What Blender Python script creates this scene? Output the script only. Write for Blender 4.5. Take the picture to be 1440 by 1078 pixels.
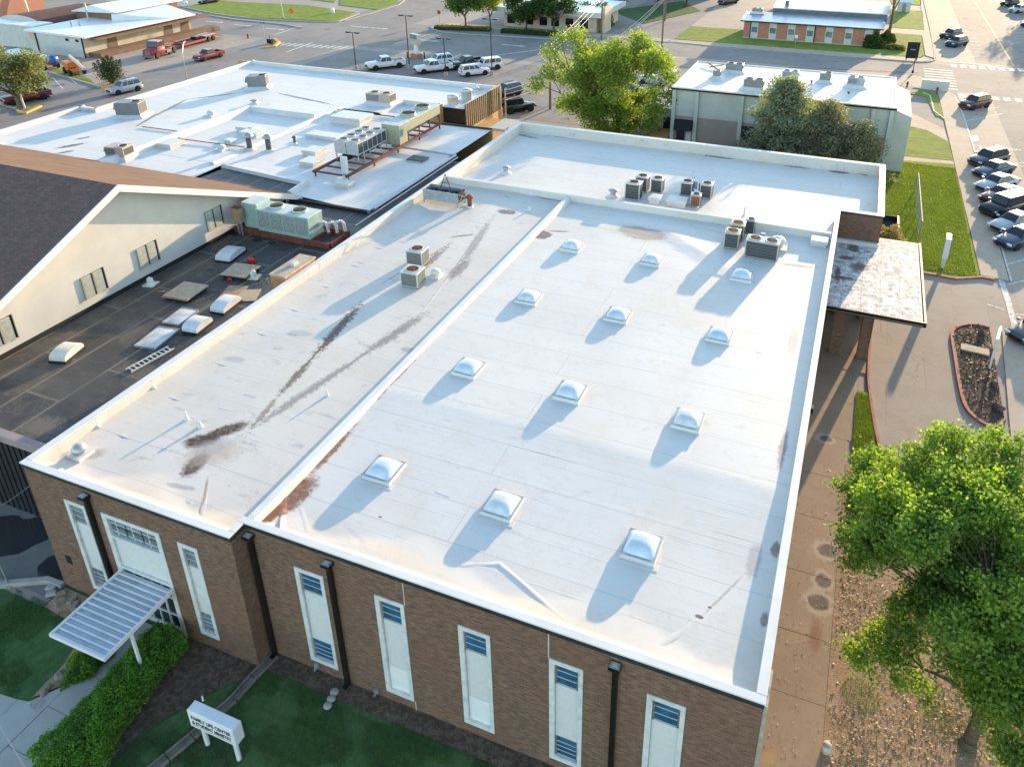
import bpy, bmesh, math, random
from mathutils import Vector, Matrix
R = math.radians
for o in list(bpy.data.objects):
    bpy.data.objects.remove(o, do_unlink=True)
scene = bpy.context.scene
col = scene.collection
random.seed(7)

# ---------------------------------------------------------------- camera
cam_data = bpy.data.cameras.new('camera')
cam = bpy.data.objects.new('camera', cam_data); col.objects.link(cam)
PITCH, YAW = R(24.693), R(-21.504)
fw = Vector((math.sin(YAW)*math.cos(PITCH), math.cos(YAW)*math.cos(PITCH), -math.sin(PITCH)))
rt = Vector((math.cos(YAW), -math.sin(YAW), 0)); upv = rt.cross(fw)
cam.matrix_world = Matrix(((rt.x, upv.x, -fw.x, 0), (rt.y, upv.y, -fw.y, 0), (rt.z, upv.z, -fw.z, 29.0), (0, 0, 0, 1)))
cam_data.sensor_width = 36.0
cam_data.lens = 1102.02/1440*36.0
cam_data.shift_x = -57.83/1440
cam_data.shift_y = -217.85/1440
cam_data.clip_start = 0.5; cam_data.clip_end = 2000
scene.camera = cam

# ---------------------------------------------------------------- sky, sun, exposure
SUN_EL, SUN_AZ = R(8.5), R(78.5)          # sun stands in direction (cos AZ, sin AZ) on the ground plan
world = bpy.data.worlds.new('World'); scene.world = world; world.use_nodes = True
wn = world.node_tree; wn.nodes.clear()
sky = wn.nodes.new('ShaderNodeTexSky'); sky.sky_type = 'NISHITA'; sky.sun_disc = False
sky.sun_elevation = SUN_EL; sky.sun_rotation = math.pi/2 - SUN_AZ
sky.altitude = 200; sky.air_density = 1.0; sky.dust_density = 0.3; sky.ozone_density = 1.2
bgn = wn.nodes.new('ShaderNodeBackground'); bgn.inputs[1].default_value = 0.15
wo = wn.nodes.new('ShaderNodeOutputWorld')
wn.links.new(sky.outputs[0], bgn.inputs[0]); wn.links.new(bgn.outputs[0], wo.inputs[0])
sd = bpy.data.lights.new('sun', 'SUN'); sd.energy = 2.9; sd.angle = R(0.55); sd.color = (1.0, 0.74, 0.45)
so = bpy.data.objects.new('sun', sd); col.objects.link(so)
sdir = Vector((math.cos(SUN_AZ)*math.cos(SUN_EL), math.sin(SUN_AZ)*math.cos(SUN_EL), math.sin(SUN_EL)))
so.rotation_euler = sdir.to_track_quat('Z', 'Y').to_euler(); so.location = (20, 60, 60)
scene.view_settings.view_transform = 'Standard'; scene.view_settings.look = 'None'
scene.view_settings.exposure = 2.06; scene.view_settings.gamma = 1.0
scene.view_settings.use_curve_mapping = False
scene.render.engine = 'CYCLES'
scene.render.resolution_x = 1024; scene.render.resolution_y = 766

# ---------------------------------------------------------------- materials
class NT:
    def __init__(s, name):
        s.m = bpy.data.materials.new(name); s.m.use_nodes = True
        s.t = s.m.node_tree; s.n = s.t.nodes; s.l = s.t.links
        s.b = s.n['Principled BSDF']; s.out = s.n['Material Output']
    def node(s, ty, **kw):
        n = s.n.new(ty)
        for k, v in kw.items(): setattr(n, k, v)
        return n
    def link(s, a, b): s.l.new(a, b)
    def pos(s):
        if not hasattr(s, '_p'): s._p = s.node('ShaderNodeNewGeometry').outputs['Position']
        return s._p
    def objc(s):
        if not hasattr(s, '_o'): s._o = s.node('ShaderNodeTexCoord').outputs['Object']
        return s._o
    def noise(s, vec, scale, detail=4, rough=0.55, sc3=None):
        if sc3:
            mp = s.node('ShaderNodeMapping'); s.link(vec, mp.inputs[0]); mp.inputs['Scale'].default_value = sc3; vec = mp.outputs[0]
        n = s.node('ShaderNodeTexNoise'); n.inputs['Scale'].default_value = scale
        n.inputs['Detail'].default_value = detail; n.inputs['Roughness'].default_value = rough
        s.link(vec, n.inputs['Vector']); return n.outputs['Fac']
    def ramp(s, v, a, b, lo=0.0, hi=1.0):
        n = s.node('ShaderNodeMapRange'); n.interpolation_type = 'SMOOTHSTEP'
        s.link(v, n.inputs[0])
        for i, x in enumerate((a, b, lo, hi)): n.inputs[i+1].default_value = x
        return n.outputs[0]
    def math(s, op, a, b=None):
        n = s.node('ShaderNodeMath', operation=op)
        for i, x in enumerate((a, b)):
            if x is None: continue
            if isinstance(x, (int, float)): n.inputs[i].default_value = x
            else: s.link(x, n.inputs[i])
        return n.outputs[0]
    def mix(s, f, a, b, mode='MIX'):
        n = s.node('ShaderNodeMix', data_type='RGBA', blend_type=mode)
        for i, x in ((0, f), (6, a), (7, b)):
            if isinstance(x, (int, float)): n.inputs[i].default_value = x
            elif isinstance(x, tuple): n.inputs[i].default_value = (*x[:3], 1)
            else: s.link(x, n.inputs[i])
        return n.outputs[2]
    def stain(s, c, base, x, y, rx, ry, ang=0, colr=(.06, .04, .03), st=.9, nz=None, amp=.9, soft=.5):
        mp = s.node('ShaderNodeMapping', vector_type='TEXTURE'); s.link(s.pos(), mp.inputs[0])
        mp.inputs['Location'].default_value = (x, y, 0); mp.inputs['Rotation'].default_value = (0, 0, R(ang)); mp.inputs['Scale'].default_value = (rx, ry, 1e4)
        ln = s.node('ShaderNodeVectorMath', operation='LENGTH'); s.link(mp.outputs[0], ln.inputs[0])
        v = ln.outputs['Value']
        if nz is not None: v = s.math('ADD', v, s.math('MULTIPLY', s.math('SUBTRACT', nz, .5), amp*2))
        if not hasattr(s, '_mott'): s._mott = s.ramp(s.noise(s.pos(), 5.5, 5, .7), .34, .62, .78, 1.0)
        f = s.math('MULTIPLY', s.math('MULTIPLY', s.ramp(v, 1.0, 1.0-soft), st), s._mott)
        return s.mix(f, base, colr)
    def bump(s, h, strength=.3, dist=.02):
        n = s.node('ShaderNodeBump'); n.inputs['Strength'].default_value = strength; n.inputs['Distance'].default_value = dist
        s.link(h, n.inputs['Height']); s.link(n.outputs[0], s.b.inputs['Normal'])
    def color(s, c):
        if isinstance(c, tuple): s.b.inputs['Base Color'].default_value = (*c[:3], 1)
        else: s.link(c, s.b.inputs['Base Color'])
    def set(s, rough=None, metal=None, spec=None, trans=None, coat=None):
        for k, v in (('Roughness', rough), ('Metallic', metal), ('Specular IOR Level', spec), ('Transmission Weight', trans), ('Coat Weight', coat)):
            if v is not None: s.b.inputs[k].default_value = v

def simple(name, c, rough=.7, var=.15, scale=3., metal=0., spec=.4, bump=0., world_space=False, dirt=None, coat=0):
    t = NT(name); v = t.pos() if world_space else t.objc()
    n1 = t.noise(v, scale, 5, .6)
    f = t.ramp(n1, .3, .7)
    a = tuple(x*(1-var) for x in c); b = tuple(min(.95, x*(1+var)) for x in c)
    cc = t.mix(f, a, b)
    if dirt:
        cc = t.mix(t.ramp(t.noise(v, scale*.45, 6, .7), .52, .75, 0, dirt[3]), cc, tuple(dirt[:3]))
    t.color(cc); t.set(rough, metal, spec, coat=coat)
    if bump: t.bump(t.noise(v, scale*6, 3), bump, .02)
    return t.m

MT = {}
def cracks(t, base, scale, colr, st):
    p = t.pos(); nz = t.node('ShaderNodeTexNoise'); nz.inputs['Scale'].default_value = 1.3; nz.inputs['Detail'].default_value = 4; t.link(p, nz.inputs['Vector'])
    ad = t.node('ShaderNodeVectorMath', operation='ADD'); sc = t.node('ShaderNodeVectorMath', operation='SCALE'); sc.inputs['Scale'].default_value = 1.1; t.link(nz.outputs['Color'], sc.inputs[0]); t.link(p, ad.inputs[0]); t.link(sc.outputs[0], ad.inputs[1])
    vo = t.node('ShaderNodeTexVoronoi', feature='DISTANCE_TO_EDGE'); vo.inputs['Scale'].default_value = scale; t.link(ad.outputs[0], vo.inputs['Vector'])
    f = t.math('SUBTRACT', 1.0, t.ramp(vo.outputs['Distance'], .0, .016*max(.5, scale*2)))
    f = t.math('MULTIPLY', f, t.ramp(t.noise(p, .11, 3, .5), .42, .6, 0, st)); return t.mix(f, base, colr)
def mats():
    S = simple
    MT['white'] = S('white_paint', (.72, .72, .71), .5, .06, 1.5, dirt=(.5, .47, .42, .4))
    MT['coping'] = S('white_coping', (.66, .645, .61), .5, .06, .7, world_space=True, dirt=(.48, .45, .40, .55))
    MT['coping_trim'] = S('dark_drip_edge', (.035, .03, .032), .45, .2, 2)
    MT['stone'] = S('white_surround', (.6, .61, .6), .7, .1, 3, dirt=(.3, .3, .29, .6))
    MT['panel'] = S('stucco_panel', (.62, .62, .60), .8, .05, 6, bump=.25, dirt=(.5, .48, .43, .5))
    MT['panel2'] = S('clean_panel', (.78, .78, .77), .5, .03, 3)
    MT['darkmetal'] = S('dark_bronze_metal', (.018, .016, .016), .35, .3, 4, metal=.3)
    MT['black'] = S('black_rubber', (.012, .012, .013), .8, .3, 5)
    MT['grey'] = S('grey_metal', (.24, .245, .24), .45, .1, 4, metal=.4, dirt=(.2, .19, .17, .4))
    MT['lightgrey'] = S('light_grey_cabinet', (.5, .5, .48), .5, .08, 3, dirt=(.3, .26, .2, .6))
    MT['beige'] = S('beige_cabinet', (.46, .42, .34), .5, .08, 3, dirt=(.3, .24, .16, .5))
    MT['tancab'] = S('tan_cabinet', (.5, .4, .31), .5, .08, 3, dirt=(.3, .22, .16, .4))
    MT['coil'] = S('coil_panel', (.075, .08, .085), .6, .25, 14, metal=.3)
    MT['coil_light'] = S('old_coil_panel', (.30, .34, .33), .7, .3, 9)
    MT['aqua'] = S('faded_green_cabinet', (.35, .50, .44), .55, .1, 2, dirt=(.3, .25, .16, .5))
    MT['aquatop'] = S('faded_cabinet_top', (.5, .55, .53), .6, .12, 2, dirt=(.35, .28, .2, .6))
    MT['steelblue'] = S('galvanised_blue_grey', (.36, .40, .43), .4, .15, 3, metal=.5, dirt=(.3, .22, .16, .3))
    MT['steelblue_pan'] = S('awning_metal', (.47, .52, .56), .4, .12, 1.2, metal=.25, dirt=(.30, .29, .28, .75))
    MT['rust'] = S('rusty_steel', (.20, .07, .035), .85, .35, 6, bump=.3, dirt=(.08, .035, .02, .8))
    MT['redoxide'] = S('red_oxide_beam', (.20, .06, .04), .8, .25, 3, dirt=(.1, .05, .035, .8))
    MT['wood'] = S('weathered_plywood', (.38, .26, .15), .85, .2, 2.5, dirt=(.22, .12, .05, .7))
    MT['woodlight'] = S('pale_plywood', (.45, .36, .26), .85, .15, 3, dirt=(.3, .19, .09, .7))
    MT['fiberglass'] = S('yellowed_fibreglass', (.62, .6, .53), .35, .1, 2, dirt=(.45, .38, .26, .6))
    MT['acrylic_w'] = S('milky_acrylic', (.62, .65, .66), .2, .08, 2, spec=.6)
    MT['tin'] = S('galvanised_tin', (.42, .43, .44), .38, .15, 5, metal=.6)
    MT['cream'] = S('cream_wall', (.56, .525, .475), .85, .05, .6, world_space=True, dirt=(.44, .405, .36, .5))
    MT['louver'] = S('louvre_grey_green', (.30, .30, .25), .5, .1, 4)
    MT['tanwall'] = S('tan_stucco', (.52, .32, .14), .85, .1, 1.2, world_space=True)
    MT['tanwall2'] = S('pale_tan_block', (.50, .42, .31), .85, .08, .8, world_space=True, dirt=(.3, .22, .15, .5))
    MT['brownwall'] = S('brown_wall', (.2, .12, .075), .85, .15, 1, world_space=True)
    MT['offwhite'] = S('off_white_wall', (.52, .52, .48), .85, .06, .8, world_space=True, dirt=(.35, .34, .3, .4))
    MT['sage'] = S('sage_stucco', (.48, .49, .41), .85, .06, .6, world_space=True, dirt=(.38, .38, .31, .4))
    MT['taupe'] = S('taupe_stucco', (.32, .255, .205), .85, .08, .6, world_space=True)
    MT['awning_black'] = S('black_canvas', (.012, .012, .014), .8, .2, 3)
    MT['redbrick_n'] = S('salmon_brick', (.40, .19, .125), .85, .16, 5, world_space=True, bump=.2)
    MT['whiteroof'] = S('white_metal_roof', (.7, .71, .72), .35, .05, .5, world_space=True, dirt=(.55, .55, .55, .5))
    MT['metalroof'] = S('standing_seam_roof', (.50, .54, .58), .3, .08, .6, metal=.5, world_space=True, dirt=(.35, .34, .33, .5))
    MT['redroof'] = S('rust_brown_roof', (.11, .05, .035), .8, .2, .8, world_space=True)
    MT['concrete_w'] = S('white_kerb_paint', (.55, .52, .46), .8, .2, 3, world_space=True, dirt=(.3, .27, .22, .7))
    MT['yellow'] = S('yellow_kerb_paint', (.62, .36, .04), .7, .15, 4, world_space=True)
    MT['redkerb'] = S('red_kerb_paint', (.33, .11, .08), .8, .25, 2.5, world_space=True, dirt=(.35, .24, .18, .8))
    MT['bark'] = S('bark', (.10, .075, .055), .95, .3, 6, bump=.6)
    MT['bark_l'] = S('light_bark', (.17, .135, .10), .95, .3, 5, bump=.5)
    MT['rock'] = S('sandstone_rock', (.28, .23, .18), .95, .25, 5, bump=.6)
    MT['tyre'] = S('tyre_rubber', (.014, .014, .015), .85, .2, 8)
    MT['rim'] = S('alloy_rim', (.38, .38, .39), .3, .1, 8, metal=.8)
    MT['chrome'] = S('grille_metal', (.3, .31, .32), .25, .1, 8, metal=.8)
    MT['lamp_lens'] = S('headlight_lens', (.65, .66, .66), .1, .05, 8, spec=.8)
    MT['tail'] = S('tail_light_lens', (.35, .02, .015), .2, .1, 8)
    MT['orange'] = S('orange_paint', (.62, .17, .025), .4, .1, 3)
    MT['blue'] = S('blue_paint', (.03, .12, .42), .35, .1, 3)
    MT['redplastic'] = S('red_plastic', (.62, .05, .035), .4, .1, 5)
    MT['teal'] = S('teal_sign_face', (.10, .22, .22), .4, .1, 2)
    MT['wire'] = S('wire', (.22, .2, .17), .6, .1, 2)
    MT['wire_b'] = S('bare_wire', (.5, .46, .38), .5, .1, 2)
    MT['mortarcap'] = S('concrete_cap', (.36, .34, .31), .9, .12, 2, bump=.3, world_space=True)
    MT['dripwhite'] = S('pipe_insulation', (.66, .65, .62), .7, .1, 5, dirt=(.4, .35, .3, .6))
    MT['ink'] = S('black_lettering', (.015, .015, .016), .6, .05, 3)
    MT['signwhite'] = S('sign_cabinet_white', (.72, .73, .74), .35, .04, 2, dirt=(.5, .5, .48, .3))
    MT['yellowbush'] = None
    # glass
    for nm, c, r_ in (('glass_dark', (.012, .016, .02), .06), ('glass_blue', (.03, .105, .19), .08), ('glass_car', (.015, .02, .025), .04), ('glass_pale', (.16, .2, .22), .15)):
        t = NT(nm); t.color(t.mix(t.ramp(t.noise(t.objc(), 2, 3), .3, .7), tuple(x*.7 for x in c), tuple(x*1.25 for x in c))); t.set(r_, 0, .7); MT[nm] = t.m
    # brick
    def brick(name, c1, c2, mort, bw=.205, bh=.0677):
        t = NT(name)
        sx = t.node('ShaderNodeSeparateXYZ'); t.link(t.pos(), sx.inputs[0])
        u = t.math('ADD', sx.outputs[0], sx.outputs[1])
        cb = t.node('ShaderNodeCombineXYZ'); t.link(u, cb.inputs[0]); t.link(sx.outputs[2], cb.inputs[1])
        bt = t.node('ShaderNodeTexBrick'); t.link(cb.outputs[0], bt.inputs['Vector'])
        bt.inputs['Scale'].default_value = 1; bt.inputs['Brick Width'].default_value = bw; bt.inputs['Row Height'].default_value = bh
        bt.inputs['Mortar Size'].default_value = .006; bt.inputs['Mortar Smooth'].default_value = .1; bt.inputs['Bias'].default_value = -.1
        bt.inputs['Color1'].default_value = (*c1, 1); bt.inputs['Color2'].default_value = (*c2, 1); bt.inputs['Mortar'].default_value = (*mort, 1)
        # per-course variation: noise stretched along the courses
        n1 = t.noise(cb.outputs[0], 1.0, 3, .7, (2.6, 13.0, 1.0))
        n2 = t.noise(cb.outputs[0], .22, 4, .6)
        cc = t.mix(t.ramp(n1, .40, .62), bt.outputs['Color'], t.mix(.6, bt.outputs['Color'], (.06, .042, .032)))
        cc = t.mix(t.ramp(t.noise(cb.outputs[0], 1.0, 2, .6, (3.1, 14.5, 1.0)), .58, .68, 0, .55), cc, (.32, .17, .10))
        cc = t.mix(t.ramp(n2, .45, .72, 0, .5), cc, (.175, .09, .058))
        t.color(cc); t.set(.88, 0, .25); t.bump(bt.outputs['Fac'], -.35, .006)
        MT[name] = t.m
    brick('brick', (.25, .138, .09), (.145, .082, .057), (.24, .18, .135))
    brick('brick_col', (.26, .15, .10), (.17, .10, .072), (.26, .22, .18))
    # ground-like materials
    t = NT('ground_concrete'); p = t.pos()
    a = t.mix(t.ramp(t.noise(p, .05, 5, .6), .35, .65), (.37, .315, .26), (.31, .27, .23))
    a = t.mix(t.ramp(t.noise(p, .6, 6, .7), .45, .75, 0, .5), a, (.26, .22, .185))
    a = t.mix(t.ramp(t.noise(p, 14, 3, .6), .35, .7, 0, .25), a, (.36, .33, .29))
    t.color(a); t.set(.9, 0, .3); t.bump(t.noise(p, 30, 3), .2, .01); MT['ground'] = t.m
    def slabby(name, c1, c2, w, h, joint, dirtc, off=.5, js=.018):
        t = NT(name); p = t.pos()
        bt = t.node('ShaderNodeTexBrick'); t.link(p, bt.inputs['Vector']); bt.offset = off
        bt.inputs['Scale'].default_value = 1; bt.inputs['Brick Width'].default_value = w; bt.inputs['Row Height'].default_value = h
        bt.inputs['Mortar Size'].default_value = js; bt.inputs['Mortar Smooth'].default_value = .2
        bt.inputs['Color1'].default_value = (*c1, 1); bt.inputs['Color2'].default_value = (*c2, 1); bt.inputs['Mortar'].default_value = (*joint, 1)
        a = t.mix(t.ramp(t.noise(p, .5, 6, .7), .42, .75, 0, .65), bt.outputs['Color'], dirtc)
        a = t.mix(t.ramp(t.noise(p, 9, 4, .65), .4, .75, 0, .3), a, tuple(x*1.25 for x in c1))
        a = cracks(t, a, .16, tuple(x*.45 for x in c1), .7); a = t.mix(t.ramp(t.noise(p, .9, 4, .6), .66, .74, 0, .5), a, tuple(x*.5 for x in c1))
        t.color(a); t.set(.88, 0, .3); t.bump(t.noise(p, 25, 3), .25, .008); return t, a
    t, a = slabby('driveway_concrete', (.37, .305, .245), (.345, .28, .225), 4.5, 4.5, (.27, .2, .15), (.30, .215, .155)); MT['drive'] = t.m
    t, a = slabby('lot_concrete', (.39, .325, .26), (.365, .30, .24), 6, 5, (.32, .26, .2), (.31, .245, .19)); MT['lot'] = t.m
    t = NT('asphalt'); p = t.pos()
    a = t.mix(t.ramp(t.noise(p, .08, 5, .65), .35, .68), (.22, .20, .185), (.29, .26, .23))
    a = t.mix(t.ramp(t.noise(p, .9, 5, .7, (1, .15, 1)), .52, .75, 0, .5), a, (.17, .16, .15))
    a = t.mix(t.ramp(t.noise(p, 40, 2, .6), .4, .7, 0, .3), a, (.25, .24, .225))
    a = cracks(t, a, .22, (.07, .068, .066), .8); a = cracks(t, a, .9, (.10, .096, .092), .35)
    a = t.mix(t.ramp(t.noise(p, .45, 3, .5), .64, .70, 0, .55), a, (.12, .115, .11))
    t.color(a); t.set(.9, 0, .3); t.bump(t.noise(p, 60, 2), .3, .008); MT['asphalt'] = t.m
    t = NT('marking_paint'); p = t.pos()
    t.color(t.mix(t.ramp(t.noise(p, 3.2, 6, .75), .46, .62), (.62, .6, .55), (.27, .25, .23))); t.set(.8); MT['marking'] = t.m
    t = NT('yellow_line_paint'); p = t.pos()
    t.color(t.mix(t.ramp(t.noise(p, 2.5, 6, .75), .5, .7), (.52, .30, .06), (.27, .22, .17))); t.set(.8); MT['yline'] = t.m
    t = NT('sidewalk_concrete'); p = t.pos()
    a = t.mix(t.ramp(t.noise(p, .4, 6, .65), .35, .7), (.50, .40, .30), (.43, .34, .255))
    a = t.mix(t.ramp(t.noise(p, 6, 5, .7), .5, .75, 0, .4), a, (.24, .19, .15)); t.color(a); t.set(.9, 0, .25); t.bump(t.noise(p, 40, 3), .2, .006); MT['walk'] = t.m
    t = NT('front_walk_concrete'); p = t.pos()
    a = t.mix(t.ramp(t.noise(p, .5, 6, .65), .35, .7), (.43, .41, .38), (.37, .35, .325))
    a = t.mix(t.ramp(t.noise(p, 5, 5, .7), .5, .78, 0, .4), a, (.29, .275, .25)); t.color(a); t.set(.9, 0, .25); t.bump(t.noise(p, 40, 3), .2, .006); MT['walk_f'] = t.m
    # east sidewalk with dried puddle rings
    t = NT('stained_sidewalk'); p = t.pos(); nz = t.noise(p, .8, 4, .6); nz2 = t.noise(p, 2.5, 4, .6)
    a = t.mix(t.ramp(t.noise(p, .35, 6, .65), .35, .7), (.36, .255, .17), (.30, .21, .14))
    a = t.mix(t.ramp(t.noise(p, 5, 6, .7), .52, .75, 0, .5), a, (.19, .12, .075))
    for (x, y, rx, ry) in (PUD):
        a = t.stain(None, a, x, y, rx*1.55, ry*1.5, 0, (.46, .37, .27), .85, nz2, .45, .35)
        a = t.stain(None, a, x, y, rx, ry, 0, (.085, .07, .062), .9, nz2, .35, .35)
    a = t.stain(None, a, 1.9, 24.8, .35, 1.2, 0, (.2, .07, .03), .6, nz, .8, .7)
    a = t.stain(None, a, .75, 19.2, .5, .6, 0, (.42, .27, .12), .8, nz, .5, .7)
    t.color(a); t.set(.88, 0, .3); t.bump(t.noise(p, 30, 3), .25, .006); MT['walk_e'] = t.m
    # soils and lawns
    t = NT('dirt'); p = t.pos()
    a = t.mix(t.ramp(t.noise(p, .5, 6, .7), .35, .65), (.36, .24, .15), (.44, .30, .20))
    a = t.mix(t.ramp(t.noise(p, 7, 5, .7), .42, .7, 0, .7), a, (.25, .165, .10))
    a = t.mix(t.ramp(t.noise(p, 1.3, 5, .7), .62, .72, 0, .7), a, (.10, .13, .03))
    t.color(a); t.set(.97, 0, .1); t.bump(t.noise(p, 9, 6, .7), .9, .06); MT['dirt'] = t.m
    t = NT('mulch'); p = t.pos()
    a = t.mix(t.ramp(t.noise(p, 5, 6, .75), .38, .66), (.085, .058, .042), (.20, .145, .105))
    a = t.mix(t.ramp(t.noise(p, 1.2, 4, .6), .45, .7, 0, .6), a, (.09, .07, .055))
    t.color(a); t.set(.97, 0, .1); t.bump(t.noise(p, 8, 6, .75), 1, .08); MT['mulch'] = t.m
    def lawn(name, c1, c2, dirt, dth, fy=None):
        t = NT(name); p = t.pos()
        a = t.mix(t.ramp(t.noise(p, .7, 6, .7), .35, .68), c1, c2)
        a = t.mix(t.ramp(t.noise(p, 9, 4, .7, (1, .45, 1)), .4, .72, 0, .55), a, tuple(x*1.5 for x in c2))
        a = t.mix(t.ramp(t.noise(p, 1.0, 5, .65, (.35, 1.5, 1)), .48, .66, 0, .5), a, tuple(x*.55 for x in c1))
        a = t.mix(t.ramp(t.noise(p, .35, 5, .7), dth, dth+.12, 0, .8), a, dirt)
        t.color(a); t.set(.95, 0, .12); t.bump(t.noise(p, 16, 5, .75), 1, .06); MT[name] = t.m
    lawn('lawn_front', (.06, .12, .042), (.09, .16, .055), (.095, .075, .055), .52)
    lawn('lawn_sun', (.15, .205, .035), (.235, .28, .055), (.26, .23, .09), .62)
    # roof membranes
    def membrane(name, c1, c2, stains, row=1.85, bw=31., swap=False, seam=(.44, .435, .43), smudge=(.36, .35, .345), sm=.55, js=.022):
        t = NT(name); p = t.pos(); nz = t.noise(p, 1.1, 6, .7); nzf = t.noise(p, 4, 6, .75)
        bt = t.node('ShaderNodeTexBrick'); vec = p
        if swap:
            sx = t.node('ShaderNodeSeparateXYZ'); t.link(p, sx.inputs[0]); cb = t.node('ShaderNodeCombineXYZ')
            t.link(sx.outputs[1], cb.inputs[0]); t.link(sx.outputs[0], cb.inputs[1]); vec = cb.outputs[0]
        t.link(vec, bt.inputs['Vector'])
        bt.inputs['Scale'].default_value = 1; bt.inputs['Brick Width'].default_value = bw; bt.inputs['Row Height'].default_value = row
        bt.inputs['Mortar Size'].default_value = js; bt.inputs['Mortar Smooth'].default_value = .6 if js < .1 else 1.0; bt.offset = .37 if bw > 3 else 0
        bt.inputs['Color1'].default_value = (*c1, 1); bt.inputs['Color2'].default_value = (*c2, 1); bt.inputs['Mortar'].default_value = (*seam, 1)
        # sheet tones with the seam lines between them
        a = bt.outputs['Color']
        a = t.mix(t.ramp(t.noise(p, .16, 5, .6), .40, .68, 0, .35), a, tuple(x*.86 for x in c2))
        a = t.mix(t.ramp(t.noise(p, 1.0, 4, .6, (.35, 5.5, 1)), .56, .74, 0, .28), a, tuple(x*.78 for x in c2))
        a = t.mix(t.ramp(t.noise(p, 1.0, 6, .72, (.75, 1.5, 1)), .58, .70, 0, sm), a, smudge)
        a = t.mix(t.ramp(t.noise(p, 3.1, 4, .7, (.5, 1.3, 1)), .67, .74, 0, sm), a, tuple(x*.7 for x in smudge))
        rn = t.noise(p, .33, 5, .6)
        rb = t.math('SUBTRACT', 1.0, t.ramp(t.math('ABSOLUTE', t.math('SUBTRACT', rn, .53)), .0, .012))
        a = t.mix(t.math('MULTIPLY', rb, .22 if sm < .8 else .5), a, tuple(x*.72 for x in (c2[0], c2[1]*.95, c2[2]*.88)) if sm < .8 else smudge)
        a = t.mix(t.ramp(t.noise(p, .21, 6, .7), .46, .70, 0, .55), a, (c2[0]*.90, c2[1]*.855, c2[2]*.77) if c2[0] > .2 else (.19, .17, .14))
        a = t.mix(t.ramp(t.noise(p, 7, 3, .6), .66, .76, 0, .25), a, smudge)
        for st in stains:
            a = t.stain(None, a, *st[:4], st[4], st[5], min(1, st[6]*1.1), nz if st[7] == 0 else nzf, (st[8] if len(st) > 8 else .9)*.85, (st[9] if len(st) > 9 else .5)*.85)
        t.color(a); t.set(.55, 0, .35)
        t.bump(t.math('ADD', t.noise(p, 1.0, 4, .6, (.12, 6.0, 1)), t.noise(p, .5, 4, .6)), .12, .03); MT[name] = t.m
    DK, BR, MV, GY = (.045, .022, .014), (.17, .075, .04), (.17, .11, .09), (.30, .285, .275)
    membrane('membrane_west', (.62, .575, .515), (.605, .56, .505), STW, smudge=(.36, .345, .335), sm=.75)
    membrane('membrane_main', (.655, .625, .58), (.635, .605, .565), STM, sm=.32)
    membrane('membrane_north', (.67, .635, .585), (.65, .62, .57), STN, sm=.35)
    membrane('membrane_nw', (.72, .69, .65), (.70, .67, .63), STNW, sm=.18)
    t = NT('membrane_canopy'); p = t.pos(); bt = t.node('ShaderNodeTexBrick'); t.link(p, bt.inputs['Vector']); bt.offset = 0
    bt.inputs['Scale'].default_value = 1; bt.inputs['Brick Width'].default_value = 1.12; bt.inputs['Row Height'].default_value = .98; bt.inputs['Mortar Size'].default_value = .045; bt.inputs['Mortar Smooth'].default_value = .8
    bt.inputs['Color1'].default_value = (.68, .66, .64, 1); bt.inputs['Color2'].default_value = (.61, .59, .57, 1); bt.inputs['Mortar'].default_value = (.42, .40, .38, 1)
    a = t.mix(t.ramp(t.noise(p, 1.9, 4, .6), .47, .57, 0, .8), bt.outputs['Color'], (.37, .35, .335)); a = t.mix(t.ramp(t.noise(p, 2.6, 3, .6, (1.3, 1, 1)), .54, .62, 0, .85), a, (.20, .185, .175)); nzc = t.noise(p, 4, 6, .75)
    for st in STC: a = t.stain(None, a, *st[:4], st[4], st[5], 1.0, nzc, .7, .5)
    t.color(a); t.set(.7, 0, .25); t.bump(t.noise(p, 3, 4), .2, .02); MT['membrane_canopy'] = t.m
    membrane('membrane_black', (.048, .048, .05), (.062, .06, .059), STB, row=2.35, bw=8, swap=True, seam=(.20, .18, .15), smudge=(.15, .13, .105), sm=.85, js=.13)
    # shingles
    t = NT('shingle_shaded_south'); p = t.pos()  # roof split by light: this copy's colour is toned for the shaded south slope
    bt = t.node('ShaderNodeTexBrick'); t.link(p, bt.inputs['Vector']); bt.inputs['Scale'].default_value = 1
    bt.inputs['Brick Width'].default_value = .33; bt.inputs['Row Height'].default_value = .14; bt.inputs['Mortar Size'].default_value = .006
    bt.inputs['Color1'].default_value = (.135, .084, .078, 1); bt.inputs['Color2'].default_value = (.18, .115, .10, 1); bt.inputs['Mortar'].default_value = (.06, .043, .042, 1)
    a = t.mix(t.ramp(t.noise(p, 1.2, 5, .7), .4, .7, 0, .4), bt.outputs['Color'], (.09, .062, .062)); t.color(a); t.set(.95, 0, .2); t.bump(bt.outputs['Fac'], -.5, .01); MT['shingle'] = t.m
    # dome acrylic
    t = NT('clear_dome'); t.color(t.mix(t.ramp(t.noise(t.objc(), 1.6, 3), .35, .7), (.50, .57, .64), (.64, .69, .73))); t.set(.16, 0, .8); t.b.inputs['Coat Weight'].default_value = .6; t.b.inputs['Coat Roughness'].default_value = .05; MT['dome'] = t.m
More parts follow.
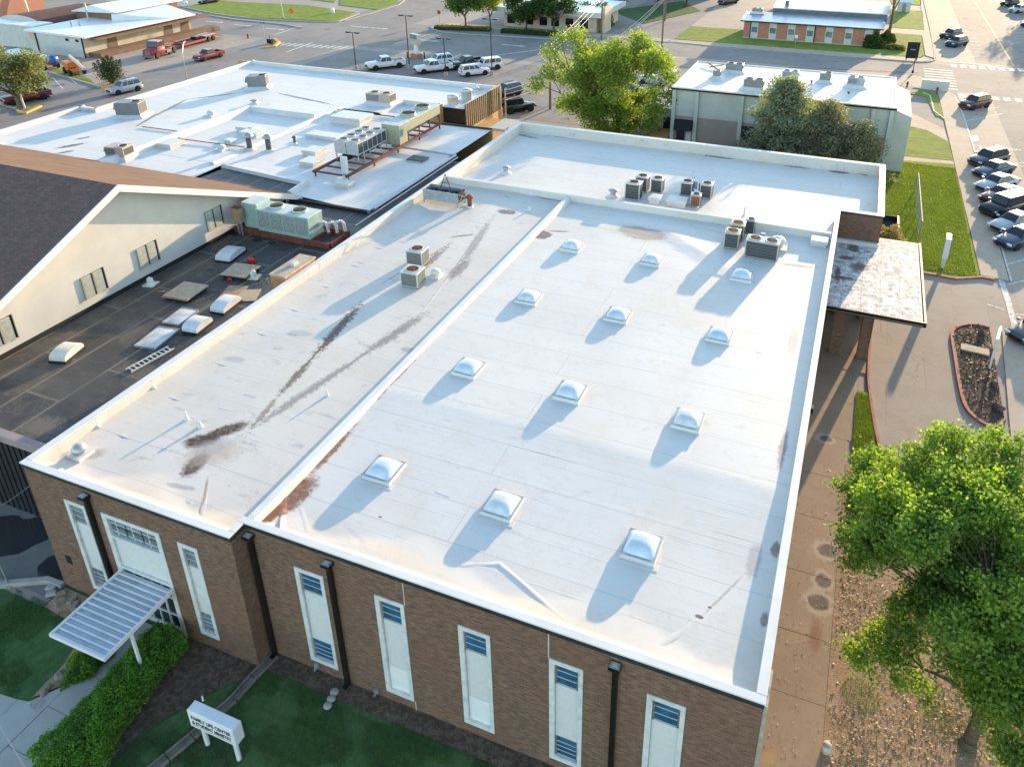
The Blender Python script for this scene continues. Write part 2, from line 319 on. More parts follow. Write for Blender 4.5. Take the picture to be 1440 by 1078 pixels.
def leafmat(name, c1, c2, trans=.35, c3=None):
    t = NT(name)
    oi = t.node('ShaderNodeNewGeometry')
    rnd = oi.outputs['Random Per Island']
    a = t.mix(rnd, c1, c2)
    p = t.pos(); a = t.mix(t.ramp(t.noise(p, .7, 3), .4, .65, 0, .5), a, c3 or tuple(x*.75 for x in c1))
    t.color(a); t.set(.6, 0, .25)
    tr = t.node('ShaderNodeBsdfTranslucent'); t.link(t.mix(1.0, a, (1.6, 1.7, .6), 'MULTIPLY'), tr.inputs[0])
    mx = t.node('ShaderNodeMixShader'); mx.inputs[0].default_value = trans
    t.link(t.b.outputs[0], mx.inputs[1]); t.link(tr.outputs[0], mx.inputs[2]); t.link(mx.outputs[0], t.out.inputs[0])
    return t.m

# ---------------------------------------------------------------- mesh builder
class B:
    def __init__(s): s.v = []; s.f = []; s.sm = []
    def add(s, vs, fs, smooth=False):
        k = len(s.v); s.v += [tuple(v) for v in vs]; s.f += [tuple(i+k for i in f) for f in fs]; s.sm += [smooth]*len(fs); return s
    def box(s, x0, x1, y0, y1, z0, z1):
        if x0 > x1: x0, x1 = x1, x0
        if y0 > y1: y0, y1 = y1, y0
        if z0 > z1: z0, z1 = z1, z0
        return s.add([(x0, y0, z0), (x1, y0, z0), (x1, y1, z0), (x0, y1, z0), (x0, y0, z1), (x1, y0, z1), (x1, y1, z1), (x0, y1, z1)],
                     [(3, 2, 1, 0), (4, 5, 6, 7), (0, 1, 5, 4), (1, 2, 6, 5), (2, 3, 7, 6), (3, 0, 4, 7)])
    def cbox(s, x0, x1, y0, y1, z0, z1, c=.03):       # box with chamfered top edges
        return s.add([(x0, y0, z0), (x1, y0, z0), (x1, y1, z0), (x0, y1, z0), (x0, y0, z1-c), (x1, y0, z1-c), (x1, y1, z1-c), (x0, y1, z1-c),
                      (x0+c, y0+c, z1), (x1-c, y0+c, z1), (x1-c, y1-c, z1), (x0+c, y1-c, z1)],
                     [(3, 2, 1, 0), (0, 1, 5, 4), (1, 2, 6, 5), (2, 3, 7, 6), (3, 0, 4, 7), (4, 5, 9, 8), (5, 6, 10, 9), (6, 7, 11, 10), (7, 4, 8, 11), (8, 9, 10, 11)])
    def quad(s, a, b, c, d): return s.add([a, b, c, d], [(0, 1, 2, 3)])
    def hexa(s, lo, hi):                               # two quads, bottom and top
        return s.add(list(lo)+list(hi), [(3, 2, 1, 0), (4, 5, 6, 7), (0, 1, 5, 4), (1, 2, 6, 5), (2, 3, 7, 6), (3, 0, 4, 7)])
    def prism(s, poly, z0, z1):
        n = len(poly)
        ar = sum(poly[i][0]*poly[(i+1) % n][1]-poly[(i+1) % n][0]*poly[i][1] for i in range(n))
        if ar < 0: poly = poly[::-1]
        vs = [(p[0], p[1], z0) for p in poly]+[(p[0], p[1], z1) for p in poly]
        return s.add(vs, [tuple(range(n))[::-1], tuple(range(n, 2*n))]+[(i, (i+1) % n, n+(i+1) % n, n+i) for i in range(n)])
    def sheet(s, poly, z):
        n = len(poly)
        ar = sum(poly[i][0]*poly[(i+1) % n][1]-poly[(i+1) % n][0]*poly[i][1] for i in range(n))
        if ar < 0: poly = poly[::-1]
        return s.add([(p[0], p[1], z) for p in poly], [tuple(range(n))])
    def cyl(s, p0, p1, r0, r1=None, n=12, caps=True, smooth=True):
        r1 = r0 if r1 is None else r1
        p0, p1 = Vector(p0), Vector(p1); d = (p1-p0)
        if d.length < 1e-6: return s
        d.normalize(); a = d.orthogonal().normalized(); b = d.cross(a)
        vs = []
        for p, r in ((p0, r0), (p1, r1)):
            for i in range(n):
                t = 2*math.pi*i/n; vs.append(p+a*(r*math.cos(t))+b*(r*math.sin(t)))
        s.add(vs, [(i, (i+1) % n, n+(i+1) % n, n+i) for i in range(n)], smooth)
        if caps: s.add(vs, [tuple(range(n))[::-1], tuple(range(n, 2*n))])
        return s
    def tube(s, pts, r, n=6):
        for a, b in zip(pts[:-1], pts[1:]): s.cyl(a, b, r, r, n)
        return s
    def bar(s, p0, p1, w, h):                          # rectangular bar between two points
        p0, p1 = Vector(p0), Vector(p1); d = (p1-p0).normalized(); up = Vector((0, 0, 1))
        sd_ = d.cross(up)
        if sd_.length < 1e-3: sd_ = Vector((1, 0, 0))
        sd_.normalize(); u = sd_.cross(d)
        o = [(-w/2, -h/2), (w/2, -h/2), (w/2, h/2), (-w/2, h/2)]
        return s.hexa([p0+sd_*a+u*b for a, b in o], [p1+sd_*a+u*b for a, b in o])
    def lathe(s, prof, c=(0, 0, 0), n=16, smooth=True):  # prof: list of (r, z)
        k = len(prof); vs = []
        for r, z in prof:
            for i in range(n):
                t = 2*math.pi*i/n; vs.append((c[0]+r*math.cos(t), c[1]+r*math.sin(t), c[2]+z))
        fs = [(j*n+i, j*n+(i+1) % n, (j+1)*n+(i+1) % n, (j+1)*n+i) for j in range(k-1) for i in range(n)]
        s.add(vs, fs, smooth); s.add(vs, [tuple(range(n))[::-1], tuple(range((k-1)*n, k*n))]); return s
    def loft(s, rings, smooth=True, closed=True):
        n = len(rings[0]); vs = [p for r in rings for p in r]
        fs = [(j*n+i, j*n+(i+1) % n, (j+1)*n+(i+1) % n, (j+1)*n+i) for j in range(len(rings)-1) for i in range(n if closed else n-1)]
        s.add(vs, fs, smooth); s.add(vs, [tuple(range(n))[::-1], tuple(range((len(rings)-1)*n, len(rings)*n))], False); return s
    def surf(s, nx, ny, fn, smooth=True):
        vs = [fn(i/nx, j/ny) for j in range(ny+1) for i in range(nx+1)]
        fs = [(j*(nx+1)+i, j*(nx+1)+i+1, (j+1)*(nx+1)+i+1, (j+1)*(nx+1)+i) for j in range(ny) for i in range(nx)]
        return s.add(vs, fs, smooth)
    def mesh(s, name, off=(0, 0, 0)):
        me = bpy.data.meshes.new(name)
        if off != (0, 0, 0): me.from_pydata([(v[0]-off[0], v[1]-off[1], v[2]-off[2]) for v in s.v], [], s.f)
        else: me.from_pydata(s.v, [], s.f)
        if any(s.sm): me.polygons.foreach_set('use_smooth', s.sm)
        return me
    def build(s, name, m, parent=None, label=None, kind=None, world=False, bevel=0):
        off = tuple(parent.location) if (parent is not None and world) else (0, 0, 0)
        if parent is not None and world and parent.parent is not None: off = tuple(Vector(off)+Vector(parent.parent.location))
        me = s.mesh(name, off)
        if bevel:
            bm = bmesh.new(); bm.from_mesh(me); bmesh.ops.remove_doubles(bm, verts=bm.verts, dist=1e-5)
            bmesh.ops.bevel(bm, geom=bm.edges[:], offset=bevel, segments=2, affect='EDGES', clamp_overlap=True); bm.to_mesh(me); bm.free()
        me.materials.append(MT[m] if isinstance(m, str) else m)
        o = bpy.data.objects.new(name, me); col.objects.link(o)
        if parent is not None: o.parent = parent
        if label: o['label'] = label
        if kind: o['kind'] = kind
        return o
def tag(o, label, cat=None, group=None, kind=None):
    o['label'] = label
    if cat: o['category'] = cat
    if group: o['group'] = group
    if kind: o['kind'] = kind
    return o
def thing(name, label, cat, loc=(0, 0, 0), rz=0, group=None):
    o = bpy.data.objects.new(name, None); col.objects.link(o)
    o.location = loc; o.rotation_euler = (0, 0, rz); o.empty_display_size = .3
    return tag(o, label, cat, group)
def struct(name, b, m, label=None):
    o = b.build(name, m); o['kind'] = 'structure'
    if label: o['label'] = label
    return o
def dup(root, loc, rz=0, label=None, group=None, scale=None):
    r = root.copy(); col.objects.link(r); r.location = loc; r.rotation_euler = (0, 0, rz)
    if label: r['label'] = label
    if group: r['group'] = group
    if scale: r.scale = scale
    for ch in list(root.children):
        c = ch.copy(); col.objects.link(c); c.parent = r
        for g in list(ch.children):
            d = g.copy(); col.objects.link(d); d.parent = c
    return r
def mats2():
    S = simple
    MT['mauve'] = S('mauve_coping', (.30, .24, .23), .6, .1, 2, world_space=True, dirt=(.2, .17, .16, .5))
    MT['metal_dark'] = S('charcoal_corrugated', (.028, .030, .036), .45, .2, 2, metal=.2)
    MT['coil_g'] = S('dusty_coil', (.16, .17, .165), .6, .2, 12, metal=.2)
    MT['aqua_g'] = S('pale_grey_green_cabinet', (.40, .44, .42), .5, .08, 3, dirt=(.3, .28, .22, .4))
    MT['wood_orange'] = S('orange_stained_wood', (.40, .21, .085), .8, .2, 1.5, dirt=(.22, .1, .04, .6))
    MT['acrylic_s'] = S('scratched_acrylic', (.52, .55, .57), .18, .2, 1.2, spec=.7, dirt=(.55, .48, .33, .5))
    MT['olivecab'] = S('faded_olive_cabinet', (.40, .38, .25), .55, .1, 2, dirt=(.3, .26, .16, .4))
    MT['darkhatch'] = S('dark_hatch_lid', (.12, .12, .105), .7, .15, 3)
    MT['darkflue'] = S('dark_flue', (.13, .13, .135), .5, .2, 4, metal=.4)
    MT['screenrib'] = S('tan_screen_rib', (.27, .20, .12), .6, .15, 2)
    t = NT('shingle_lit_north'); p = t.pos()  # copy of the shingles with its colour toned for the sunlit north slope
    a = t.mix(t.ramp(t.noise(p, .5, 5, .6), .35, .65), (.12, .078, .06), (.15, .098, .075)); t.color(a); t.set(.95, 0, .15); t.bump(t.noise(p, 8, 4), .3, .01); MT['shingle_n'] = t.m
_old2 = mats2
def mats2():
    _old2(); MT['deckred'] = simple('dark_red_deck', (.16, .03, .025), .7, .25, 2, dirt=(.1, .06, .05, .7))
_old3 = mats2
def mats2():
    _old3(); MT['slate'] = simple('slate_fascia', (.10, .115, .13), .6, .1, 1, world_space=True)
_old4 = mats2
def mats2():
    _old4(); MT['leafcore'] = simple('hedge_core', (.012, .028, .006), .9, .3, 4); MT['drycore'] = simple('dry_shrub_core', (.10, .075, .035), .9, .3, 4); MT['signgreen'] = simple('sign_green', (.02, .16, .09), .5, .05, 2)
    MT['leaf_mid2'] = leafmat('dark_street_leaf', (.03, .065, .016), (.07, .115, .03), .25); MT['leaf_dry2'] = leafmat('yellow_flower_leaf', (.13, .13, .03), (.26, .21, .05), .2); MT['litter_d'] = leafmat('bark_chip', (.05, .033, .024), (.15, .10, .07), .05)
_old5 = mats2
def mats2():
    _old5(); MT['rock_dark'] = simple('dark_red_rock', (.10, .065, .055), .95, .3, 5, bump=.6)
_old6 = mats2
def mats2():
    _old6(); MT['leaf_pine2'] = leafmat('brownish_pine', (.15, .16, .10), (.27, .265, .175), .3, (.22, .195, .13)); MT['panrib'] = simple('awning_rib', (.66, .69, .72), .4, .08, 1.5, dirt=(.45, .45, .45, .5))
    MT['trough'] = simple('brown_concrete', (.2, .165, .135), .9, .2, 2, world_space=True, dirt=(.12, .1, .08, .6)); t = NT('court_concrete'); p = t.pos(); a = t.mix(t.ramp(t.noise(p, .5, 6, .65), .35, .7), (.20, .19, .17), (.155, .15, .135)); t.color(a); t.set(.85, 0, .3); MT['court'] = t.m
_old7 = mats2
def mats2():
    _old7(); t = NT('hazed_dome'); t.color(t.mix(t.ramp(t.noise(t.objc(), 2.6, 5), .35, .7), (.55, .58, .58), (.68, .70, .70))); t.set(.32, 0, .6); MT['dome_b'] = t.m
# ---------------------------------------------------------------- stains and tints (place, half sizes, turn, colour, strength) on the roofs and walks
DK, BR, MV, GY = (.06, .027, .014), (.20, .085, .042), (.165, .11, .095), (.33, .315, .305)
def sg(a, b, w, c, st=.8, nk=1, amp=.7, soft=.6):
    dx, dy = b[0]-a[0], b[1]-a[1]
    return ((a[0]+b[0])/2, (a[1]+b[1])/2, math.hypot(dx, dy)/2*1.15, w, math.degrees(math.atan2(dy, dx)), c, st, nk, amp, soft)
STW = [(-23.99, 19.47, .95, .6, 25, DK, .98, 1, .7, .6), (-23.54, 20.35, 1.3, .5, 55, DK, .98, 1, .7, .6), (-23.15, 18.28, .5, 1.0, 10, DK, .98, 1, .7, .6), (-22.93, 19.01, 1.6, 1.0, 40, (.42, .33, .26), .6, 1, 1., .8), (-23.26, 19.37, 1.3, .7, 40, GY, .5, 0, .9, .8),
       sg((-24.34, 32.00, 6.45), (-23.02, 23.30, 6.45), .07, (.12, .075, .055), .95, 1, .35), sg((-23.35, 40.64, 6.45), (-24.73, 33.44, 6.45), .06, (.2, .15, .12), .8, 1, .4), sg((-20.40, 32.54, 6.45), (-22.56, 20.84, 6.45), .07, (.2, .165, .14), .85, 1, .4), sg((-24.34, 32.00, 6.45), (-23.48, 26.46, 6.45), .38, (.10, .06, .045), .9, 1, 1.7), sg((-23.48, 26.46, 6.45), (-23.02, 23.30, 6.45), .26, (.17, .12, .095), .85, 1, 1.7), sg((-23.02, 23.30, 6.45), (-22.56, 20.84, 6.45), .2, (.22, .17, .14), .75, 1, 1.7),
       sg((-23.35, 40.64, 6.45), (-23.27, 35.42, 6.45), .35, (.2, .15, .12), .8, 1, 1.7), sg((-20.40, 32.54, 6.45), (-21.32, 27.65, 6.45), .42, (.25, .225, .205), .85, 1, 1.7), sg((-21.32, 27.65, 6.45), (-22.56, 20.84, 6.45), .32, (.27, .245, .225), .8, 1, 1.7),
       sg((-22.56, 45.26, 6.45), (-21.12, 37.25, 6.45), .35, (.27, .24, .22), .75, 1, 1.7), sg((-21.19, 39.28, 6.45), (-21.09, 36.28, 6.45), .5, (.22, .19, .17), .8, 1, 1.),
       (-22.11, 46.92, .9, .5, 0, (.13, .1, .085), .85, 0, .7), (-23.17, 42.12, 1.0, .2, 40, (.2, .15, .13), .7, 1, .8), (-19.40, 28.97, .5, .3, 0, GY, .7, 0, .8),
       (-25.64, 28.11, .9, .35, 10, GY, .5, 0, .9), (-27.15, 25.01, .7, .3, 10, GY, .5, 0, .9), (-27.97, 17.03, 1.0, .45, 30, (.32, .27, .22), .65, 0, .9), (-22.71, 17.03, .8, .16, 10, GY, .7, 1, .8),
       sg((-22.18, 17.94, 6.45), (-21.09, 16.48, 6.45), .08, (.3, .22, .16), .7), (-20.34, 50.49, 1.4, .35, 0, (.27, .2, .16), .7, 0, .8), (-19.79, 16.02, 2.0, .5, 0, (.70, .58, .42), .4, 0, .8, .8)]  # ends with a cream tint along the front edge
STM = [(-18.49, 17.94, .85, 1.8, -14, BR, .98, 1, .55, .35), (-18.53, 17.21, .5, .6, 0, BR, .95, 1, .5, .4), sg((-18.36, 19.22, 6.45), (-18.41, 22.79, 6.45), .22, BR, .85, 1, 1.3), sg((-18.54, 24.10, 6.45), (-18.61, 29.42, 6.45), .18, BR, .8, 1, 1.3), sg((-18.77, 30.82, 6.45), (-18.69, 38.20, 6.45), .22, BR, .8, 1, 1.3), sg((-18.69, 38.71, 6.45), (-18.83, 46.73, 6.45), .2, BR, .75, 1, 1.3),
       (-12.03, 47.00, 2.0, 1.05, 0, MV, 1.0, 0, .5, .3), (-12.03, 47.00, 3.3, 1.7, 0, (.5, .44, .38), .5, 0, .6, .6), (-18.49, 44.21, .95, .75, 20, MV, .95, 0, .5, .25), sg((-18.12, 44.97, 6.45), (-16.73, 45.39, 6.45), .16, MV, .8, 0),
       (-14.10, 46.68, 3.2, .22, -8, (.55, .46, .36), .6, 0, .8), (-7.76, 49.17, 3.0, .2, -8, (.55, .47, .38), .5, 0, .8), sg((-2.86, 45.76, 6.45), (-0.53, 46.06, 6.45), .25, (.22, .2, .19), .8), (-1.20, 46.42, .7, .4, 0, (.5, .42, .36), .6, 0, .9),
       (-0.18, 22.47, .18, .5, 0, (.16, .12, .1), .8, 1, .9), (-0.58, 28.06, .2, 1.6, 0, (.2, .16, .15), .7, 1, .9), (-0.83, 21.70, .3, 1.0, 0, GY, .6, 1, .9), (-0.15, 19.45, .15, .4, 0, (.2, .16, .14), .8, 1, .9), (-1.08, 37.05, .3, 2.0, 0, GY, .5, 1, .9),
       sg((-2.13, 18.73, 6.45), (-0.99, 21.13, 6.45), .06, (.38, .33, .28), .7), (-2.18, 18.74, .17, .09, 0, DK, .9, 1, .5), (-1.92, 19.22, .08, .05, 0, DK, .9, 1, .5),
       (-12.84, 17.31, 3.0, .45, -3, (.72, .60, .44), .55, 0, .8, .8), (-7.15, 16.99, 3.0, .4, -3, (.72, .60, .44), .5, 0, .8, .8), (-14.44, 18.62, .10, .06, 0, DK, .8, 1, .5), (-14.81, 17.53, .8, .12, -20, (.5, .5, .52), .6, 1, .6)]  # includes long cream tints along the front edge
STN = [(-13.09, 66.65, 1.1, .35, 0, (.08, .07, .065), .85, 0, .8), (-25.01, 65.69, 1.2, .4, 0, (.09, .07, .06), .85, 0, .8), (-0.29, 65.28, 1.1, .35, 0, (.1, .085, .075), .85, 0, .8), sg((0.79, 66.06, 6.15), (2.03, 65.13, 6.15), .25, (.1, .09, .08), .85, 0),
       (-10.29, 65.30, 1.6, .25, 0, (.1, .09, .08), .8, 1, .9), sg((-29.79, 64.97, 6.15), (-26.55, 64.18, 6.15), .3, (.15, .14, .13), .7), (-3.70, 65.21, 1.2, .25, 0, (.16, .15, .14), .7, 1, .9), (-15.61, 66.29, 1.0, .2, 0, (.12, .1, .09), .8, 1, .9)]
STNW = [(-69.83, 50.07, 1.6, .45, 60, (.13, .07, .06), .9, 1, .9), (-68.66, 48.51, .9, .35, 60, (.15, .08, .07), .9, 1, .9), (-70.78, 52.30, .9, .3, 60, (.13, .08, .07), .85, 1, .9), (-62.90, 52.35, 1.3, .5, 40, (.25, .14, .1), .8, 1, .9),
        sg((-70.06, 60.21, 4.60), (-72.15, 67.06, 4.60), .35, (.22, .21, .21), .95, 0), sg((-72.15, 67.06, 4.60), (-68.00, 72.10, 4.60), .3, (.2, .2, .21), .9, 0), sg((-64.83, 73.35, 4.60), (-54.74, 71.34, 4.60), .35, (.2, .2, .21), .95, 0), sg((-68.87, 56.58, 4.60), (-70.85, 61.93, 4.60), .25, (.2, .17, .15), .9, 0),
        (-33.64, 62.75, .6, .5, 0, (.18, .17, .17), .8, 0, .8)]
STC = [(1.04, 48.98, .9, .35, 10, (.10, .07, .055), .85, 1, .8), (1.11, 52.11, .7, .4, 10, (.12, .085, .065), .85, 1, .9), (1.50, 53.93, .5, .9, 0, (.13, .10, .08), .7, 1, .9), (1.98, 50.97, .8, .8, 0, (.15, .11, .09), .6, 1, .9), (0.71, 49.38, .25, 1.5, 0, (.10, .08, .065), .7, 1, .9), (4.37, 51.37, .35, .6, 0, (.26, .25, .26), .8, 1, .6)]
STB = [(-33.90, 24.51, 1.6, 1.0, 0, (.16, .14, .11), .6, 1, .9, .8), (-34.20, 19.30, 1.5, 1.0, 0, (.2, .175, .14), .6, 1, 1., .8), (-34.05, 33.20, 1.2, .9, 0, (.27, .205, .14), .75, 1, .8, .7), (-33.20, 35.56, .9, .7, 0, (.2, .16, .115), .6, 1, .8, .7), (-32.11, 22.86, .6, .5, 0, (.11, .10, .085), .9, 0, .3, .2),
       (-41.09, 40.12, .5, .3, 0, (.008, .008, .009), .9, 1, .8), (-38.85, 39.95, .5, .3, 0, (.008, .008, .009), .9, 1, .8), (-37.57, 39.95, .4, .3, 0, (.008, .008, .009), .9, 1, .8), (-33.73, 28.40, 1.2, .3, 30, (.012, .012, .014), .9, 1, .8), (-40.26, 25.82, 3, .25, 20, (.12, .1, .085), .5, 1, .9), (-37.83, 30.28, 2, 3, 20, (.085, .08, .075), .5, 0, .9, .9), (-35.02, 22.36, 3, 2, 20, (.08, .075, .07), .6, 0, .9, .9)]
PUD = [(1.39, 38.00, .42, .34), (2.02, 29.78, .50, .52), (1.97, 27.91, .40, .48), (1.88, 26.67, .55, .55)]
mats(); mats2()
MT['leaf_maple'] = leafmat('maple_leaf', (.095, .18, .03), (.30, .39, .065), .45, (.07, .15, .045))
MT['leaf_bright'] = leafmat('spring_leaf', (.15, .22, .03), (.30, .36, .07), .42, (.11, .17, .03))
MT['leaf_hedge'] = leafmat('hedge_leaf', (.085, .20, .025), (.17, .33, .04), .3)
MT['leaf_pine'] = leafmat('pine_needle', (.14, .19, .135), (.26, .285, .20), .35, (.25, .235, .165))
MT['leaf_cedar'] = leafmat('cedar_spray', (.030, .055, .018), (.055, .085, .025), .15)
MT['leaf_olive'] = leafmat('olive_leaf', (.13, .15, .06), (.24, .24, .11), .35)
MT['leaf_mid'] = leafmat('street_tree_leaf', (.05, .10, .02), (.12, .17, .04), .3)
MT['leaf_dry'] = leafmat('dry_shrub_leaf', (.34, .25, .10), (.50, .40, .2), .25)
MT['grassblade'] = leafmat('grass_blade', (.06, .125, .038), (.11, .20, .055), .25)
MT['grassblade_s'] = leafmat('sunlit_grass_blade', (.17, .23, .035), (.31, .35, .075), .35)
MT['litter'] = leafmat('dead_leaf', (.36, .25, .15), (.52, .40, .26), .15, (.27, .18, .10))
def carpaint(name, c, metal=.0, rough=.5):
    t = NT(name); t.color(t.mix(t.ramp(t.noise(t.objc(), 1.5, 4), .3, .7), tuple(x*.92 for x in c), tuple(min(.9, x*1.06) for x in c)))
    t.set(rough, metal*.25, .4, coat=.6); t.b.inputs['Coat Roughness'].default_value = .06; MT[name] = t.m
for nm, c, me in (('car_white', (.66, .67, .68), 0), ('car_silver', (.40, .42, .44), .5), ('car_grey', (.06, .065, .075), .4), ('car_blue', (.035, .055, .085), .4), ('car_black', (.012, .013, .015), 0), ('car_maroon', (.10, .018, .022), .3), ('car_red', (.27, .025, .02), .1), ('car_darkred', (.16, .02, .018), .1), ('car_green', (.05, .06, .055), .1), ('truck_red', (.28, .022, .02), 0), ('car_tan', (.2, .17, .14), .4)):
    carpaint(nm, c, me)
# ---------------------------------------------------------------- ground, streets, walks
def poly(name, pts, z, m, label=None): return struct(name, B().sheet(pts, z), m, label)
struct('ground', B().sheet([(-700, -250), (600, -250), (600, 900), (-700, 900)], 0), 'ground')
def rect(x0, x1, y0, y1): return [(x0, y0), (x1, y0), (x1, y1), (x0, y1)]
# streets
poly('street', rect(-104.5, -86.5, 20, 600), .004, 'asphalt')
poly('street', rect(-400, -104.5, 118.5, 141), .004, 'asphalt'); poly('street', rect(-86.5, 400, 118.5, 141), .004, 'asphalt')
poly('street', rect(17.5, 32, -100, 118.5), .008, 'asphalt'); poly('street', rect(17.5, 32, 141, 600), .008, 'asphalt')
poly('parking_lot', rect(-84, -20, 88, 116), .004, 'asphalt')
poly('parking_bay', rect(13.4, 17.5, 30, 123), .012, 'lot'); poly('parking_bay', rect(11.6, 17.5, 143, 260), .012, 'lot'); poly('parking_bay', rect(32, 44, 60, 300), .012, 'asphalt')
poly('truck_lot', rect(-150, -104.5, 60, 116.5), .006, 'lot')
poly('truck_lot', [(-106.24, 67.82, 0.00), (-102.94, 68.38, 0.00), (-105.24, 81.28, 0.00), (-117.90, 84.94, 0.00), (-117.44, 79.24, 0.00), (-118.93, 70.68, 0.00)], .010, 'asphalt')
poly('side_street', rect(-50, -31, 141, 400), .006, 'asphalt')
# pale concrete east of the hall: the porte-cochere drive
poly('driveway', [(2.9, 34.5), (17.5, 34.5), (17.5, 62.2), (2.9, 62.2)], .008, 'drive')
# sidewalk along the east wall, one slab each
sw = struct('sidewalk', B().sheet([(.2, 10), (2.62, 10), (2.62, 45.4), (.2, 45.4)], .045), 'walk_e', 'stained brown concrete walk along the east wall')
yy = 12.0
for L in (3.4, 3.0, 3.5, 2.9, 3.3, 3.6, 3.2, 3.4, 3.5, 3.3):
    w1 = 2.5 if yy < 38 else 2.72
    if yy+L > 45.3: L = 45.3-yy
    if L > .3: B().cbox(.24, w1, yy+.005, yy+L-.005, .0, .06+random.uniform(0, .006), .012).build('slab', 'walk_e', sw)
    yy += L
struct('porch_slab', B().cbox(.24, 3.42, 45.42, 60.5, 0, .065, .012), 'walk_e')
# lawns
def raised(name, pts, h, m, **k): return struct(name, B().prism(pts, -.05, h), m)
raised('lawn_strip', [(2.76, 34), (4.4, 34), (4.15, 37.5), (3.55, 43.3), (2.86, 43.4)], .075, 'lawn_sun')
raised('dirt_yard', [(2.505, 8), (16, 8), (16, 36), (9.9, 36.5), (2.505, 36.4)], .07, 'dirt')
raised('lawn', [(3.12, 61.8), (3.12, 88.6), (11.0, 89.6), (11.05, 80), (11.2, 62.6), (9.5, 61.55)], .1, 'lawn_sun')
raised('lawn', [(5.9, 90.6), (6.3, 102.8), (8.6, 101.6), (10.9, 97.6), (11.0, 90.9)], .1, 'lawn_sun')
raised('lawn', [(6.97, 119.45, 0.00), (9.15, 118.28, 0.00), (10.01, 108.65, 0.00), (10.99, 108.36, 0.00), (10.69, 120.51, 0.00), (8.91, 122.31, 0.00)], .1, 'lawn_sun')
raised('lawn', [(-33, 145.2), (8.9, 144.6), (9.8, 147), (9.9, 166), (3.6, 166), (3.6, 159), (-33, 159)], .1, 'lawn_sun')
raised('lawn', [(4.4, 172), (10.6, 172), (10.9, 196), (4.4, 196)], .1, 'lawn_sun'); raised('lawn', [(4.4, 205), (11, 205), (11.4, 240), (4.4, 240)], .1, 'lawn_sun')
raised('lawn', [(-144.49, 139.37, 0.00), (-126.30, 134.48, 0.00), (-102.58, 137.40, 0.00), (-105.36, 148.58, 0.00), (-121.80, 152.66, 0.00), (-138.57, 150.59, 0.00), (-148.06, 151.58, 0.00)], .1, 'lawn_sun')
raised('lawn', [(-114.43, 155.56, 0.00), (-103.11, 153.56, 0.00), (-104.10, 164.17, 0.00), (-114.84, 180.18, 0.00), (-127.84, 175.05, 0.00)], .1, 'lawn_sun'); raised('lawn', [(-150.94, 165.95, 0.00), (-118.20, 158.61, 0.00), (-128.35, 177.65, -0.00)], .1, 'lawn_sun')
raised('lawn', [(-117.99, 84.39, 0.00), (-104.59, 81.09, 0.00), (-107.66, 83.09, 0.00), (-119.33, 86.44, 0.00)], .08, 'lawn_sun')
raised('lawn', [(-53.41, 171.07, -0.00), (-42.55, 158.43, 0.00), (-35.00, 178.33, -0.00), (-41.93, 191.01, 0.00)], .08, 'lawn_front')
# walks
def walk(pts, h=.09, m='walk', name='sidewalk'): return struct(name, B().prism(pts, -.05, h), m)
walk([(11.26, 62.6), (13.2, 62.4), (13.3, 118), (12.0, 122), (10.8, 123), (11.0, 97.2), (11.1, 80)], .12)
walk([(3.12, 88.66), (11.0, 89.66), (11.0, 90.84), (5.9, 90.5), (3.2, 93.5)], .08)
walk([(6.35, 103), (8.7, 101.8), (10.9, 97.8), (10.75, 103), (6.6, 110)], .06)
walk([(-80, 142.4), (8.8, 141.6), (10.6, 143), (9.3, 144.4), (-80, 144.9)], .10)
walk([(10.0, 147), (11.5, 145), (11.5, 240), (11.1, 240), (10.6, 172), (10.0, 166)], .10)
walk([(4.4, 166.2), (10.3, 166.2), (10.5, 171.8), (4.4, 171.8)], .08)
walk([(10.2, 28), (12.6, 28), (12.9, 52), (11.9, 54.9), (11.15, 44)], .10)
# tan strips in front of the north shops
poly('paved_strip', rect(-33, -20, 142, 200), .010, 'lot'); poly('paved_strip', [(-32.98, 140.76, 0.00), (-27.07, 140.42, 0.00), (-23.42, 174.06, 0.00), (-30.27, 174.22, -0.00)], .012, 'lot')
poly('paved_strip', rect(-30, 9, 124, 131), .010, 'lot'); poly('paved_strip', rect(6.6, 11, 104, 123), .010, 'asphalt')
# front yard
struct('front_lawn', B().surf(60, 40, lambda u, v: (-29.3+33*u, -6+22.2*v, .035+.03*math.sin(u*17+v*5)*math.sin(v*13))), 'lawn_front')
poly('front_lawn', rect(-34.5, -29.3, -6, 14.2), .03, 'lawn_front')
poly('service_court', rect(-60, -29.32, 14.6, 60), .012, 'court')
fw_ = struct('front_walk', B().sheet([(-60, 0), (-25.0, 0), (-25.0, 4), (-60, 4)], .01), 'walk_f')
def slab(pts, m='walk_f', z=.085): B().prism(pts, 0, z).build('slab', m, fw_)
slab([(-25.02, 12.62), (-23.52, 12.62), (-23.52, 15.2), (-25.02, 15.2)]); slab([(-25.02, 11.10), (-23.5, 11.10), (-23.5, 12.60), (-25.02, 12.60)]); slab([(-25.0, 9.5), (-23.5, 9.5), (-23.5, 11.08), (-25.0, 11.08)]); slab([(-25.0, 7.9), (-23.3, 7.9), (-23.4, 9.48), (-25.0, 9.48)])
slab([(-26.3, 8.2), (-25.04, 8.2), (-25.04, 12.05), (-25.85, 10.95), (-26.3, 10.85)]); slab([(-27.7, 8.2), (-26.32, 8.2), (-26.32, 10.85), (-27.7, 10.7)]); slab([(-29.2, 8.2), (-27.72, 8.2), (-27.72, 10.7), (-29.2, 10.6)]); slab([(-29.2, 5.5), (-23.3, 5.5), (-23.3, 8.18), (-29.2, 8.18)])
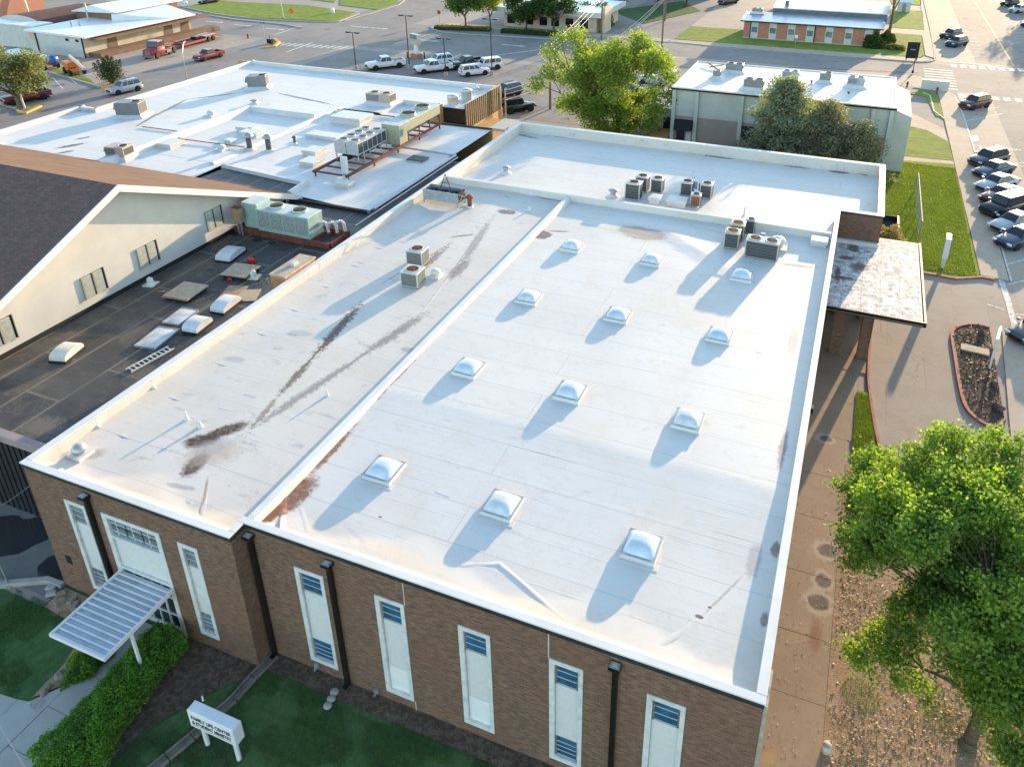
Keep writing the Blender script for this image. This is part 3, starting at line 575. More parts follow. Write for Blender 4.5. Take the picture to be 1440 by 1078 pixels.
poly('planting_bed', [(-25.9, 11.05), (-25.06, 12.2), (-25.06, 15.2), (-29.2, 15.25), (-29.2, 14.2), (-26.6, 14.0), (-26.0, 12.6)], .075, 'dirt')
poly('planting_bed', [(-21.9, 8.6), (-20.9, 9.3), (-21.0, 10.6), (-20.7, 12.0), (-20.2, 12.9), (-19.7, 13.7), (-19.2, 14.4), (-18.75, 14.7), (-18.7, 15.3), (-23.2, 15.3), (-23.2, 14), (-22.3, 10)], .072, 'mulch')
poly('planting_bed', rect(-18.4, .2, 15.35, 16.1), .078, 'mulch')
# parking marks
def mark(name, pts, m='marking', z=.016): return struct(name, B().sheet(pts, z), m)
def line(a, b, w, m='marking', z=.018, name='lane_marking'):
    d = Vector((b[0]-a[0], b[1]-a[1])); d.normalize(); n_ = Vector((-d.y, d.x))*w/2
    return mark(name, [(a[0]+n_.x, a[1]+n_.y), (b[0]+n_.x, b[1]+n_.y), (b[0]-n_.x, b[1]-n_.y), (a[0]-n_.x, a[1]-n_.y)], m, z)
line((23.0, 144), (23.0, 320), .28, 'yline', .02)
line((17.76, 142.58, 0.00), (22.36, 141.75, 0.00), .35, z=.02); line((12.76, 143.37, -0.00), (22.13, 143.23, 0.00), .3, z=.02)
for k in range(11):                                                     # crosswalk blocks on the far side of the crossing
    p = Vector((13.98, 140.56, 0.00)).lerp(Vector((23.70, 141.24, 0.00)), k/7.0)
    mark('crosswalk_bar', rect(p.x-.42, p.x+.42, p.y-1.1, p.y+1.1), z=.022)
for k in range(11):                                                     # and on the near side
    p = Vector((13.87, 120.54, 0.00)).lerp(Vector((20.92, 121.33, 0.00)), k/5.0)
    mark('crosswalk_bar', rect(p.x-.42, p.x+.42, p.y-.95, p.y+.95), z=.022)
for k in range(8):                                                      # ladder crossing beside the black sign
    yb = 124.2+k*1.75; mark('crosswalk_bar', rect(9.4, 13.6, yb, yb+.55), z=.022)
for (a, b) in (((13.21, 111.99, -0.00), (18.06, 116.42, 0.00)), ((13.60, 108.06, 0.00), (18.15, 113.24, 0.00)), ((12.78, 147.99, 0.00), (17.60, 154.17, 0.00)), ((13.34, 144.16, 0.00), (18.17, 150.11, 0.00)), ((15.14, 170.56, 0.00), (18.64, 174.28, 0.00)), ((16.00, 166.40, 0.00), (18.41, 169.57, 0.00))): line(a, b, .16)
for k in range(8):
    p = Vector((17.93, 173.22, 0.00)).lerp(Vector((17.94, 150.02, 0.00)), k/7.0); line((p.x, p.y), (p.x+1.6, p.y+.05), .2)
for k in range(9):
    p = Vector((25.72, 165.26, -0.00)).lerp(Vector((26.62, 191.00, 0.00)), k/8.0); line((p.x, p.y), (p.x+4.5, p.y+2.8), .18)
for (a, b) in (((12.80, 64.94, 0.00), (15.53, 67.78, 0.00)), ((13.12, 61.90, 0.00), (15.98, 64.52, 0.00)), ((11.29, 57.94, 0.00), (12.35, 57.48, 0.00)), ((13.04, 57.11, 0.00), (14.49, 57.27, 0.00)), ((13.22, 97.69, 0.00), (18.09, 97.73, 0.00)), ((13.25, 95.30, 0.00), (18.39, 97.84, 0.00)), ((16.24, 91.96, 0.00), (18.45, 93.31, 0.00)), ((15.97, 90.67, 0.00), (18.67, 92.44, 0.00))): line(a, b, .17)
for k in range(7):
    p = Vector((13.45, 97.78, 0.00)).lerp(Vector((17.97, 97.95, 0.00)), k/6.0); q = Vector((13.38, 95.08, 0.00)).lerp(Vector((17.76, 97.33, 0.00)), k/6.0); line(p, q, .15, z=.0192)
pts_w = [(12.55, 106.99, 0.00), (12.58, 102.62, 0.00), (12.89, 97.29, 0.00), (12.77, 90.83, 0.00), (12.75, 86.23, 0.00), (12.71, 78.18, 0.00), (12.74, 72.67, 0.00), (12.74, 69.12, 0.00), (12.68, 62.34, 0.00), (12.78, 58.86, 0.00), (12.77, 55.16, 0.00), (12.81, 52.31, 0.00)]
for a, b in zip(pts_w[:-1], pts_w[1:]): line(a, b, .42, z=.024, name='kerb_paint')
mark('kerb_paint', [(13.05, 100.44, 0.00), (14.24, 102.08, -0.00), (14.28, 99.78, 0.00), (13.38, 98.87, 0.00)], z=.026)
for (a, b) in (((-93.76, 118.18, -0.00), (-92.79, 109.43, 0.00)), ((-79.17, 122.56, 0.00), (-77.28, 134.92, 0.00)), ((-57.73, 120.81, 0.00), (-52.72, 127.72, 0.00)), ((-63.13, 110.72, 0.00), (-64.11, 119.50, 0.00)), ((-105.01, 120.95, 0.00), (-106.13, 129.99, 0.00))): line(a, b, .35)
for k in range(12):
    p = Vector((-98.72, 114.86, 0.00)).lerp(Vector((-84.56, 116.46, 0.00)), k/11.0); mark('crosswalk_bar', [(p.x-.3, p.y-1.2), (p.x+.35, p.y-1.2), (p.x+.55, p.y+1.2), (p.x-.1, p.y+1.2)], z=.014)
for (px) in ((-126.17, 128.11, 0.00), (-117.85, 127.05, 0.00), (-109.24, 126.30, 0.00), (-58.86, 129.22, 0.00), (-75.39, 127.52, 0.00), (-90.66, 134.43, 0.00), (-94.83, 134.44, 0.00)): mark('lane_arrow', [(px[0]-2, px[1]-.25), (px[0]+1.5, px[1]-.25), (px[0]+1.5, px[1]-.7), (px[0]+2.8, px[1]), (px[0]+1.5, px[1]+.7), (px[0]+1.5, px[1]+.25), (px[0]-2, px[1]+.25)], z=.014)
line((-74.69, 125.01, -0.00), (-37.29, 128.26, 0.00), .35, 'asphalt', .0145, 'road_joint')
line((-29.77, 127.74, 0.00), (-21.50, 127.66, 0.00), .3, 'asphalt', .0145, 'road_joint'); line((-10.54, 129.83, 0.00), (8.62, 133.27, 0.00), .3, 'black', .0145, 'road_joint')
for (a, b) in (((-113.75, 81.64, 0.00), (-106.77, 77.59, 0.00)), ((-112.53, 83.08, 0.00), (-107.39, 80.44, 0.00)), ((-114.45, 80.42, 0.00), (-107.79, 75.91, 0.00))): line(a, b, .2)
for k in range(6): line((-19.5+k*3.2, 172), (-19.5+k*3.2, 178), .25, z=.012)
poly('rear_lot', rect(-24, 3.4, 166.5, 190), .008, 'asphalt')
# kerbs (each its own run)
def chaikin(P):
    for _ in range(2):
        Q = [P[0]]
        for a_, b_ in zip(P[:-1], P[1:]): Q += [a_.lerp(b_, .25), a_.lerp(b_, .75)]
        P = Q+[P[-1]]
    return P
def kerb(name, pts, w, h, m, label=None):
    b = B()
    L = []; Rr = []
    P = [Vector((p[0], p[1])) for p in pts]
    if len(P) > 4: P = chaikin(P)
    for i, p in enumerate(P):
        d = (P[min(i+1, len(P)-1)]-P[max(i-1, 0)]).normalized(); n_ = Vector((-d.y, d.x))*w/2
        L.append(p+n_); Rr.append(p-n_)
    for i in range(len(P)-1):
        q = [L[i], L[i+1], Rr[i+1], Rr[i]]
        b.add([(v.x, v.y, -.02) for v in q]+[(v.x, v.y, h) for v in q], [(0, 1, 2, 3), (7, 6, 5, 4), (0, 4, 5, 1), (1, 5, 6, 2), (2, 6, 7, 3), (3, 7, 4, 0)])
    return struct(name, b, m, label)
kerb('kerb', [(7.0, 61.45), (9.4, 61.3), (11.25, 62.3), (12.2, 62.25)], .22, .15, 'redkerb'); kerb('kerb', [(3.2, 61.6), (7.0, 61.45)], .22, .15, 'redkerb')
kerb('kerb', [(3.45, 60.4), (3.46, 50), (3.42, 45.4), (3.56, 43.4), (3.9, 40.2), (4.3, 37.6), (5.0, 36.7), (9.9, 36.55)], .16, .14, 'redkerb')
isl = [(10.86, 43.53, 0.00), (10.17, 42.44, 0.00), (9.44, 42.83, 0.00), (8.81, 43.92, 0.00), (8.67, 46.43, 0.00), (8.63, 49.76, -0.00), (8.57, 52.52, 0.00), (8.90, 53.53, 0.00), (9.71, 54.25, -0.00), (10.53, 54.48, 0.00), (11.09, 54.30, 0.00)]
kerb('kerb', isl, .2, .16, 'redkerb'); struct('planter_island', B().prism([(p.x, p.y) for p in chaikin([Vector((p[0], p[1])) for p in isl])], -.02, .10), 'mulch')
kerb('kerb', [(13.35, 62.4), (13.42, 118.2), (12.1, 122.3), (9.5, 123.1), (7.6, 123.2)], .15, .13, 'concrete_w'); kerb('kerb', [(-33, 145), (-34, 141.5), (8.6, 141.15), (10.6, 142), (11.7, 145), (11.8, 240)], .18, .14, 'mortarcap')
kerb('kerb', [(8.85, 120.61, 0.00), (9.72, 118.90, 0.00), (9.85, 111.02, 0.00), (10.96, 107.68, 0.00)], .16, .14, 'concrete_w')
kerb('kerb', [(-101.32, 66.87, -0.00), (-99.93, 66.71, 0.00), (-101.20, 69.80, 0.00)], .5, .2, 'yellow'); kerb('kerb', [(-102.05, 79.88, 0.00), (-101.80, 81.74, 0.00)], .5, .2, 'yellow'); kerb('kerb', [(-98.61, 110.93, 0.00), (-97.78, 112.56, 0.00), (-99.57, 115.90, -0.00), (-102.48, 118.27, 0.00)], .6, .2, 'yellow')
kerb('kerb', [(-117.56, 84.06, 0.00), (-103.68, 80.56, 0.00), (-102.05, 79.88, 0.00)], .25, .15, 'mortarcap'); kerb('kerb', [(-107.24, 68.54, 0.00), (-103.33, 67.87, 0.00), (-101.32, 66.87, -0.00)], .3, .15, 'mortarcap')
kerb('kerb', [(-146.26, 136.56, 0.00), (-123.84, 131.72, 0.00), (-110.33, 130.86, 0.00), (-104.48, 128.98, 0.00)], .5, .16, 'mortarcap'); kerb('kerb', [(-148.62, 140.99, 0.00), (-125.06, 133.09, 0.00), (-101.60, 136.03, 0.00), (-102.42, 140.16, 0.00), (-103.57, 147.30, 0.00)], .35, .16, 'mortarcap'); kerb('kerb', [(-139.90, 92.11, 0.00), (-144.74, 131.07, 0.00)], .3, .1, 'mortarcap')
kerb('kerb', [(-101.43, 138.75, 0.00), (-101.40, 148.15, 0.00), (-101.85, 160.52, 0.00), (-108.13, 177.42, 0.00)], .35, .16, 'mortarcap'); kerb('kerb', [(-81.29, 139.77, 0.00), (-78.39, 136.05, 0.00), (-73.40, 134.91, -0.00), (-56.56, 137.08, 0.00), (-39.82, 136.72, 0.00)], .5, .16, 'mortarcap')
# low concrete garden kerb at the left of the front yard
gk = struct('garden_kerb', B().bar((-34.6, 12.6, .12), (-31.66, 14.42, .12), .22, .3).bar((-31.72, 14.4, .12), (-30.2, 15.22, .121), .22, .3).bar((-30.3, 15.2, .12), (-29.34, 15.23, .12), .22, .3), 'mortarcap', 'low pale concrete edging beside the service court')
# wet patch on the court
t = NT('wet_concrete'); t.color((.035, .035, .035)); t.set(.08, 0, .6); MT['wet'] = t.m
def blob(c, rx, ry, n=26, seed=1):
    rd = random.Random(seed); ph = [rd.uniform(0, 6.28) for _ in range(4)]
    return [(c[0]+rx*math.cos(a)*(1+.18*math.sin(2*a+ph[0])+.12*math.sin(3*a+ph[1])+.06*math.sin(7*a+ph[2])), c[1]+ry*math.sin(a)*(1+.18*math.sin(2*a+ph[0])+.12*math.sin(3*a+ph[1])+.06*math.sin(7*a+ph[2]))) for a in [2*math.pi*k/n for k in range(n)]]
poly('puddle', blob((-34.41, 16.49, 0.00), 1.7, 1.5), .017, 'wet', 'dark wet patch on the shaded court'); poly('puddle', blob((-30.54, 15.86, 0.00), .9, .7, seed=4), .018, 'wet')
# ---------------------------------------------------------------- the brick hall
hall = thing('brick_hall', 'large brown brick hall with a white membrane roof and twelve skylights', 'building', (-14, 30, 0))
def HP(b, name, m, parent=hall, **k): return b.build(name, m, parent, world=True, **k)
def wall_holes(b, x0, x1, z0, z1, y, holes, d=.14):
    xs = sorted({x0, x1, *[h[0] for h in holes], *[h[1] for h in holes]}); zs = sorted({z0, z1, *[h[2] for h in holes], *[h[3] for h in holes]})
    for i in range(len(xs)-1):
        for j in range(len(zs)-1):
            cx_, cz_ = (xs[i]+xs[i+1])/2, (zs[j]+zs[j+1])/2
            if any(h[0] < cx_ < h[1] and h[2] < cz_ < h[3] for h in holes): continue
            b.quad((xs[i], y, zs[j]), (xs[i+1], y, zs[j]), (xs[i+1], y, zs[j+1]), (xs[i], y, zs[j+1]))
    for (a, c, e, f) in holes:
        b.quad((a, y, e), (a, y+d, e), (a, y+d, f), (a, y, f)); b.quad((c, y+d, e), (c, y, e), (c, y, f), (c, y+d, f))
        b.quad((a, y, f), (a, y+d, f), (c, y+d, f), (c, y, f)); b.quad((a, y+d, e), (a, y, e), (c, y, e), (c, y+d, e))
YF0, YF1, ZT = 15.34, 16.10, 6.86
W1 = [(-16.6, -15.35, .6, 5.6, 'LL'), (-13.13, -11.96, .57, 5.65, 'LP'), (-9.8, -8.63, .6, 5.65, 'LP'), (-6.46, -5.32, .55, 5.63, 'LL'), (-3.17, -1.98, .6, 5.63, 'LP')]
W0 = [(-27.35, -26.25, .78, 5.76, 'GG'), (-21.4, -20.48, .76, 5.7, 'GG')]
ENT = (-25.32, -22.34, .08, 5.78)
b = B(); wall_holes(b, -18.63, .22, -.2, ZT, YF1, [w[:4] for w in W1]); HP(b, 'wall', 'brick')
b = B(); wall_holes(b, -29.32, -18.63, -.2, ZT, YF0, [w[:4] for w in W0]+[ENT]); b.quad((-18.63, YF0, -.2), (-18.63, YF1, -.2), (-18.63, YF1, ZT), (-18.63, YF0, ZT)); HP(b, 'wall', 'brick')
b = B(); b.quad((.22, YF1, -.2), (.22, 54.75, -.2), (.22, 54.75, ZT), (.22, YF1, ZT)); b.quad((.22, 54.75, -.2), (3.1, 54.75, -.2), (3.1, 54.75, ZT), (.22, 54.75, ZT)); b.quad((3.1, 54.75, -.2), (3.1, 65.85, -.2), (3.1, 65.85, ZT), (3.1, 54.75, ZT)); HP(b, 'wall', 'brick')
b = B(); b.quad((3.1, 65.85, -.2), (-29.32, 65.85, -.2), (-29.32, 65.85, ZT), (3.1, 65.85, ZT)); b.quad((-29.32, 65.85, -.2), (-29.32, YF0, -.2), (-29.32, YF0, ZT), (-29.32, 65.85, ZT)); HP(b, 'wall', 'brick')
for x in (-11.9, -6.5): HP(B().box(x-.015, x+.015, YF1-.006, YF1+.01, 5.66 if x < -8 else 5.64, 6.8), 'joint_seal', 'stone')
for x, z0, z1 in ((-11.9, 0, .55),): HP(B().box(x-.015, x+.015, YF1-.006, YF1+.01, z0, z1), 'joint_seal', 'stone')
# windows
def window(w, y):
    x0, x1, z0, z1, ty = w; f = .17; d = .11
    b = B()
    for (a, c, e, g) in ((x0-.02, x0+f, z0-.02, z1+.02), (x1-f*.8, x1+.02, z0-.02, z1+.02), (x0+f, x1-f*.8, z1-.17, z1+.02), (x0+f, x1-f*.8, z0-.02, z0+.2)):
        b.box(a, c, y-.03, y+.13, e, g)
    win = HP(b, 'window', 'stone')
    ix0, ix1 = x0+f+.01, x1-f*.8-.01; iz0, iz1 = z0+.2, z1-.17
    tl, bl = 1.02, 1.0
    def louvre(a, c, n, g):
        HP(B().box(ix0, ix1, y+.125, y+.16, a, c), 'louvre_backing', 'glass_dark', win)
        HP(B().box(ix0, ix0+.06, y+.06, y+.125, a, c).box(ix1-.06, ix1, y+.06, y+.125, a, c).box(ix0, ix1, y+.06, y+.125, a, a+.07), 'louvre_frame', 'grey', win)
        h = (c-a-.07)/n
        for k in range(n):
            zb = a+.07+k*h
            HP(B().add([(ix0+.06, y+.045, zb+.015), (ix1-.06, y+.045, zb+.015), (ix1-.06, y+.118, zb+h), (ix0+.06, y+.118, zb+h), (ix0+.06, y+.055, zb+.005), (ix1-.06, y+.055, zb+.005), (ix1-.06, y+.123, zb+h-.01), (ix0+.06, y+.123, zb+h-.01)],
                     [(0, 1, 2, 3), (7, 6, 5, 4), (0, 4, 5, 1), (2, 6, 7, 3)]), 'louvre_pane', g, win)
            HP(B().box(ix0+.055, ix1-.055, y+.032, y+.047, zb, zb+.03), 'louvre_clip', 'lightgrey', win)
    g = 'glass_pale' if 'G' in ty else 'glass_blue'
    louvre(iz1-tl, iz1, 3, g)
    if ty[1] in 'LG':
        louvre(iz0, iz0+bl, 4, g); HP(B().box(ix0, ix1, y+.07, y+.12, iz0+bl+.005, iz1-tl-.005), 'panel', 'panel', win)
    else:
        HP(B().box(ix0, ix1, y+.07, y+.12, iz0+1.25, iz1-tl-.005), 'panel', 'panel', win); HP(B().box(ix0, ix1, y+.065, y+.12, iz0, iz0+1.24), 'lower_panel', 'panel2', win)
for w in W1: window(w, YF1)
for w in W0: window(w, YF0)
# entrance bay
x0, x1, z0, z1 = ENT; y = YF0; b = B()
for (a, c, e, g) in ((x0-.02, x0+.22, z0, z1+.02), (x1-.2, x1+.02, z0, z1+.02), (x0+.22, x1-.2, z1-.18, z1+.02), (x0+.22, x1-.2, 4.55, 4.68), (x0+.22, x1-.2, 2.86, 3.0)): b.box(a, c, y-.03, y+.13, e, g)
ent = HP(b, 'entrance_bay', 'stone')
HP(B().box(x0+.225, x1-.205, y+.06, y+.12, 3.005, 4.545), 'panel', 'panel', ent)
for i in range(3):
    for j in range(2):
        u0 = x0+.25+i*.85; w0 = 4.72+j*.45
        HP(B().box(u0, u0+.78, y+.07, y+.1, w0, w0+.40), 'transom_pane', 'glass_pale', ent)
        HP(B().box(u0+.3, u0+.34, y+.05, y+.075, w0, w0+.40).box(u0, u0+.78, y+.05, y+.075, w0+.14, w0+.17), 'transom_bar', 'stone', ent)
for i in range(5):
    u0 = x0+.25+i*.50
    for (w0, w1) in ((.32, 1.05), (1.12, 2.05), (2.12, 2.84)): HP(B().box(u0, u0+.44, y+.09, y+.12, w0, w1), 'door_pane', 'glass_dark', ent)
    HP(B().box(u0+.445, u0+.495, y+.03, y+.12, z0, 2.86), 'mullion', 'white', ent)
HP(B().box(x0+.22, x1-.2, y+.04, y+.115, z0, .3).box(x0+.22, x1-.2, y+.04, y+.115, 1.055, 1.115).box(x0+.22, x1-.2, y+.04, y+.115, 2.055, 2.115), 'door_rail', 'white', ent)
HP(B().box(-28.6, -28.28, YF0-.02, YF0+.02, 1.75, 2.2), 'vent_grille', 'black')
# awning over the entrance
aw = HP(B().box(-25.06, -24.98, 12.0, 15.3, 2.76, 2.93).box(-22.34, -22.26, 12.0, 15.3, 2.76, 2.93).box(-24.98, -22.34, 12.0, 12.07, 2.76, 2.93), 'awning', 'white')
n = 13
for k in range(n):
    ya = 12.08+k*(3.2/n); yb = ya+3.2/n-.012
    HP(B().box(-24.97, -22.35, ya, yb, 2.80, 2.83), 'roof_pan', 'steelblue_pan', aw); HP(B().box(-24.97, -22.35, ya, ya+.06, 2.832, 2.91), 'pan_rib', 'panrib', aw)
for (px, py) in ((-22.30, 13.2), (-25.02, 13.6)): HP(B().box(px-.05, px+.05, py-.05, py+.05, 0, 2.76), 'awning_post', 'white', aw)
# downspouts with leader heads
for (x, y) in ((-18.42, 16.0), (-14.92, 16.0), (-4.22, 16.0), (-25.85, 15.24)):
    ds = HP(B().box(x-.085, x+.085, y-.06, y+.09, .05, 6.42).box(x-.085, x+.085, y-.22, y-.05, .03, .16), 'downspout', 'darkmetal')
    HP(B().hexa([(x-.1, y-.1, 6.3), (x+.1, y-.1, 6.3), (x+.1, y+.09, 6.3), (x-.1, y+.09, 6.3)], [(x-.19, y-.2, 6.48), (x+.19, y-.2, 6.48), (x+.19, y+.09, 6.48), (x-.19, y+.09, 6.48)]).box(x-.19, x+.19, y-.2, y+.09, 6.482, 6.6), 'leader_head', 'darkmetal', ds)
    HP(B().box(x-.17, x+.17, y-.18, y+.05, 6.6, 6.625), 'head_rim', 'steelblue', ds); HP(B().box(x-.1, x+.1, y-.12, y+.02, 6.626, 6.64), 'outlet', 'beige', ds)  # tan outlet piece is coloured to imitate a yellowish glint inside the head
for (x, z) in ((-16.35, .35), (-13.6, .3)): HP(B().cyl((x, 16.1, z), (x, 15.92, z), .05, .05, 8).cyl((x, 15.93, z), (x-.03, 15.9, z-.1), .035, .035, 8).box(x-.09, x+.09, 15.98, 16.09, z-.05, z+.17), 'spigot', 'tin')
# parapets, copings and drip edges
PZ = 7.05
def par(x0, x1, y0, y1, z0=5.9, name='parapet'): HP(B().box(x0, x1, y0, y1, z0, PZ-.055), name, 'membrane_west')
par(-29.28, -28.95, 15.6, 65.5); par(-29.28, 3.06, 65.5, 65.82); par(2.78, 3.06, 55.05, 65.49); par(-.02, .18, 16.45, 55.1); par(.2, 3.06, 54.79, 55.04)
def cop(x0, x1, y0, y1, trim): 
    HP(B().cbox(x0, x1, y0, y1, PZ-.05, PZ, .012), 'coping', 'coping')
cop(-29.38, -28.98, 15.56, 65.45, 0); cop(-29.38, -18.60, 15.28, 15.555, 0); cop(-18.87, -18.595, 15.56, 16.04, 0); cop(-18.88, .27, 16.045, 16.32, 0)
cop(-.03, .28, 16.325, 54.66, 0); cop(.285, 3.16, 54.68, 55.08, 0); cop(2.70, 3.16, 55.085, 65.42, 0); cop(-29.38, 3.16, 65.455, 65.91, 0)
b = B().box(-29.36, -18.585, 15.30, 15.36, 6.80, 6.995).box(-18.67, -18.575, 15.37, 16.06, 6.80, 6.995).box(-18.56, .255, 16.06, 16.12, 6.80, 6.995).box(.2, .262, 16.13, 54.7, 6.80, 6.995).box(.27, 3.12, 54.70, 54.76, 6.84, 6.995); HP(b, 'drip_edge', 'coping_trim')
# roof surfaces
def und(x, y): return .004*math.sin(x*.31+y*.23+1)+.004*math.sin(x*.17-y*.41)+.0025*math.sin(x*.9+y*.5+2*math.sin(y*.37))
def tri(t): return abs((t % 1.0)*2-1)
def h_main(x, y):
    z = (6.64-.006*(y-25.4) if y > 25.4 else 6.64-.22*(1-math.exp((y-25.4)/4.5)))+und(x, y)
    wdt = .75+1.35*tri((x+18.7)/7.2+.1)
    e = max(0, 1-(y-16.3)/wdt); z += .10*e+.30*max(0, 1-(y-16.3)/.28)
    z += 0
    z += .10*max(0, 1-abs((x+8.6)*.9+(y-46.4))/1.6)*max(0, 1-abs(y-46)/3.5)
    return z
def h_west(x, y):
    z = 6.42+und(x*1.1, y*.9)+.12*max(0, 1-abs(x+23.6)/5.2)+.14*max(0, 1-(x+28.99)/1.6)
    wdt = .4+1.2*tri((x+29)/5.1)
    z += .10*max(0, 1-(y-15.53)/(wdt+.2))+.32*max(0, 1-(y-15.53)/.28)
    return z
HP(B().surf(95, 175, lambda u, v: (-18.6+18.6*u, 16.3+34.38*v, h_main(-18.6+18.6*u, 16.3+34.38*v))), 'roof_membrane', 'membrane_main')
HP(B().surf(52, 175, lambda u, v: (-28.99+10.33*u, 15.53+35.15*v, h_west(-28.99+10.33*u, 15.53+35.15*v))), 'roof_membrane', 'membrane_west')
HP(B().surf(60, 34, lambda u, v: (-28.96+28.9*u, 50.7+14.85*v, 6.15+und(-28.96+28.9*u, 50.7+14.85*v)*1.3)).surf(8, 24, lambda u, v: (-.06+2.9*u, 55.0+10.55*v, 6.15+und(-.06+2.9*u, 55+10.55*v)*.5)), 'roof_membrane', 'membrane_north')
# expansion-joint curb between the two roofs, and the curb of the north roof
HP(B().hexa([(-19.0, 16.5, 6.3), (-18.42, 16.5, 6.3), (-18.42, 50.45, 6.3), (-19.0, 50.45, 6.3)], [(-18.86, 16.5, 6.83), (-18.56, 16.5, 6.83), (-18.56, 50.45, 6.83), (-18.86, 50.45, 6.83)]), 'joint_curb', 'coping')
HP(B().hexa([(-28.96, 50.44, 6.0), (-.1, 50.44, 6.0), (-.1, 51.05, 6.0), (-28.96, 51.05, 6.0)], [(-28.96, 50.55, 6.98), (-.1, 50.55, 6.98), (-.1, 50.85, 6.98), (-28.96, 50.85, 6.98)]), 'roof_curb', 'membrane_north')
# crickets behind the west parapet
for (px) in ((-29.14, 18.50, 6.50), (-29.02, 21.58, 6.50), (-29.04, 15.85, 6.50)):
    x = -28.94; y = px[1]
    HP(B().add([(x, y-.4, 6.4), (x, y+.4, 6.4), (x+.4, y, 6.42), (x, y, 6.66)], [(0, 2, 3), (2, 1, 3), (0, 1, 2)]), 'cricket', 'membrane_west')
# lapped seams, wrinkles and creases in the membranes
rl = random.Random(5)
def ridge(pts, w, h, hf, m, name):
    b = B(); P = [Vector((p[0], p[1])) for p in pts]; Q = []
    for i in range(len(P)-1):
        L = (P[i+1]-P[i]).length; k = max(2, int(L/.8)); Q += [P[i].lerp(P[i+1], j/k) for j in range(k)]
    Q.append(P[-1]); ra, rc, rb_ = [], [], []
    for i, q in enumerate(Q):
        d = (Q[min(i+1, len(Q)-1)]-Q[max(i-1, 0)]).normalized(); n_ = Vector((-d.y, d.x)); q2 = q+n_*rl.uniform(-.012, .012); e = min(1, i/2, (len(Q)-1-i)/2)*(h*rl.uniform(.6, 1.3))
        for lst, o_, zz in ((ra, -w/2, -.004), (rc, 0, e+.003), (rb_, w/2, -.004)): s_ = q2+n_*o_; lst.append((s_.x, s_.y, hf(s_.x, s_.y)+zz))
    n = len(Q); b.add(ra+rc+rb_, [(i, i+1, n+i+1, n+i) for i in range(n-1)]+[(n+i, n+i+1, 2*n+i+1, 2*n+i) for i in range(n-1)], True); HP(b, name, m)
yy = 17.9
while yy < 50:
    xa, xb = -18.3, -.25
    if rl.random() < .45:
        xm = rl.uniform(-14, -4); ridge([(xa, yy), (xm, yy+rl.uniform(-.03, .03))], .11, .0018, h_main, 'membrane_main', 'seam_lap'); ridge([(xm+.05, yy+.16), (xb, yy+.16+rl.uniform(-.04, .04))], .11, .0018, h_main, 'membrane_main', 'seam_lap')
    else: ridge([(xa, yy+rl.uniform(-.03, .03)), ((xa+xb)/2, yy+rl.uniform(-.04, .04)), (xb, yy+rl.uniform(-.03, .03))], .11, .0018, h_main, 'membrane_main', 'seam_lap')
    yy += rl.choice((1.85, 1.85, 1.7, 2.0))
for k in range(46):
    x, y = rl.uniform(-18, -2), rl.uniform(18, 49); L = rl.uniform(.8, 3.5); a = rl.gauss(0, .06)
    ridge([(x, y), (x+L*math.cos(a), y+L*math.sin(a))], rl.uniform(.08, .2), rl.uniform(.002, .006), h_main, 'membrane_main', 'wrinkle')
for k in range(8):
    x, y = rl.uniform(-17, -2), rl.uniform(19, 48); ridge([(x, y), (x+rl.uniform(-.1, .1), y+1.8)], .1, .01, h_main, 'membrane_main', 'seam_lap')
for pts in (((-10.70, 17.66, 6.50), (-9.27, 18.29, 6.50), (-6.25, 16.95, 6.50)), ((-17.29, 16.50, 6.50), (-18.73, 18.38, 6.50), (-18.74, 17.23, 6.50)), ((-17.95, 18.26, 6.50), (-16.54, 16.95, 6.50)), ((-3.09, 17.27, 6.50), (-2.13, 18.69, 6.50)), ((-1.08, 20.88, 6.50), (-1.52, 18.58, 6.50))): ridge(pts, .22, .022, h_main, 'membrane_main', 'crease')
for pts in (((-22.19, 17.96, 6.50), (-20.77, 16.15, 6.50)), ((-22.91, 17.50, 6.50), (-22.19, 17.96, 6.50)), ((-23.06, 23.51, 6.50), (-23.82, 28.74, 6.50), (-23.46, 41.66, 6.50)), ((-22.53, 20.95, 6.50), (-20.31, 30.13, 6.50), (-22.51, 45.16, 6.50)), ((-22.53, 20.95, 6.50), (-23.06, 23.51, 6.50))): ridge(pts, .2, .018, h_west, 'membrane_west', 'crease')
for k in range(26):
    x, y = rl.uniform(-28, -20), rl.uniform(17.5, 49); L = rl.uniform(.6, 2.5); a = rl.gauss(0, .1); ridge([(x, y), (x+L*math.cos(a), y+L*math.sin(a))], rl.uniform(.08, .18), rl.uniform(.004, .012), h_west, 'membrane_west', 'wrinkle')
yy = 18.5
while yy < 50: ridge([(-28.7, yy), (-23.8, yy+rl.uniform(-.05, .05)), (-19.1, yy)], .11, .002, h_west, 'membrane_west', 'seam_lap'); yy += rl.choice((2.9, 3.0, 2.7))
h_n = lambda x, y: 6.15+und(x, y)*1.3
for yy in (53.4, 56.2, 59.1, 62.0): ridge([(-28.6, yy), (-14, yy+rl.uniform(-.05, .05)), (-.3, yy)], .12, .002, h_n, 'membrane_north', 'seam_lap')
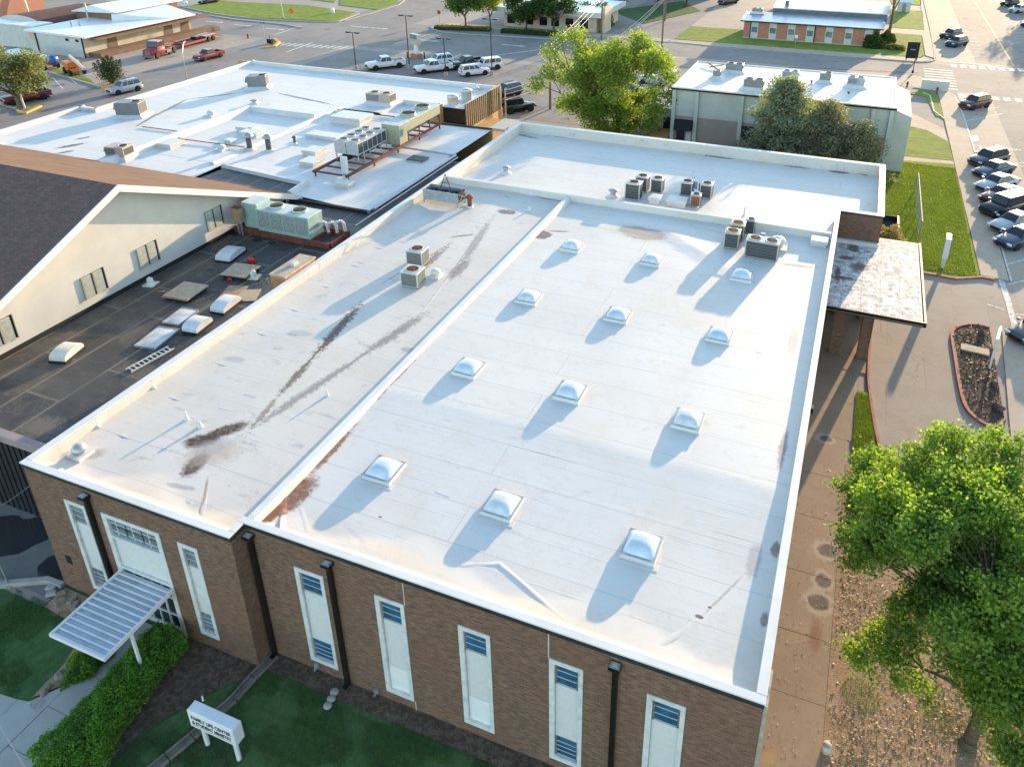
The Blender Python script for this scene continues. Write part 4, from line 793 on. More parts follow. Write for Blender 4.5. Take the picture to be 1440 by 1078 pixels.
# square patches welded over old repairs
for k in range(7):
    west = rl.random() < .6; x, y = (rl.uniform(-28, -20), rl.uniform(18, 48)) if west else (rl.uniform(-17.5, -1.5), rl.uniform(18.5, 48)); hf = h_west if west else h_main; w, d = rl.uniform(.3, .9), rl.uniform(.3, .7); a = rl.uniform(-.1, .1)
    c_, s_ = math.cos(a), math.sin(a); cs = [(x+u*c_-v*s_, y+u*s_+v*c_) for u, v in ((-w/2, -d/2), (w/2, -d/2), (w/2, d/2), (-w/2, d/2))]; HP(B().hexa([(p[0], p[1], hf(*p)-.02) for p in cs], [(p[0], p[1], hf(*p)+.007) for p in cs]), 'repair_patch', 'membrane_west' if west else 'membrane_main')
# porte-cochere
cn = HP(B().box(.24, 5.83, 44.85, 54.72, 4.36, 4.66).box(3.13, 5.83, 54.72, 56.4, 4.36, 4.66), 'entrance_canopy', 'coping_trim')
HP(B().surf(24, 40, lambda u, v: (.26+5.45*u, 44.95+9.75*v, 4.672+.004*math.sin(u*9)*math.sin(v*14))).quad((3.14, 54.71, 4.672), (5.71, 54.71, 4.672), (5.71, 56.3, 4.672), (3.14, 56.3, 4.672)), 'canopy_membrane', 'membrane_canopy', cn)
HP(B().box(.24, 5.95, 44.74, 44.85, 4.40, 4.72).box(5.83, 5.95, 44.85, 56.4, 4.40, 4.72), 'gutter', 'darkmetal', cn)
b = B()
for k in range(12): b.box(.5+k*.47, .52+k*.47, 44.74, 44.85, 4.721, 4.727)
for k in range(25): b.box(5.83, 5.95, 45.1+k*.46, 45.13+k*.46, 4.721, 4.727)
HP(b, 'gutter_bracket', 'tin', cn)
HP(B().box(.24, 5.8, 44.735, 44.74, 4.46, 4.52), 'gutter_seam', 'grey', cn)
HP(B().box(.24, 3.1, 54.45, 54.74, 4.66, 4.95), 'wall_flashing', 'coping', cn)
for (x, y) in ((1.25, 47.3), (2.95, 47.3), (1.25, 52.5), (2.95, 52.5)): HP(B().box(x-.33, x+.33, y-.33, y+.33, 0, 4.36), 'column', 'brick_col')
# wall lamp and conduit box on the east wall
HP(B().box(.22, .42, 32.9, 33.25, 5.2, 5.5), 'wall_lamp', 'darkmetal'); HP(B().box(.24, .36, 16.6, 17.9, 1.0, 6.2), 'side_window', 'concrete_w')
HP(B().box(.225, .33, 44.0, 44.5, 2.2, 2.9), 'meter_box', 'grey')
# ---------------------------------------------------------------- low service wing with the black roof
wing = thing('service_wing', 'low wing with black membrane roof and dark corrugated front, beside the hall', 'building', (-35, 30, 0))
def part(root):
    def f(b, name, m, parent=None, **k): return b.build(name, m, parent or root, world=True, **k)
    return f
WP = part(wing)
WP(B().sheet([(-41.42, 18.2), (-29.42, 18.2), (-29.42, 60.2), (-34.2, 60.2), (-34.2, 47.1), (-42.3, 47.9), (-42.5, 50.2), (-51.9, 51.3), (-52.6, 46.6), (-41.42, 46.6)], 4.4), 'roof_membrane', 'membrane_black')
WP(B().cbox(-41.6, -29.4, 17.78, 18.2, 4.42, 4.82, .03), 'coping', 'mauve')
WP(B().box(-41.5, -29.4, 17.86, 18.1, 0, 4.42), 'wall', 'black')
for k in range(30):
    x = -41.4+k*.4; WP(B().box(x+.03, x+.30, 17.80, 17.858, 0, 4.40), 'metal_panel', 'metal_dark')
# red steel beams, pipes
WP(B().box(-42.2, -33.0, 40.55, 40.72, 4.42, 4.86).box(-42.2, -33.0, 42.9, 43.05, 4.42, 4.86).box(-33.1, -32.95, 40.73, 42.88, 4.5, 4.86).box(-36.8, -36.65, 40.73, 42.88, 4.5, 4.84).box(-34.7, -34.6, 40.73, 42.88, 4.5, 4.83), 'support_beam', 'redoxide')
WP(B().box(-34.2, -33.9, 47.0, 60.9, 4.42, 4.72), 'gutter', 'tin')
WP(B().tube([(-33.6, 47.2, 4.8), (-33.6, 60.7, 4.8), (-40.6, 60.9, 4.8)], .1, 8).tube([(-33.2, 44, 4.75), (-33.25, 60.4, 4.75)], .07, 8), 'pipe_run', 'tin')
# patches of loose dark membrane near the beams
for i, (p, a) in enumerate((((-41.09, 40.12, 4.40), .3), ((-38.85, 39.95, 4.40), .5), ((-37.40, 39.89, 4.40), .2), ((-36.09, 39.90, 4.40), .7))):
    o = B().hexa([(-.5, -.35, 0), (.45, -.3, 0), (.5, .3, 0), (-.4, .36, 0)], [(-.5, -.35, .02), (.45, -.3, .03), (.5, .3, .02), (-.4, .36, .04)]).build('membrane_scrap', 'membrane_black')
    o.location = (p[0], p[1], 4.405); o.rotation_euler = (0, 0, a); tag(o, ['loose dark membrane patch nearest the cream gable wall', 'second loose membrane patch from the cream gable wall', 'third loose membrane patch from the cream gable wall', 'loose membrane patch nearest the wood-sided curb'][i], 'roof scrap', 'membrane scraps by the red beam')

# ---------------------------------------------------------------- gabled chapel
chapel = thing('gabled_chapel', 'cream gabled building with dark shingled roof and four louvred vents', 'building', (-58, 31, 0))
CP = part(chapel)
GX = -41.5; RZ = 11.56; EZ = 5.14; RY = 31.45
CP(B().add([(GX, 15.0, 0), (GX, 47.0, 0), (GX, 47.0, 4.6), (GX, RY, RZ-.2), (GX, 15.0, 4.5)], [(0, 1, 2, 3, 4)]).quad((GX, 47, 0), (-100, 47, 0), (-100, 47, 4.6), (GX, 47, 4.6)).quad((-100, 15, 0), (GX, 15, 0), (GX, 15, 4.5), (-100, 15, 4.5)), 'wall', 'cream')
CP(B().box(GX+.002, GX+.05, 18.3, 46.4, 4.41, 4.72), 'base_flashing', 'black')
XO = GX+.75
def slope(y0, z0, y1, z1, th, nm, m): CP(B().add([(XO, y0, z0), (-100, y0, z0), (-100, y1, z1), (XO, y1, z1), (XO, y0, z0-th), (-100, y0, z0-th), (-100, y1, z1-th), (XO, y1, z1-th)], [(0, 3, 2, 1), (4, 5, 6, 7), (0, 1, 5, 4), (1, 2, 6, 5), (2, 3, 7, 6), (3, 0, 4, 7)]), nm, m)
slope(RY, RZ, 47.3, EZ-.25, .12, 'roof', 'shingle_n'); slope(RY-.005, RZ, 14.2, EZ-.8, .12, 'roof', 'shingle')
# rake boards and gutter
def rake(y0, z0, y1, z1): CP(B().add([(XO, y0, z0+.03), (XO+.07, y0, z0+.03), (XO+.07, y1, z1+.03), (XO, y1, z1+.03), (XO, y0, z0-.42), (XO+.07, y0, z0-.42), (XO+.07, y1, z1-.42), (XO, y1, z1-.42)], [(0, 1, 2, 3), (7, 6, 5, 4), (0, 4, 5, 1), (1, 5, 6, 2), (2, 6, 7, 3), (3, 7, 4, 0)]), 'rake_board', 'white')
rake(RY, RZ, 47.3, EZ-.25); rake(RY-.01, RZ, 14.2, EZ-.8)
def soff(y0, z0, y1, z1): CP(B().quad((GX, y0, z0-.3), (XO, y0, z0-.3), (XO, y1, z1-.3), (GX, y1, z1-.3)), 'soffit', 'white')
soff(RY, RZ, 47.3, EZ-.25); soff(RY-.01, RZ, 14.2, EZ-.8)
CP(B().box(XO-.2, XO+.05, 47.3, 47.5, 4.5, 4.85), 'gutter_end', 'white')
for (y0, z0) in ((22.15, 5.2), (28.1, 5.25), (32.2, 5.3), (38.15, 5.45)):
    w, h = 1.55, 1.45
    lv = CP(B().box(GX+.003, GX+.03, y0, y0+w, z0, z0+h), 'louvre_vent', 'black')
    CP(B().box(GX+.03, GX+.09, y0-.04, y0, z0-.04, z0+h+.04).box(GX+.03, GX+.09, y0+w, y0+w+.04, z0-.04, z0+h+.04).box(GX+.03, GX+.09, y0+w/2-.03, y0+w/2+.03, z0, z0+h), 'vent_frame', 'louver', lv)
    for k in range(9):
        za = z0+.03+k*.158
        for (ua, ub) in ((y0+.02, y0+w/2-.13), (y0+w/2+.03, y0+w-.14)): CP(B().add([(GX+.1, ua, za), (GX+.1, ub, za), (GX+.035, ub, za+.135), (GX+.035, ua, za+.135), (GX+.1, ua, za+.015), (GX+.1, ub, za+.015), (GX+.04, ub, za+.148), (GX+.04, ua, za+.148)], [(0, 1, 2, 3), (7, 6, 5, 4), (0, 4, 5, 1), (2, 6, 7, 3)]), 'slat', 'louver', lv)

# ---------------------------------------------------------------- low white-roofed building to the north-west
nw = thing('low_white_building', 'low sprawling building with stepped white roofs and a corrugated corner screen', 'building', (-60, 66, 0))
NP = part(nw)
NP(B().sheet([(-77.5, 59.4), (-79.4, 59.4), (-79.4, 46.8), (-62.0, 46.8), (-62.0, 66.2), (-53.6, 66.2), (-53.6, 70.6), (-43.2, 70.6), (-43.2, 75.2), (-40.3, 75.2), (-40.3, 84.2), (-77.5, 84.2)], 4.6), 'roof_membrane', 'membrane_nw')
NP(B().sheet([(-61.9, 46.7), (-52.4, 46.7), (-52.4, 51.2), (-42.4, 50.1), (-42.2, 47.8), (-34.2, 47.0), (-34.2, 69.6), (-43.3, 69.0), (-53.4, 69.0), (-53.4, 66.0), (-61.9, 66.0)], 4.56), 'roof_membrane', 'membrane_nw')
NP(B().sheet([(-61.9, 51.4), (-53.5, 51.4), (-53.5, 66.0), (-61.9, 66.0)], 4.57), 'roof_membrane', 'membrane_nw')
# step walls, kerbs and parapets
NP(B().hexa([(-62.5, 46.8, 4.5), (-61.7, 46.8, 4.5), (-61.7, 66.4, 4.5), (-62.5, 66.4, 4.5)], [(-62.4, 46.8, 5.15), (-62.05, 46.8, 5.15), (-62.05, 66.1, 5.15), (-62.4, 66.1, 5.15)]), 'step_wall', 'coping')
NP(B().hexa([(-62.0, 65.9, 4.5), (-53.4, 65.9, 4.5), (-53.4, 66.5, 4.5), (-62.0, 66.5, 4.5)], [(-62.0, 66.1, 5.1), (-53.5, 66.1, 5.1), (-53.5, 66.4, 5.1), (-62.0, 66.4, 5.1)]), 'step_wall', 'coping')
NP(B().hexa([(-53.6, 51.0, 4.5), (-53.0, 51.0, 4.5), (-53.0, 71.0, 4.5), (-53.6, 71.0, 4.5)], [(-53.5, 51.0, 4.8), (-53.2, 51.0, 4.8), (-53.2, 71.0, 4.8), (-53.5, 71.0, 4.8)]), 'roof_curb', 'coping')
NP(B().hexa([(-53.2, 69.0, 4.5), (-43.4, 68.8, 4.5), (-43.4, 69.3, 4.5), (-53.2, 69.5, 4.5)], [(-53.2, 69.1, 4.75), (-43.4, 68.9, 4.75), (-43.4, 69.2, 4.75), (-53.2, 69.4, 4.75)]), 'roof_curb', 'coping')
NP(B().hexa([(-42.6, 50.3, 4.3), (-42.0, 50.3, 4.3), (-41.6, 47.6, 4.3), (-42.2, 47.6, 4.3)], [(-42.5, 50.3, 4.9), (-42.2, 50.3, 4.9), (-41.9, 47.6, 4.9), (-42.2, 47.6, 4.9)]).hexa([(-52.4, 51.0, 4.3), (-42.6, 50.0, 4.3), (-42.6, 50.4, 4.3), (-52.4, 51.4, 4.3)], [(-52.4, 51.1, 4.7), (-42.6, 50.1, 4.7), (-42.6, 50.35, 4.7), (-52.4, 51.3, 4.7)]), 'roof_curb', 'coping')
NP(B().box(-42.2, -34.2, 46.85, 47.12, 4.2, 4.66), 'roof_edge', 'black')
PZW = 5.05
def npar(pts, w=.35):
    for a, c in zip(pts[:-1], pts[1:]):
        dx, dy = c[0]-a[0], c[1]-a[1]; L = math.hypot(dx, dy); nx_, ny_ = -dy/L*w, dx/L*w
        NP(B().hexa([(a[0], a[1], 0), (c[0], c[1], 0), (c[0]+nx_*1.7, c[1]+ny_*1.7, 0), (a[0]+nx_*1.7, a[1]+ny_*1.7, 0)], [(a[0], a[1], PZW), (c[0], c[1], PZW), (c[0]+nx_, c[1]+ny_, PZW), (a[0]+nx_, a[1]+ny_, PZW)]), 'parapet', 'membrane_nw')
npar([(-40.1, 84.35), (-77.6, 84.55)]); npar([(-77.75, 84.9), (-77.6, 59.3)]); npar([(-77.2, 59.55), (-79.9, 59.6)]); npar([(-79.9, 59.9), (-79.6, 46.2)])
NP(B().box(-40.4, -39.9, 70, 84.4, 0, 2.4).box(-80, -40.1, 84.36, 84.62, 0, 4.95), 'wall', 'tanwall')
NP(B().box(-43.15, -34.2, 69.55, 69.8, 0, 4.7), 'wall', 'tanwall'); NP(B().box(-43.2, -42.95, 69.8, 75.2, 0, 4.9), 'wall', 'tanwall')
NP(B().box(-53.2, -34.2, 69.45, 69.75, 4.62, 4.72), 'edge_metal', 'black')
NP(B().sheet([(-47.5, 70.0), (-43.3, 70.0), (-43.3, 74.4), (-47.5, 74.4)], 4.62), 'well_roof', 'membrane_nw'); NP(B().box(-47.6, -43.0, 74.4, 74.7, 4.6, 5.15).box(-47.75, -47.5, 69.8, 74.4, 4.6, 4.9).box(-43.25, -42.95, 69.8, 74.4, 4.6, 5.0), 'well_parapet', 'coping')
sc = NP(B().box(-40.08, -40.02, 75.0, 83.9, 2.5, 5.2), 'corner_screen', 'awning_black')
for k in range(18):
    ya = 75.0+k*.495; NP(B().box(-40.015, -39.88, ya, ya+.21, 2.45, 5.25), 'screen_rib', 'screenrib', sc)
NP(B().box(-40.1, -39.9, 83.9, 84.05, 2.4, 5.3).box(-40.1, -39.9, 75.0, 83.9, 5.25, 5.32), 'screen_trim', 'beige', sc)
NP(B().box(-39.9, -38.2, 76.5, 80.5, 0, 2.2), 'porch_block', 'tanwall'); NP(B().box(-38.1, -36.2, 77, 81, 1.9, 2.2), 'porch_roof', 'offwhite')
NP(B().box(-79.9, -76.6, 46.2, 47.4, 4.4, 4.65).box(-79.9, -76.2, 47.4, 47.8, 4.6, 5.0), 'roof_hatch', 'coping')
NP(B().box(-80, -78.0, 44.5, 46.2, 4.3, 4.62), 'dark_roof_patch', 'metal_dark')
# conduit lying over the roof
NP(B().tube([(-68.16, 57.04, 4.70), (-63.31, 57.14, 4.70), (-61.41, 55.25, 4.75), (-53.04, 55.69, 4.70)], .05, 6), 'conduit', 'rust')
# ---------------------------------------------------------------- things on the roofs
ROW = ['nearest the front edge', 'in the second row from the front', 'in the third row from the front', 'in the farthest row']; COLN = ['beside the roof curb', 'in the middle column', 'beside the east parapet']
sky0 = thing('skylight', 'x', 'skylight', group='dome skylights on the main white roof')
b = B().hexa([(-.66, -.66, -.06), (.66, -.66, -.06), (.66, .66, -.06), (-.66, .66, -.06)], [(-.61, -.61, .17), (.61, -.61, .17), (.61, .61, .17), (-.61, .61, .17)]); b.build('curb', 'coping', sky0)
B().box(-.64, .64, -.64, -.58, .17, .21).box(-.64, .64, .58, .64, .17, .21).box(-.64, -.58, -.58, .58, .17, .21).box(.58, .64, -.58, .58, .17, .21).build('frame', 'tin', sky0)
def domef(u, v):
    x, y = (u*2-1)*.585, (v*2-1)*.585; a = (1-abs(u*2-1)**3.2)*(1-abs(v*2-1)**3.2)
    return (x, y, .18+.30*a**.85)
B().surf(18, 18, domef).build('dome', 'dome', sky0)
first = True
dome_b = [c for c in sky0.children if c.name.startswith('dome')][0].data.copy(); dome_b.materials[0] = MT['dome_b']
for r_, y in enumerate((20.75, 28.3, 35.85, 43.05)):
    for c_, x in enumerate((-15.62, -10.3, -4.72)):
        lab = 'dome skylight %s, %s' % (ROW[r_], COLN[c_]); z = h_main(x, y)+.005
        if first: sky0.location = (x, y, z); sky0['label'] = lab; first = False
        else:
            s_ = dup(sky0, (x, y, z), random.uniform(-.025, .025), lab); s_.scale = (1, 1, random.uniform(.92, 1.12))
            for ch in s_.children:
                if ch.name.startswith('dome') and (r_, c_) in ((0, 1), (1, 2), (2, 0), (3, 1), (3, 0)): ch.data = dome_b
        if (r_, c_) == (0, 2): pass

def fan(b, x, y, z, r):                                   # fan opening with rings and blades
    for k in range(1, 5): 
        rr = r*k/4; n = 18
        for i in range(n):
            a, c = 2*math.pi*i/n, 2*math.pi*(i+1)/n
            b.add([(x+(rr-.012)*math.cos(a), y+(rr-.012)*math.sin(a), z), (x+(rr-.012)*math.cos(c), y+(rr-.012)*math.sin(c), z), (x+(rr+.008)*math.cos(c), y+(rr+.008)*math.sin(c), z), (x+(rr+.008)*math.cos(a), y+(rr+.008)*math.sin(a), z)], [(0, 1, 2, 3)])
    for i in range(8):
        a = math.pi*i/4; b.bar((x, y, z-.006), (x+r*math.cos(a), y+r*math.sin(a), z-.006), .015, .01)
def condenser(label, loc, w, d, h, rz=0, body='lightgrey', coil='coil', fanm='rust', group=None, split=False):
    t = thing('condenser_unit', label, 'air conditioner', loc, rz, group)
    B().box(-w/2, w/2, -d/2, d/2, .06, h-.07).build('cabinet', body, t)
    B().cbox(-w/2-.02, w/2+.02, -d/2-.02, d/2+.02, h-.068, h, .03).build('top_cover', body, t)
    for (sx, sy) in ((-1, -1), (1, -1), (1, 1), (-1, 1)): B().box(sx*w*.42-.05, sx*w*.42+.05, sy*d*.42-.05, sy*d*.42+.05, 0, .06).build('foot', 'black', t)
    for i, (a0, a1, b0, b1) in enumerate(((-w/2+.07, w/2-.07, -d/2-.012, -d/2-.002), (-w/2+.07, w/2-.07, d/2+.002, d/2+.012))):
        cp = B().box(a0, a1, b0, b1, .12, h-.1).build('coil_panel', coil, t)
        b = B()
        for k in range(5): b.box(a0, a1, b0-(.012 if i == 0 else -.010), b0-(.002 if i == 0 else -.022), .16+k*(h-.3)/5, .175+k*(h-.3)/5)
        b.build('grille_wire', 'grey', cp)
    for (b0, b1) in ((-w/2-.012, -w/2-.002), (w/2+.002, w/2+.012)): B().box(b0, b1, -d/2+.07, d/2-.07, .12, h-.1).build('coil_panel', coil, t)
    r = min(w, d)*.36
    xs = (-w/4, w/4) if split else (0,)
    for x in xs:
        if split: r = min(w/2, d)*.36
        B().lathe([(r*1.1, h-.005), (r*1.1, h+.03), (r*1.0, h+.03), (r*1.0, h+.004)], (x, 0, 0), 20).build('fan_ring', body, t)
        B().lathe([(.001, h+.003), (r, h+.003), (r, h+.005), (.001, h+.006)], (x, 0, 0), 20).build('fan_well', fanm, t)
        b = B(); fan(b, x, 0, h+.025, r); b.build('fan_guard', 'rust' if fanm == 'rust' else 'black', t)
        b = B()
        for k in range(4):
            a = k*math.pi/2+.4; b.add([(x+.05*math.cos(a), .05*math.sin(a), h+.012), (x+r*.85*math.cos(a-.3), r*.85*math.sin(a-.3), h+.009), (x+r*.85*math.cos(a+.3), r*.85*math.sin(a+.3), h+.018)], [(0, 1, 2)])
        b.build('fan_blade', 'black', t)
    return t
g1 = 'condensers on the west roof'
condenser('squat condenser with rusty fan beside the ball vent, nearer the front', (-22.75, 35.1, h_west(-22.75, 35.1)), 1.12, 1.05, 1.0, .05, 'lightgrey', 'coil_g', group=g1)
condenser('squat condenser with rusty fan behind its twin on the west roof', (-23.9, 37.6, h_west(-23.9, 37.6)), 1.1, 1.0, 1.0, .05, 'lightgrey', 'coil_g', group=g1)
g2 = 'condensers at the north end of the main roof'
condenser('cream-topped condenser with rusty fan, nearer of the pair beside the roof curb', (-6.05, 47.2, h_main(-6, 47.2)), .95, .95, 1.15, .03, 'beige', 'coil', group=g2)
condenser('cream-topped condenser with rusty fan, farther of the pair beside the roof curb', (-5.95, 48.6, h_main(-6, 48.6)), .95, .95, 1.15, .03, 'beige', 'coil', group=g2)
condenser('long twin-fan condenser with pale middle panel above a skylight', (-4.0, 46.35, h_main(-4, 46.3)), 2.05, .95, 1.25, -.03, 'aqua_g', 'coil', group=g2, split=True)
condenser('small grey condenser tight against the roof curb', (-5.25, 49.75, h_main(-5.2, 49.7)), .62, .62, 1.05, 0, 'steelblue', 'coil', 'black', group=g2)
g3 = 'condensers on the north roof'
condenser('tall grey condenser in front of two smaller ones on the north roof', (-14.55, 53.6, 6.15), 1.15, .95, 1.35, .02, 'lightgrey', 'coil', 'black', group=g3)
condenser('condenser half hidden behind the tall grey one on the north roof', (-14.35, 55.4, 6.15), .95, .9, 1.25, .02, 'lightgrey', 'coil', 'black', group=g3)
condenser('condenser standing right of the tall grey one on the north roof', (-13.2, 55.6, 6.15), .9, .9, 1.15, .02, 'lightgrey', 'coil', 'black', group=g3)
condenser('left dark condenser of the right-hand cluster on the north roof', (-10.95, 55.9, 6.15), .9, .9, 1.1, .02, 'lightgrey', 'coil', 'black', group=g3)
condenser('right dark condenser of the right-hand cluster on the north roof', (-9.45, 55.9, 6.15), .9, .9, 1.15, .02, 'lightgrey', 'coil', 'black', group=g3)
condenser('small grey-hooded condenser in front of the right-hand cluster', (-9.85, 53.9, 6.15), .75, .7, .95, .1, 'steelblue', 'rust', 'black', group=g3)
def curbbox(name, label, cat, loc, w, d, h, m, top='coping', hood=.0, group=None):
    t = thing(name, label, cat, loc, 0, group)
    B().box(-w/2, w/2, -d/2, d/2, -.05, h*.55).build('curb', 'coping', t); B().cbox(-w/2-.07, w/2+.07, -d/2-.07, d/2+.07, h*.552, h, .03).build('hood', m, t)
    return t
curbbox('roof_vent_box', 'low white vent box between the two condenser clusters, nearer the left one', 'roof vent', (-12.8, 53.4, 6.15), .75, .8, .55, 'coping')
curbbox('roof_vent_box', 'wide white vent box left of the grey-hooded condenser', 'roof vent', (-11.15, 53.6, 6.15), 1.35, 1.0, .5, 'coping')
curbbox('roof_vent_box', 'white vent box with dark slot next to the east parapet', 'roof vent', (-.75, 49.6, 6.42), .95, .75, .5, 'coping')
pb = thing('power_panel', 'small grey disconnect panels between the two dark condensers', 'electrical box', (-10.2, 56.0, 6.15)); B().box(-.35, .0, -.06, .06, .5, 1.15).build('panel', 'steelblue', pb); B().box(.12, .42, -.06, .06, .4, 1.0).build('panel', 'coil', pb); B().tube([(-.3, 0, 0), (-.3, 0, 1.5)], .03).tube([(.3, 0, 0), (.3, 0, 1.3)], .03).build('post', 'tin', pb)
pb = thing('disconnect_box', 'small blue-grey disconnect box on a rail between the condensers', 'electrical box', (-4.15, 47.35, h_main(-4.1, 47.3))); B().box(-.14, .14, -.1, .1, .75, 1.2).build('box', 'steelblue', pb); B().tube([(0, 0, 0), (0, 0, .8)], .035).tube([(0, 0, .78), (-1.5, .3, .78), (-1.5, .3, 0)], .03).build('rail', 'tin', pb)
# flashing grime skirts left as thin membrane collars round each skylight
for r_, y in enumerate((20.75, 28.3, 35.85, 43.05)):
    for x in (-15.62, -10.3, -4.72): HP(B().hexa([(x-.8, y-.8, h_main(x, y)-.03), (x+.8, y-.8, h_main(x, y)-.03), (x+.8, y+.8, h_main(x, y)-.03), (x-.8, y+.8, h_main(x, y)-.03)], [(x-.78, y-.78, h_main(x, y)+.004), (x+.78, y-.78, h_main(x, y)+.004), (x+.78, y+.78, h_main(x, y)+.004), (x-.78, y+.78, h_main(x, y)+.004)]), 'skylight_flashing', 'membrane_main')
# vents
def dome_vent(name, label, loc, r, h, m='tin', base=True, sq=True):
    t = thing(name, label, 'roof vent', loc)
    if sq: B().box(-r*1.25, r*1.25, -r*1.25, r*1.25, -.05, .14).build('base', 'coping', t)
    B().cyl((0, 0, .1), (0, 0, h*.5), r*.72, r*.72, 16).build('neck', m, t)
    B().lathe([(r*.95, h*.5), (r*1.02, h*.58), (r*.98, h*.68), (r*.78, h*.86), (r*.4, h*.97), (.01, h)], (0, 0, 0), 18).build('cap', m, t)
    return t
dome_vent('mushroom_vent', 'round metal mushroom vent on a square curb at the front left corner', (-28.1, 16.95, h_west(-28.1, 16.95)), .30, .55, 'tin')
dome_vent('ball_vent', 'small round silver vent right of the two squat condensers', (-22.0, 36.45, h_west(-22, 36.4)), .3, .5, 'coping', sq=True)
dome_vent('mushroom_vent', 'big cream mushroom vent behind the twin-fan condenser', (-3.25, 48.2, h_main(-3.2, 48.2)), .52, .75, 'fiberglass')
def pipe_vent(label, loc, r, h, m='tin', cone=True, hat=True, hm=None):
    t = thing('pipe_vent', label, 'vent pipe', loc)
    if cone: B().lathe([(r*2.6, -.03), (r*1.5, .12), (r*1.05, .2)], (0, 0, 0), 12).build('flashing', 'coping', t)
    B().cyl((0, 0, 0), (0, 0, h), r, r, 12).build('pipe', m, t)
    if hat: B().lathe([(r*1.9, h*.98), (r*1.9, h*1.03), (r*.9, h*1.22), (.01, h*1.26)], (0, 0, 0), 12).build('rain_cap', hm or m, t)
    return t
pipe_vent('brown flue with a rusty cap beside the open-topped evaporative cooler', (-24.95, 46.75, 6.42), .17, .85, 'rust', hm='rust')
pipe_vent('white cone vent at the left end of the north roof', (-25.85, 55.0, 6.15), .2, .5, 'tin')
pipe_vent('white cone vent left of the tall grey condenser', (-16.1, 53.4, 6.15), .22, .5, 'tin')
for i, (p, lab, h, r) in enumerate((((-25.72, 20.4), 'thin white pipe standing left of the dark roof stain', .45, .05), ((-24.75, 20.2), 'thin pipe amid the dark roof stain', .3, .06), ((-20.95, 24.2), 'thin white pipe left of the expansion curb', .35, .04), ((-20.7, 47.8), 'short pipe in the middle of a sooty patch', .3, .06))):
    pipe_vent(lab, (p[0], p[1], h_west(*p)), r, h, 'coping', hat=False)
for (px, lab) in (((-9.43, 52.24, 6.15), 'thin bent rod standing right of the condensers on the north roof'), ((-6.19, 53.38, 6.15), 'thin bent rod nearest the brick return on the north roof')):
    t = thing('gas_goose_neck', lab, 'vent pipe', (px[0], px[1], 6.15)); B().tube([(0, 0, 0), (0, 0, .5), (.06, .05, .62), (.14, .1, .55)], .035).build('pipe', 'tin', t); B().lathe([(.12, -.02), (.06, .08), (.04, .1)], (0, 0, 0), 10).build('flashing', 'coping', t)
# evaporative cooler with open top
t = thing('evaporative_cooler', 'long open-topped blue-grey cooler on legs by the west parapet', 'air conditioner', (-27.1, 46.9, 6.42))
B().box(-1.45, 1.45, -.62, -.56, .38, 1.15).box(-1.45, 1.45, .56, .62, .38, 1.15).box(-1.45, -1.39, -.56, .56, .38, 1.15).build('cabinet', 'steelblue', t)
B().box(-1.39, 1.39, -.56, .56, .38, .46).build('pan', 'coil', t); B().box(1.36, 1.45, -.56, .56, .42, 1.1).build('end_grille', 'black', t)
b = B()
for k in range(4): b.bar((1.47, -.5, .5), (1.47, .5, 1.05), .03, .04); b.bar((1.47, .5, .5), (1.47, -.5, 1.05), .03, .04); break
b.build('brace', 'beige', t)
for x in (-.85, 0, .85): B().lathe([(.36, .9), (.36, 1.0), (.32, 1.0), (.32, .9)], (x, 0, 0), 18).cyl((x, 0, .5), (x, 0, .98), .07, .07, 8).build('fan_ring', 'coil', t)
for (x, y) in ((-1.4, -.58), (1.4, -.58), (1.4, .58), (-1.4, .58)): B().box(x-.04, x+.04, y-.04, y+.04, 0, .4).build('leg', 'tin', t)
B().tube([(-.4, .2, 1.1), (.05, .2, 2.25), (.45, .2, 1.1)], .03).tube([(-.2, .2, 1.55), (.2, .2, 1.55)], .02).build('lifting_frame', 'darkmetal', t)
B().tube([(1.9, .4, 0), (1.9, .4, .9), (1.5, .4, .9)], .03).tube([(1.5, -.3, .1), (1.95, -.1, .1), (1.95, .4, .1)], .03).build('pipe', 'tin', t)

# ------------------------------------------------------------ on the black roof
# old green air-handler
t = thing('green_air_handler', 'faded green air handler with two rusty fans on red steel beams', 'air conditioner', (-37.0, 41.5, 4.88))
B().box(-2.2, 2.35, -.85, .75, 0, 1.62).build('cabinet', 'aqua', t); B().box(-3.6, -2.21, -.7, .75, 0, 1.9).build('control_section', 'aqua', t)
B().cbox(-2.24, 2.39, -.89, .79, 1.622, 1.68, .02).build('top_cover', 'aquatop', t); B().cbox(-3.62, -2.205, -.72, .77, 1.902, 1.95, .02).build('top_cover', 'aquatop', t)
for k in range(4): B().box(-2.1+k*1.1, -1.1+k*1.1, -.87, -.852, .28, 1.5).build('coil_panel', 'coil_light', t)
for x in (-1.0, 1.05):
    B().lathe([(.60, 1.68), (.56, 1.86), (.50, 1.86), (.5, 1.70)], (x, -.05, 0), 24).build('fan_ring', 'aqua', t); B().lathe([(.001, 1.70), (.5, 1.70), (.5, 1.71), (.001, 1.715)], (x, -.05, 0), 20).build('fan_well', 'rust', t)
    b = B(); fan(b, x, -.05, 1.84, .5); b.build('fan_guard', 'rust', t)
t = thing('control_cabinet', 'brown control box on two posts at the end of the green air handler', 'electrical box', (-40.55, 40.25, 4.4)); B().box(-.33, .33, -.2, .2, 1.15, 2.2).build('box', 'wood', t); B().box(-.35, .35, -.22, .22, 2.2, 2.24).build('lid', 'rust', t); B().box(-.2, -.1, -.06, .06, 0, 1.15).box(.1, .2, -.06, .06, 0, 1.15).build('post', 'tin', t)
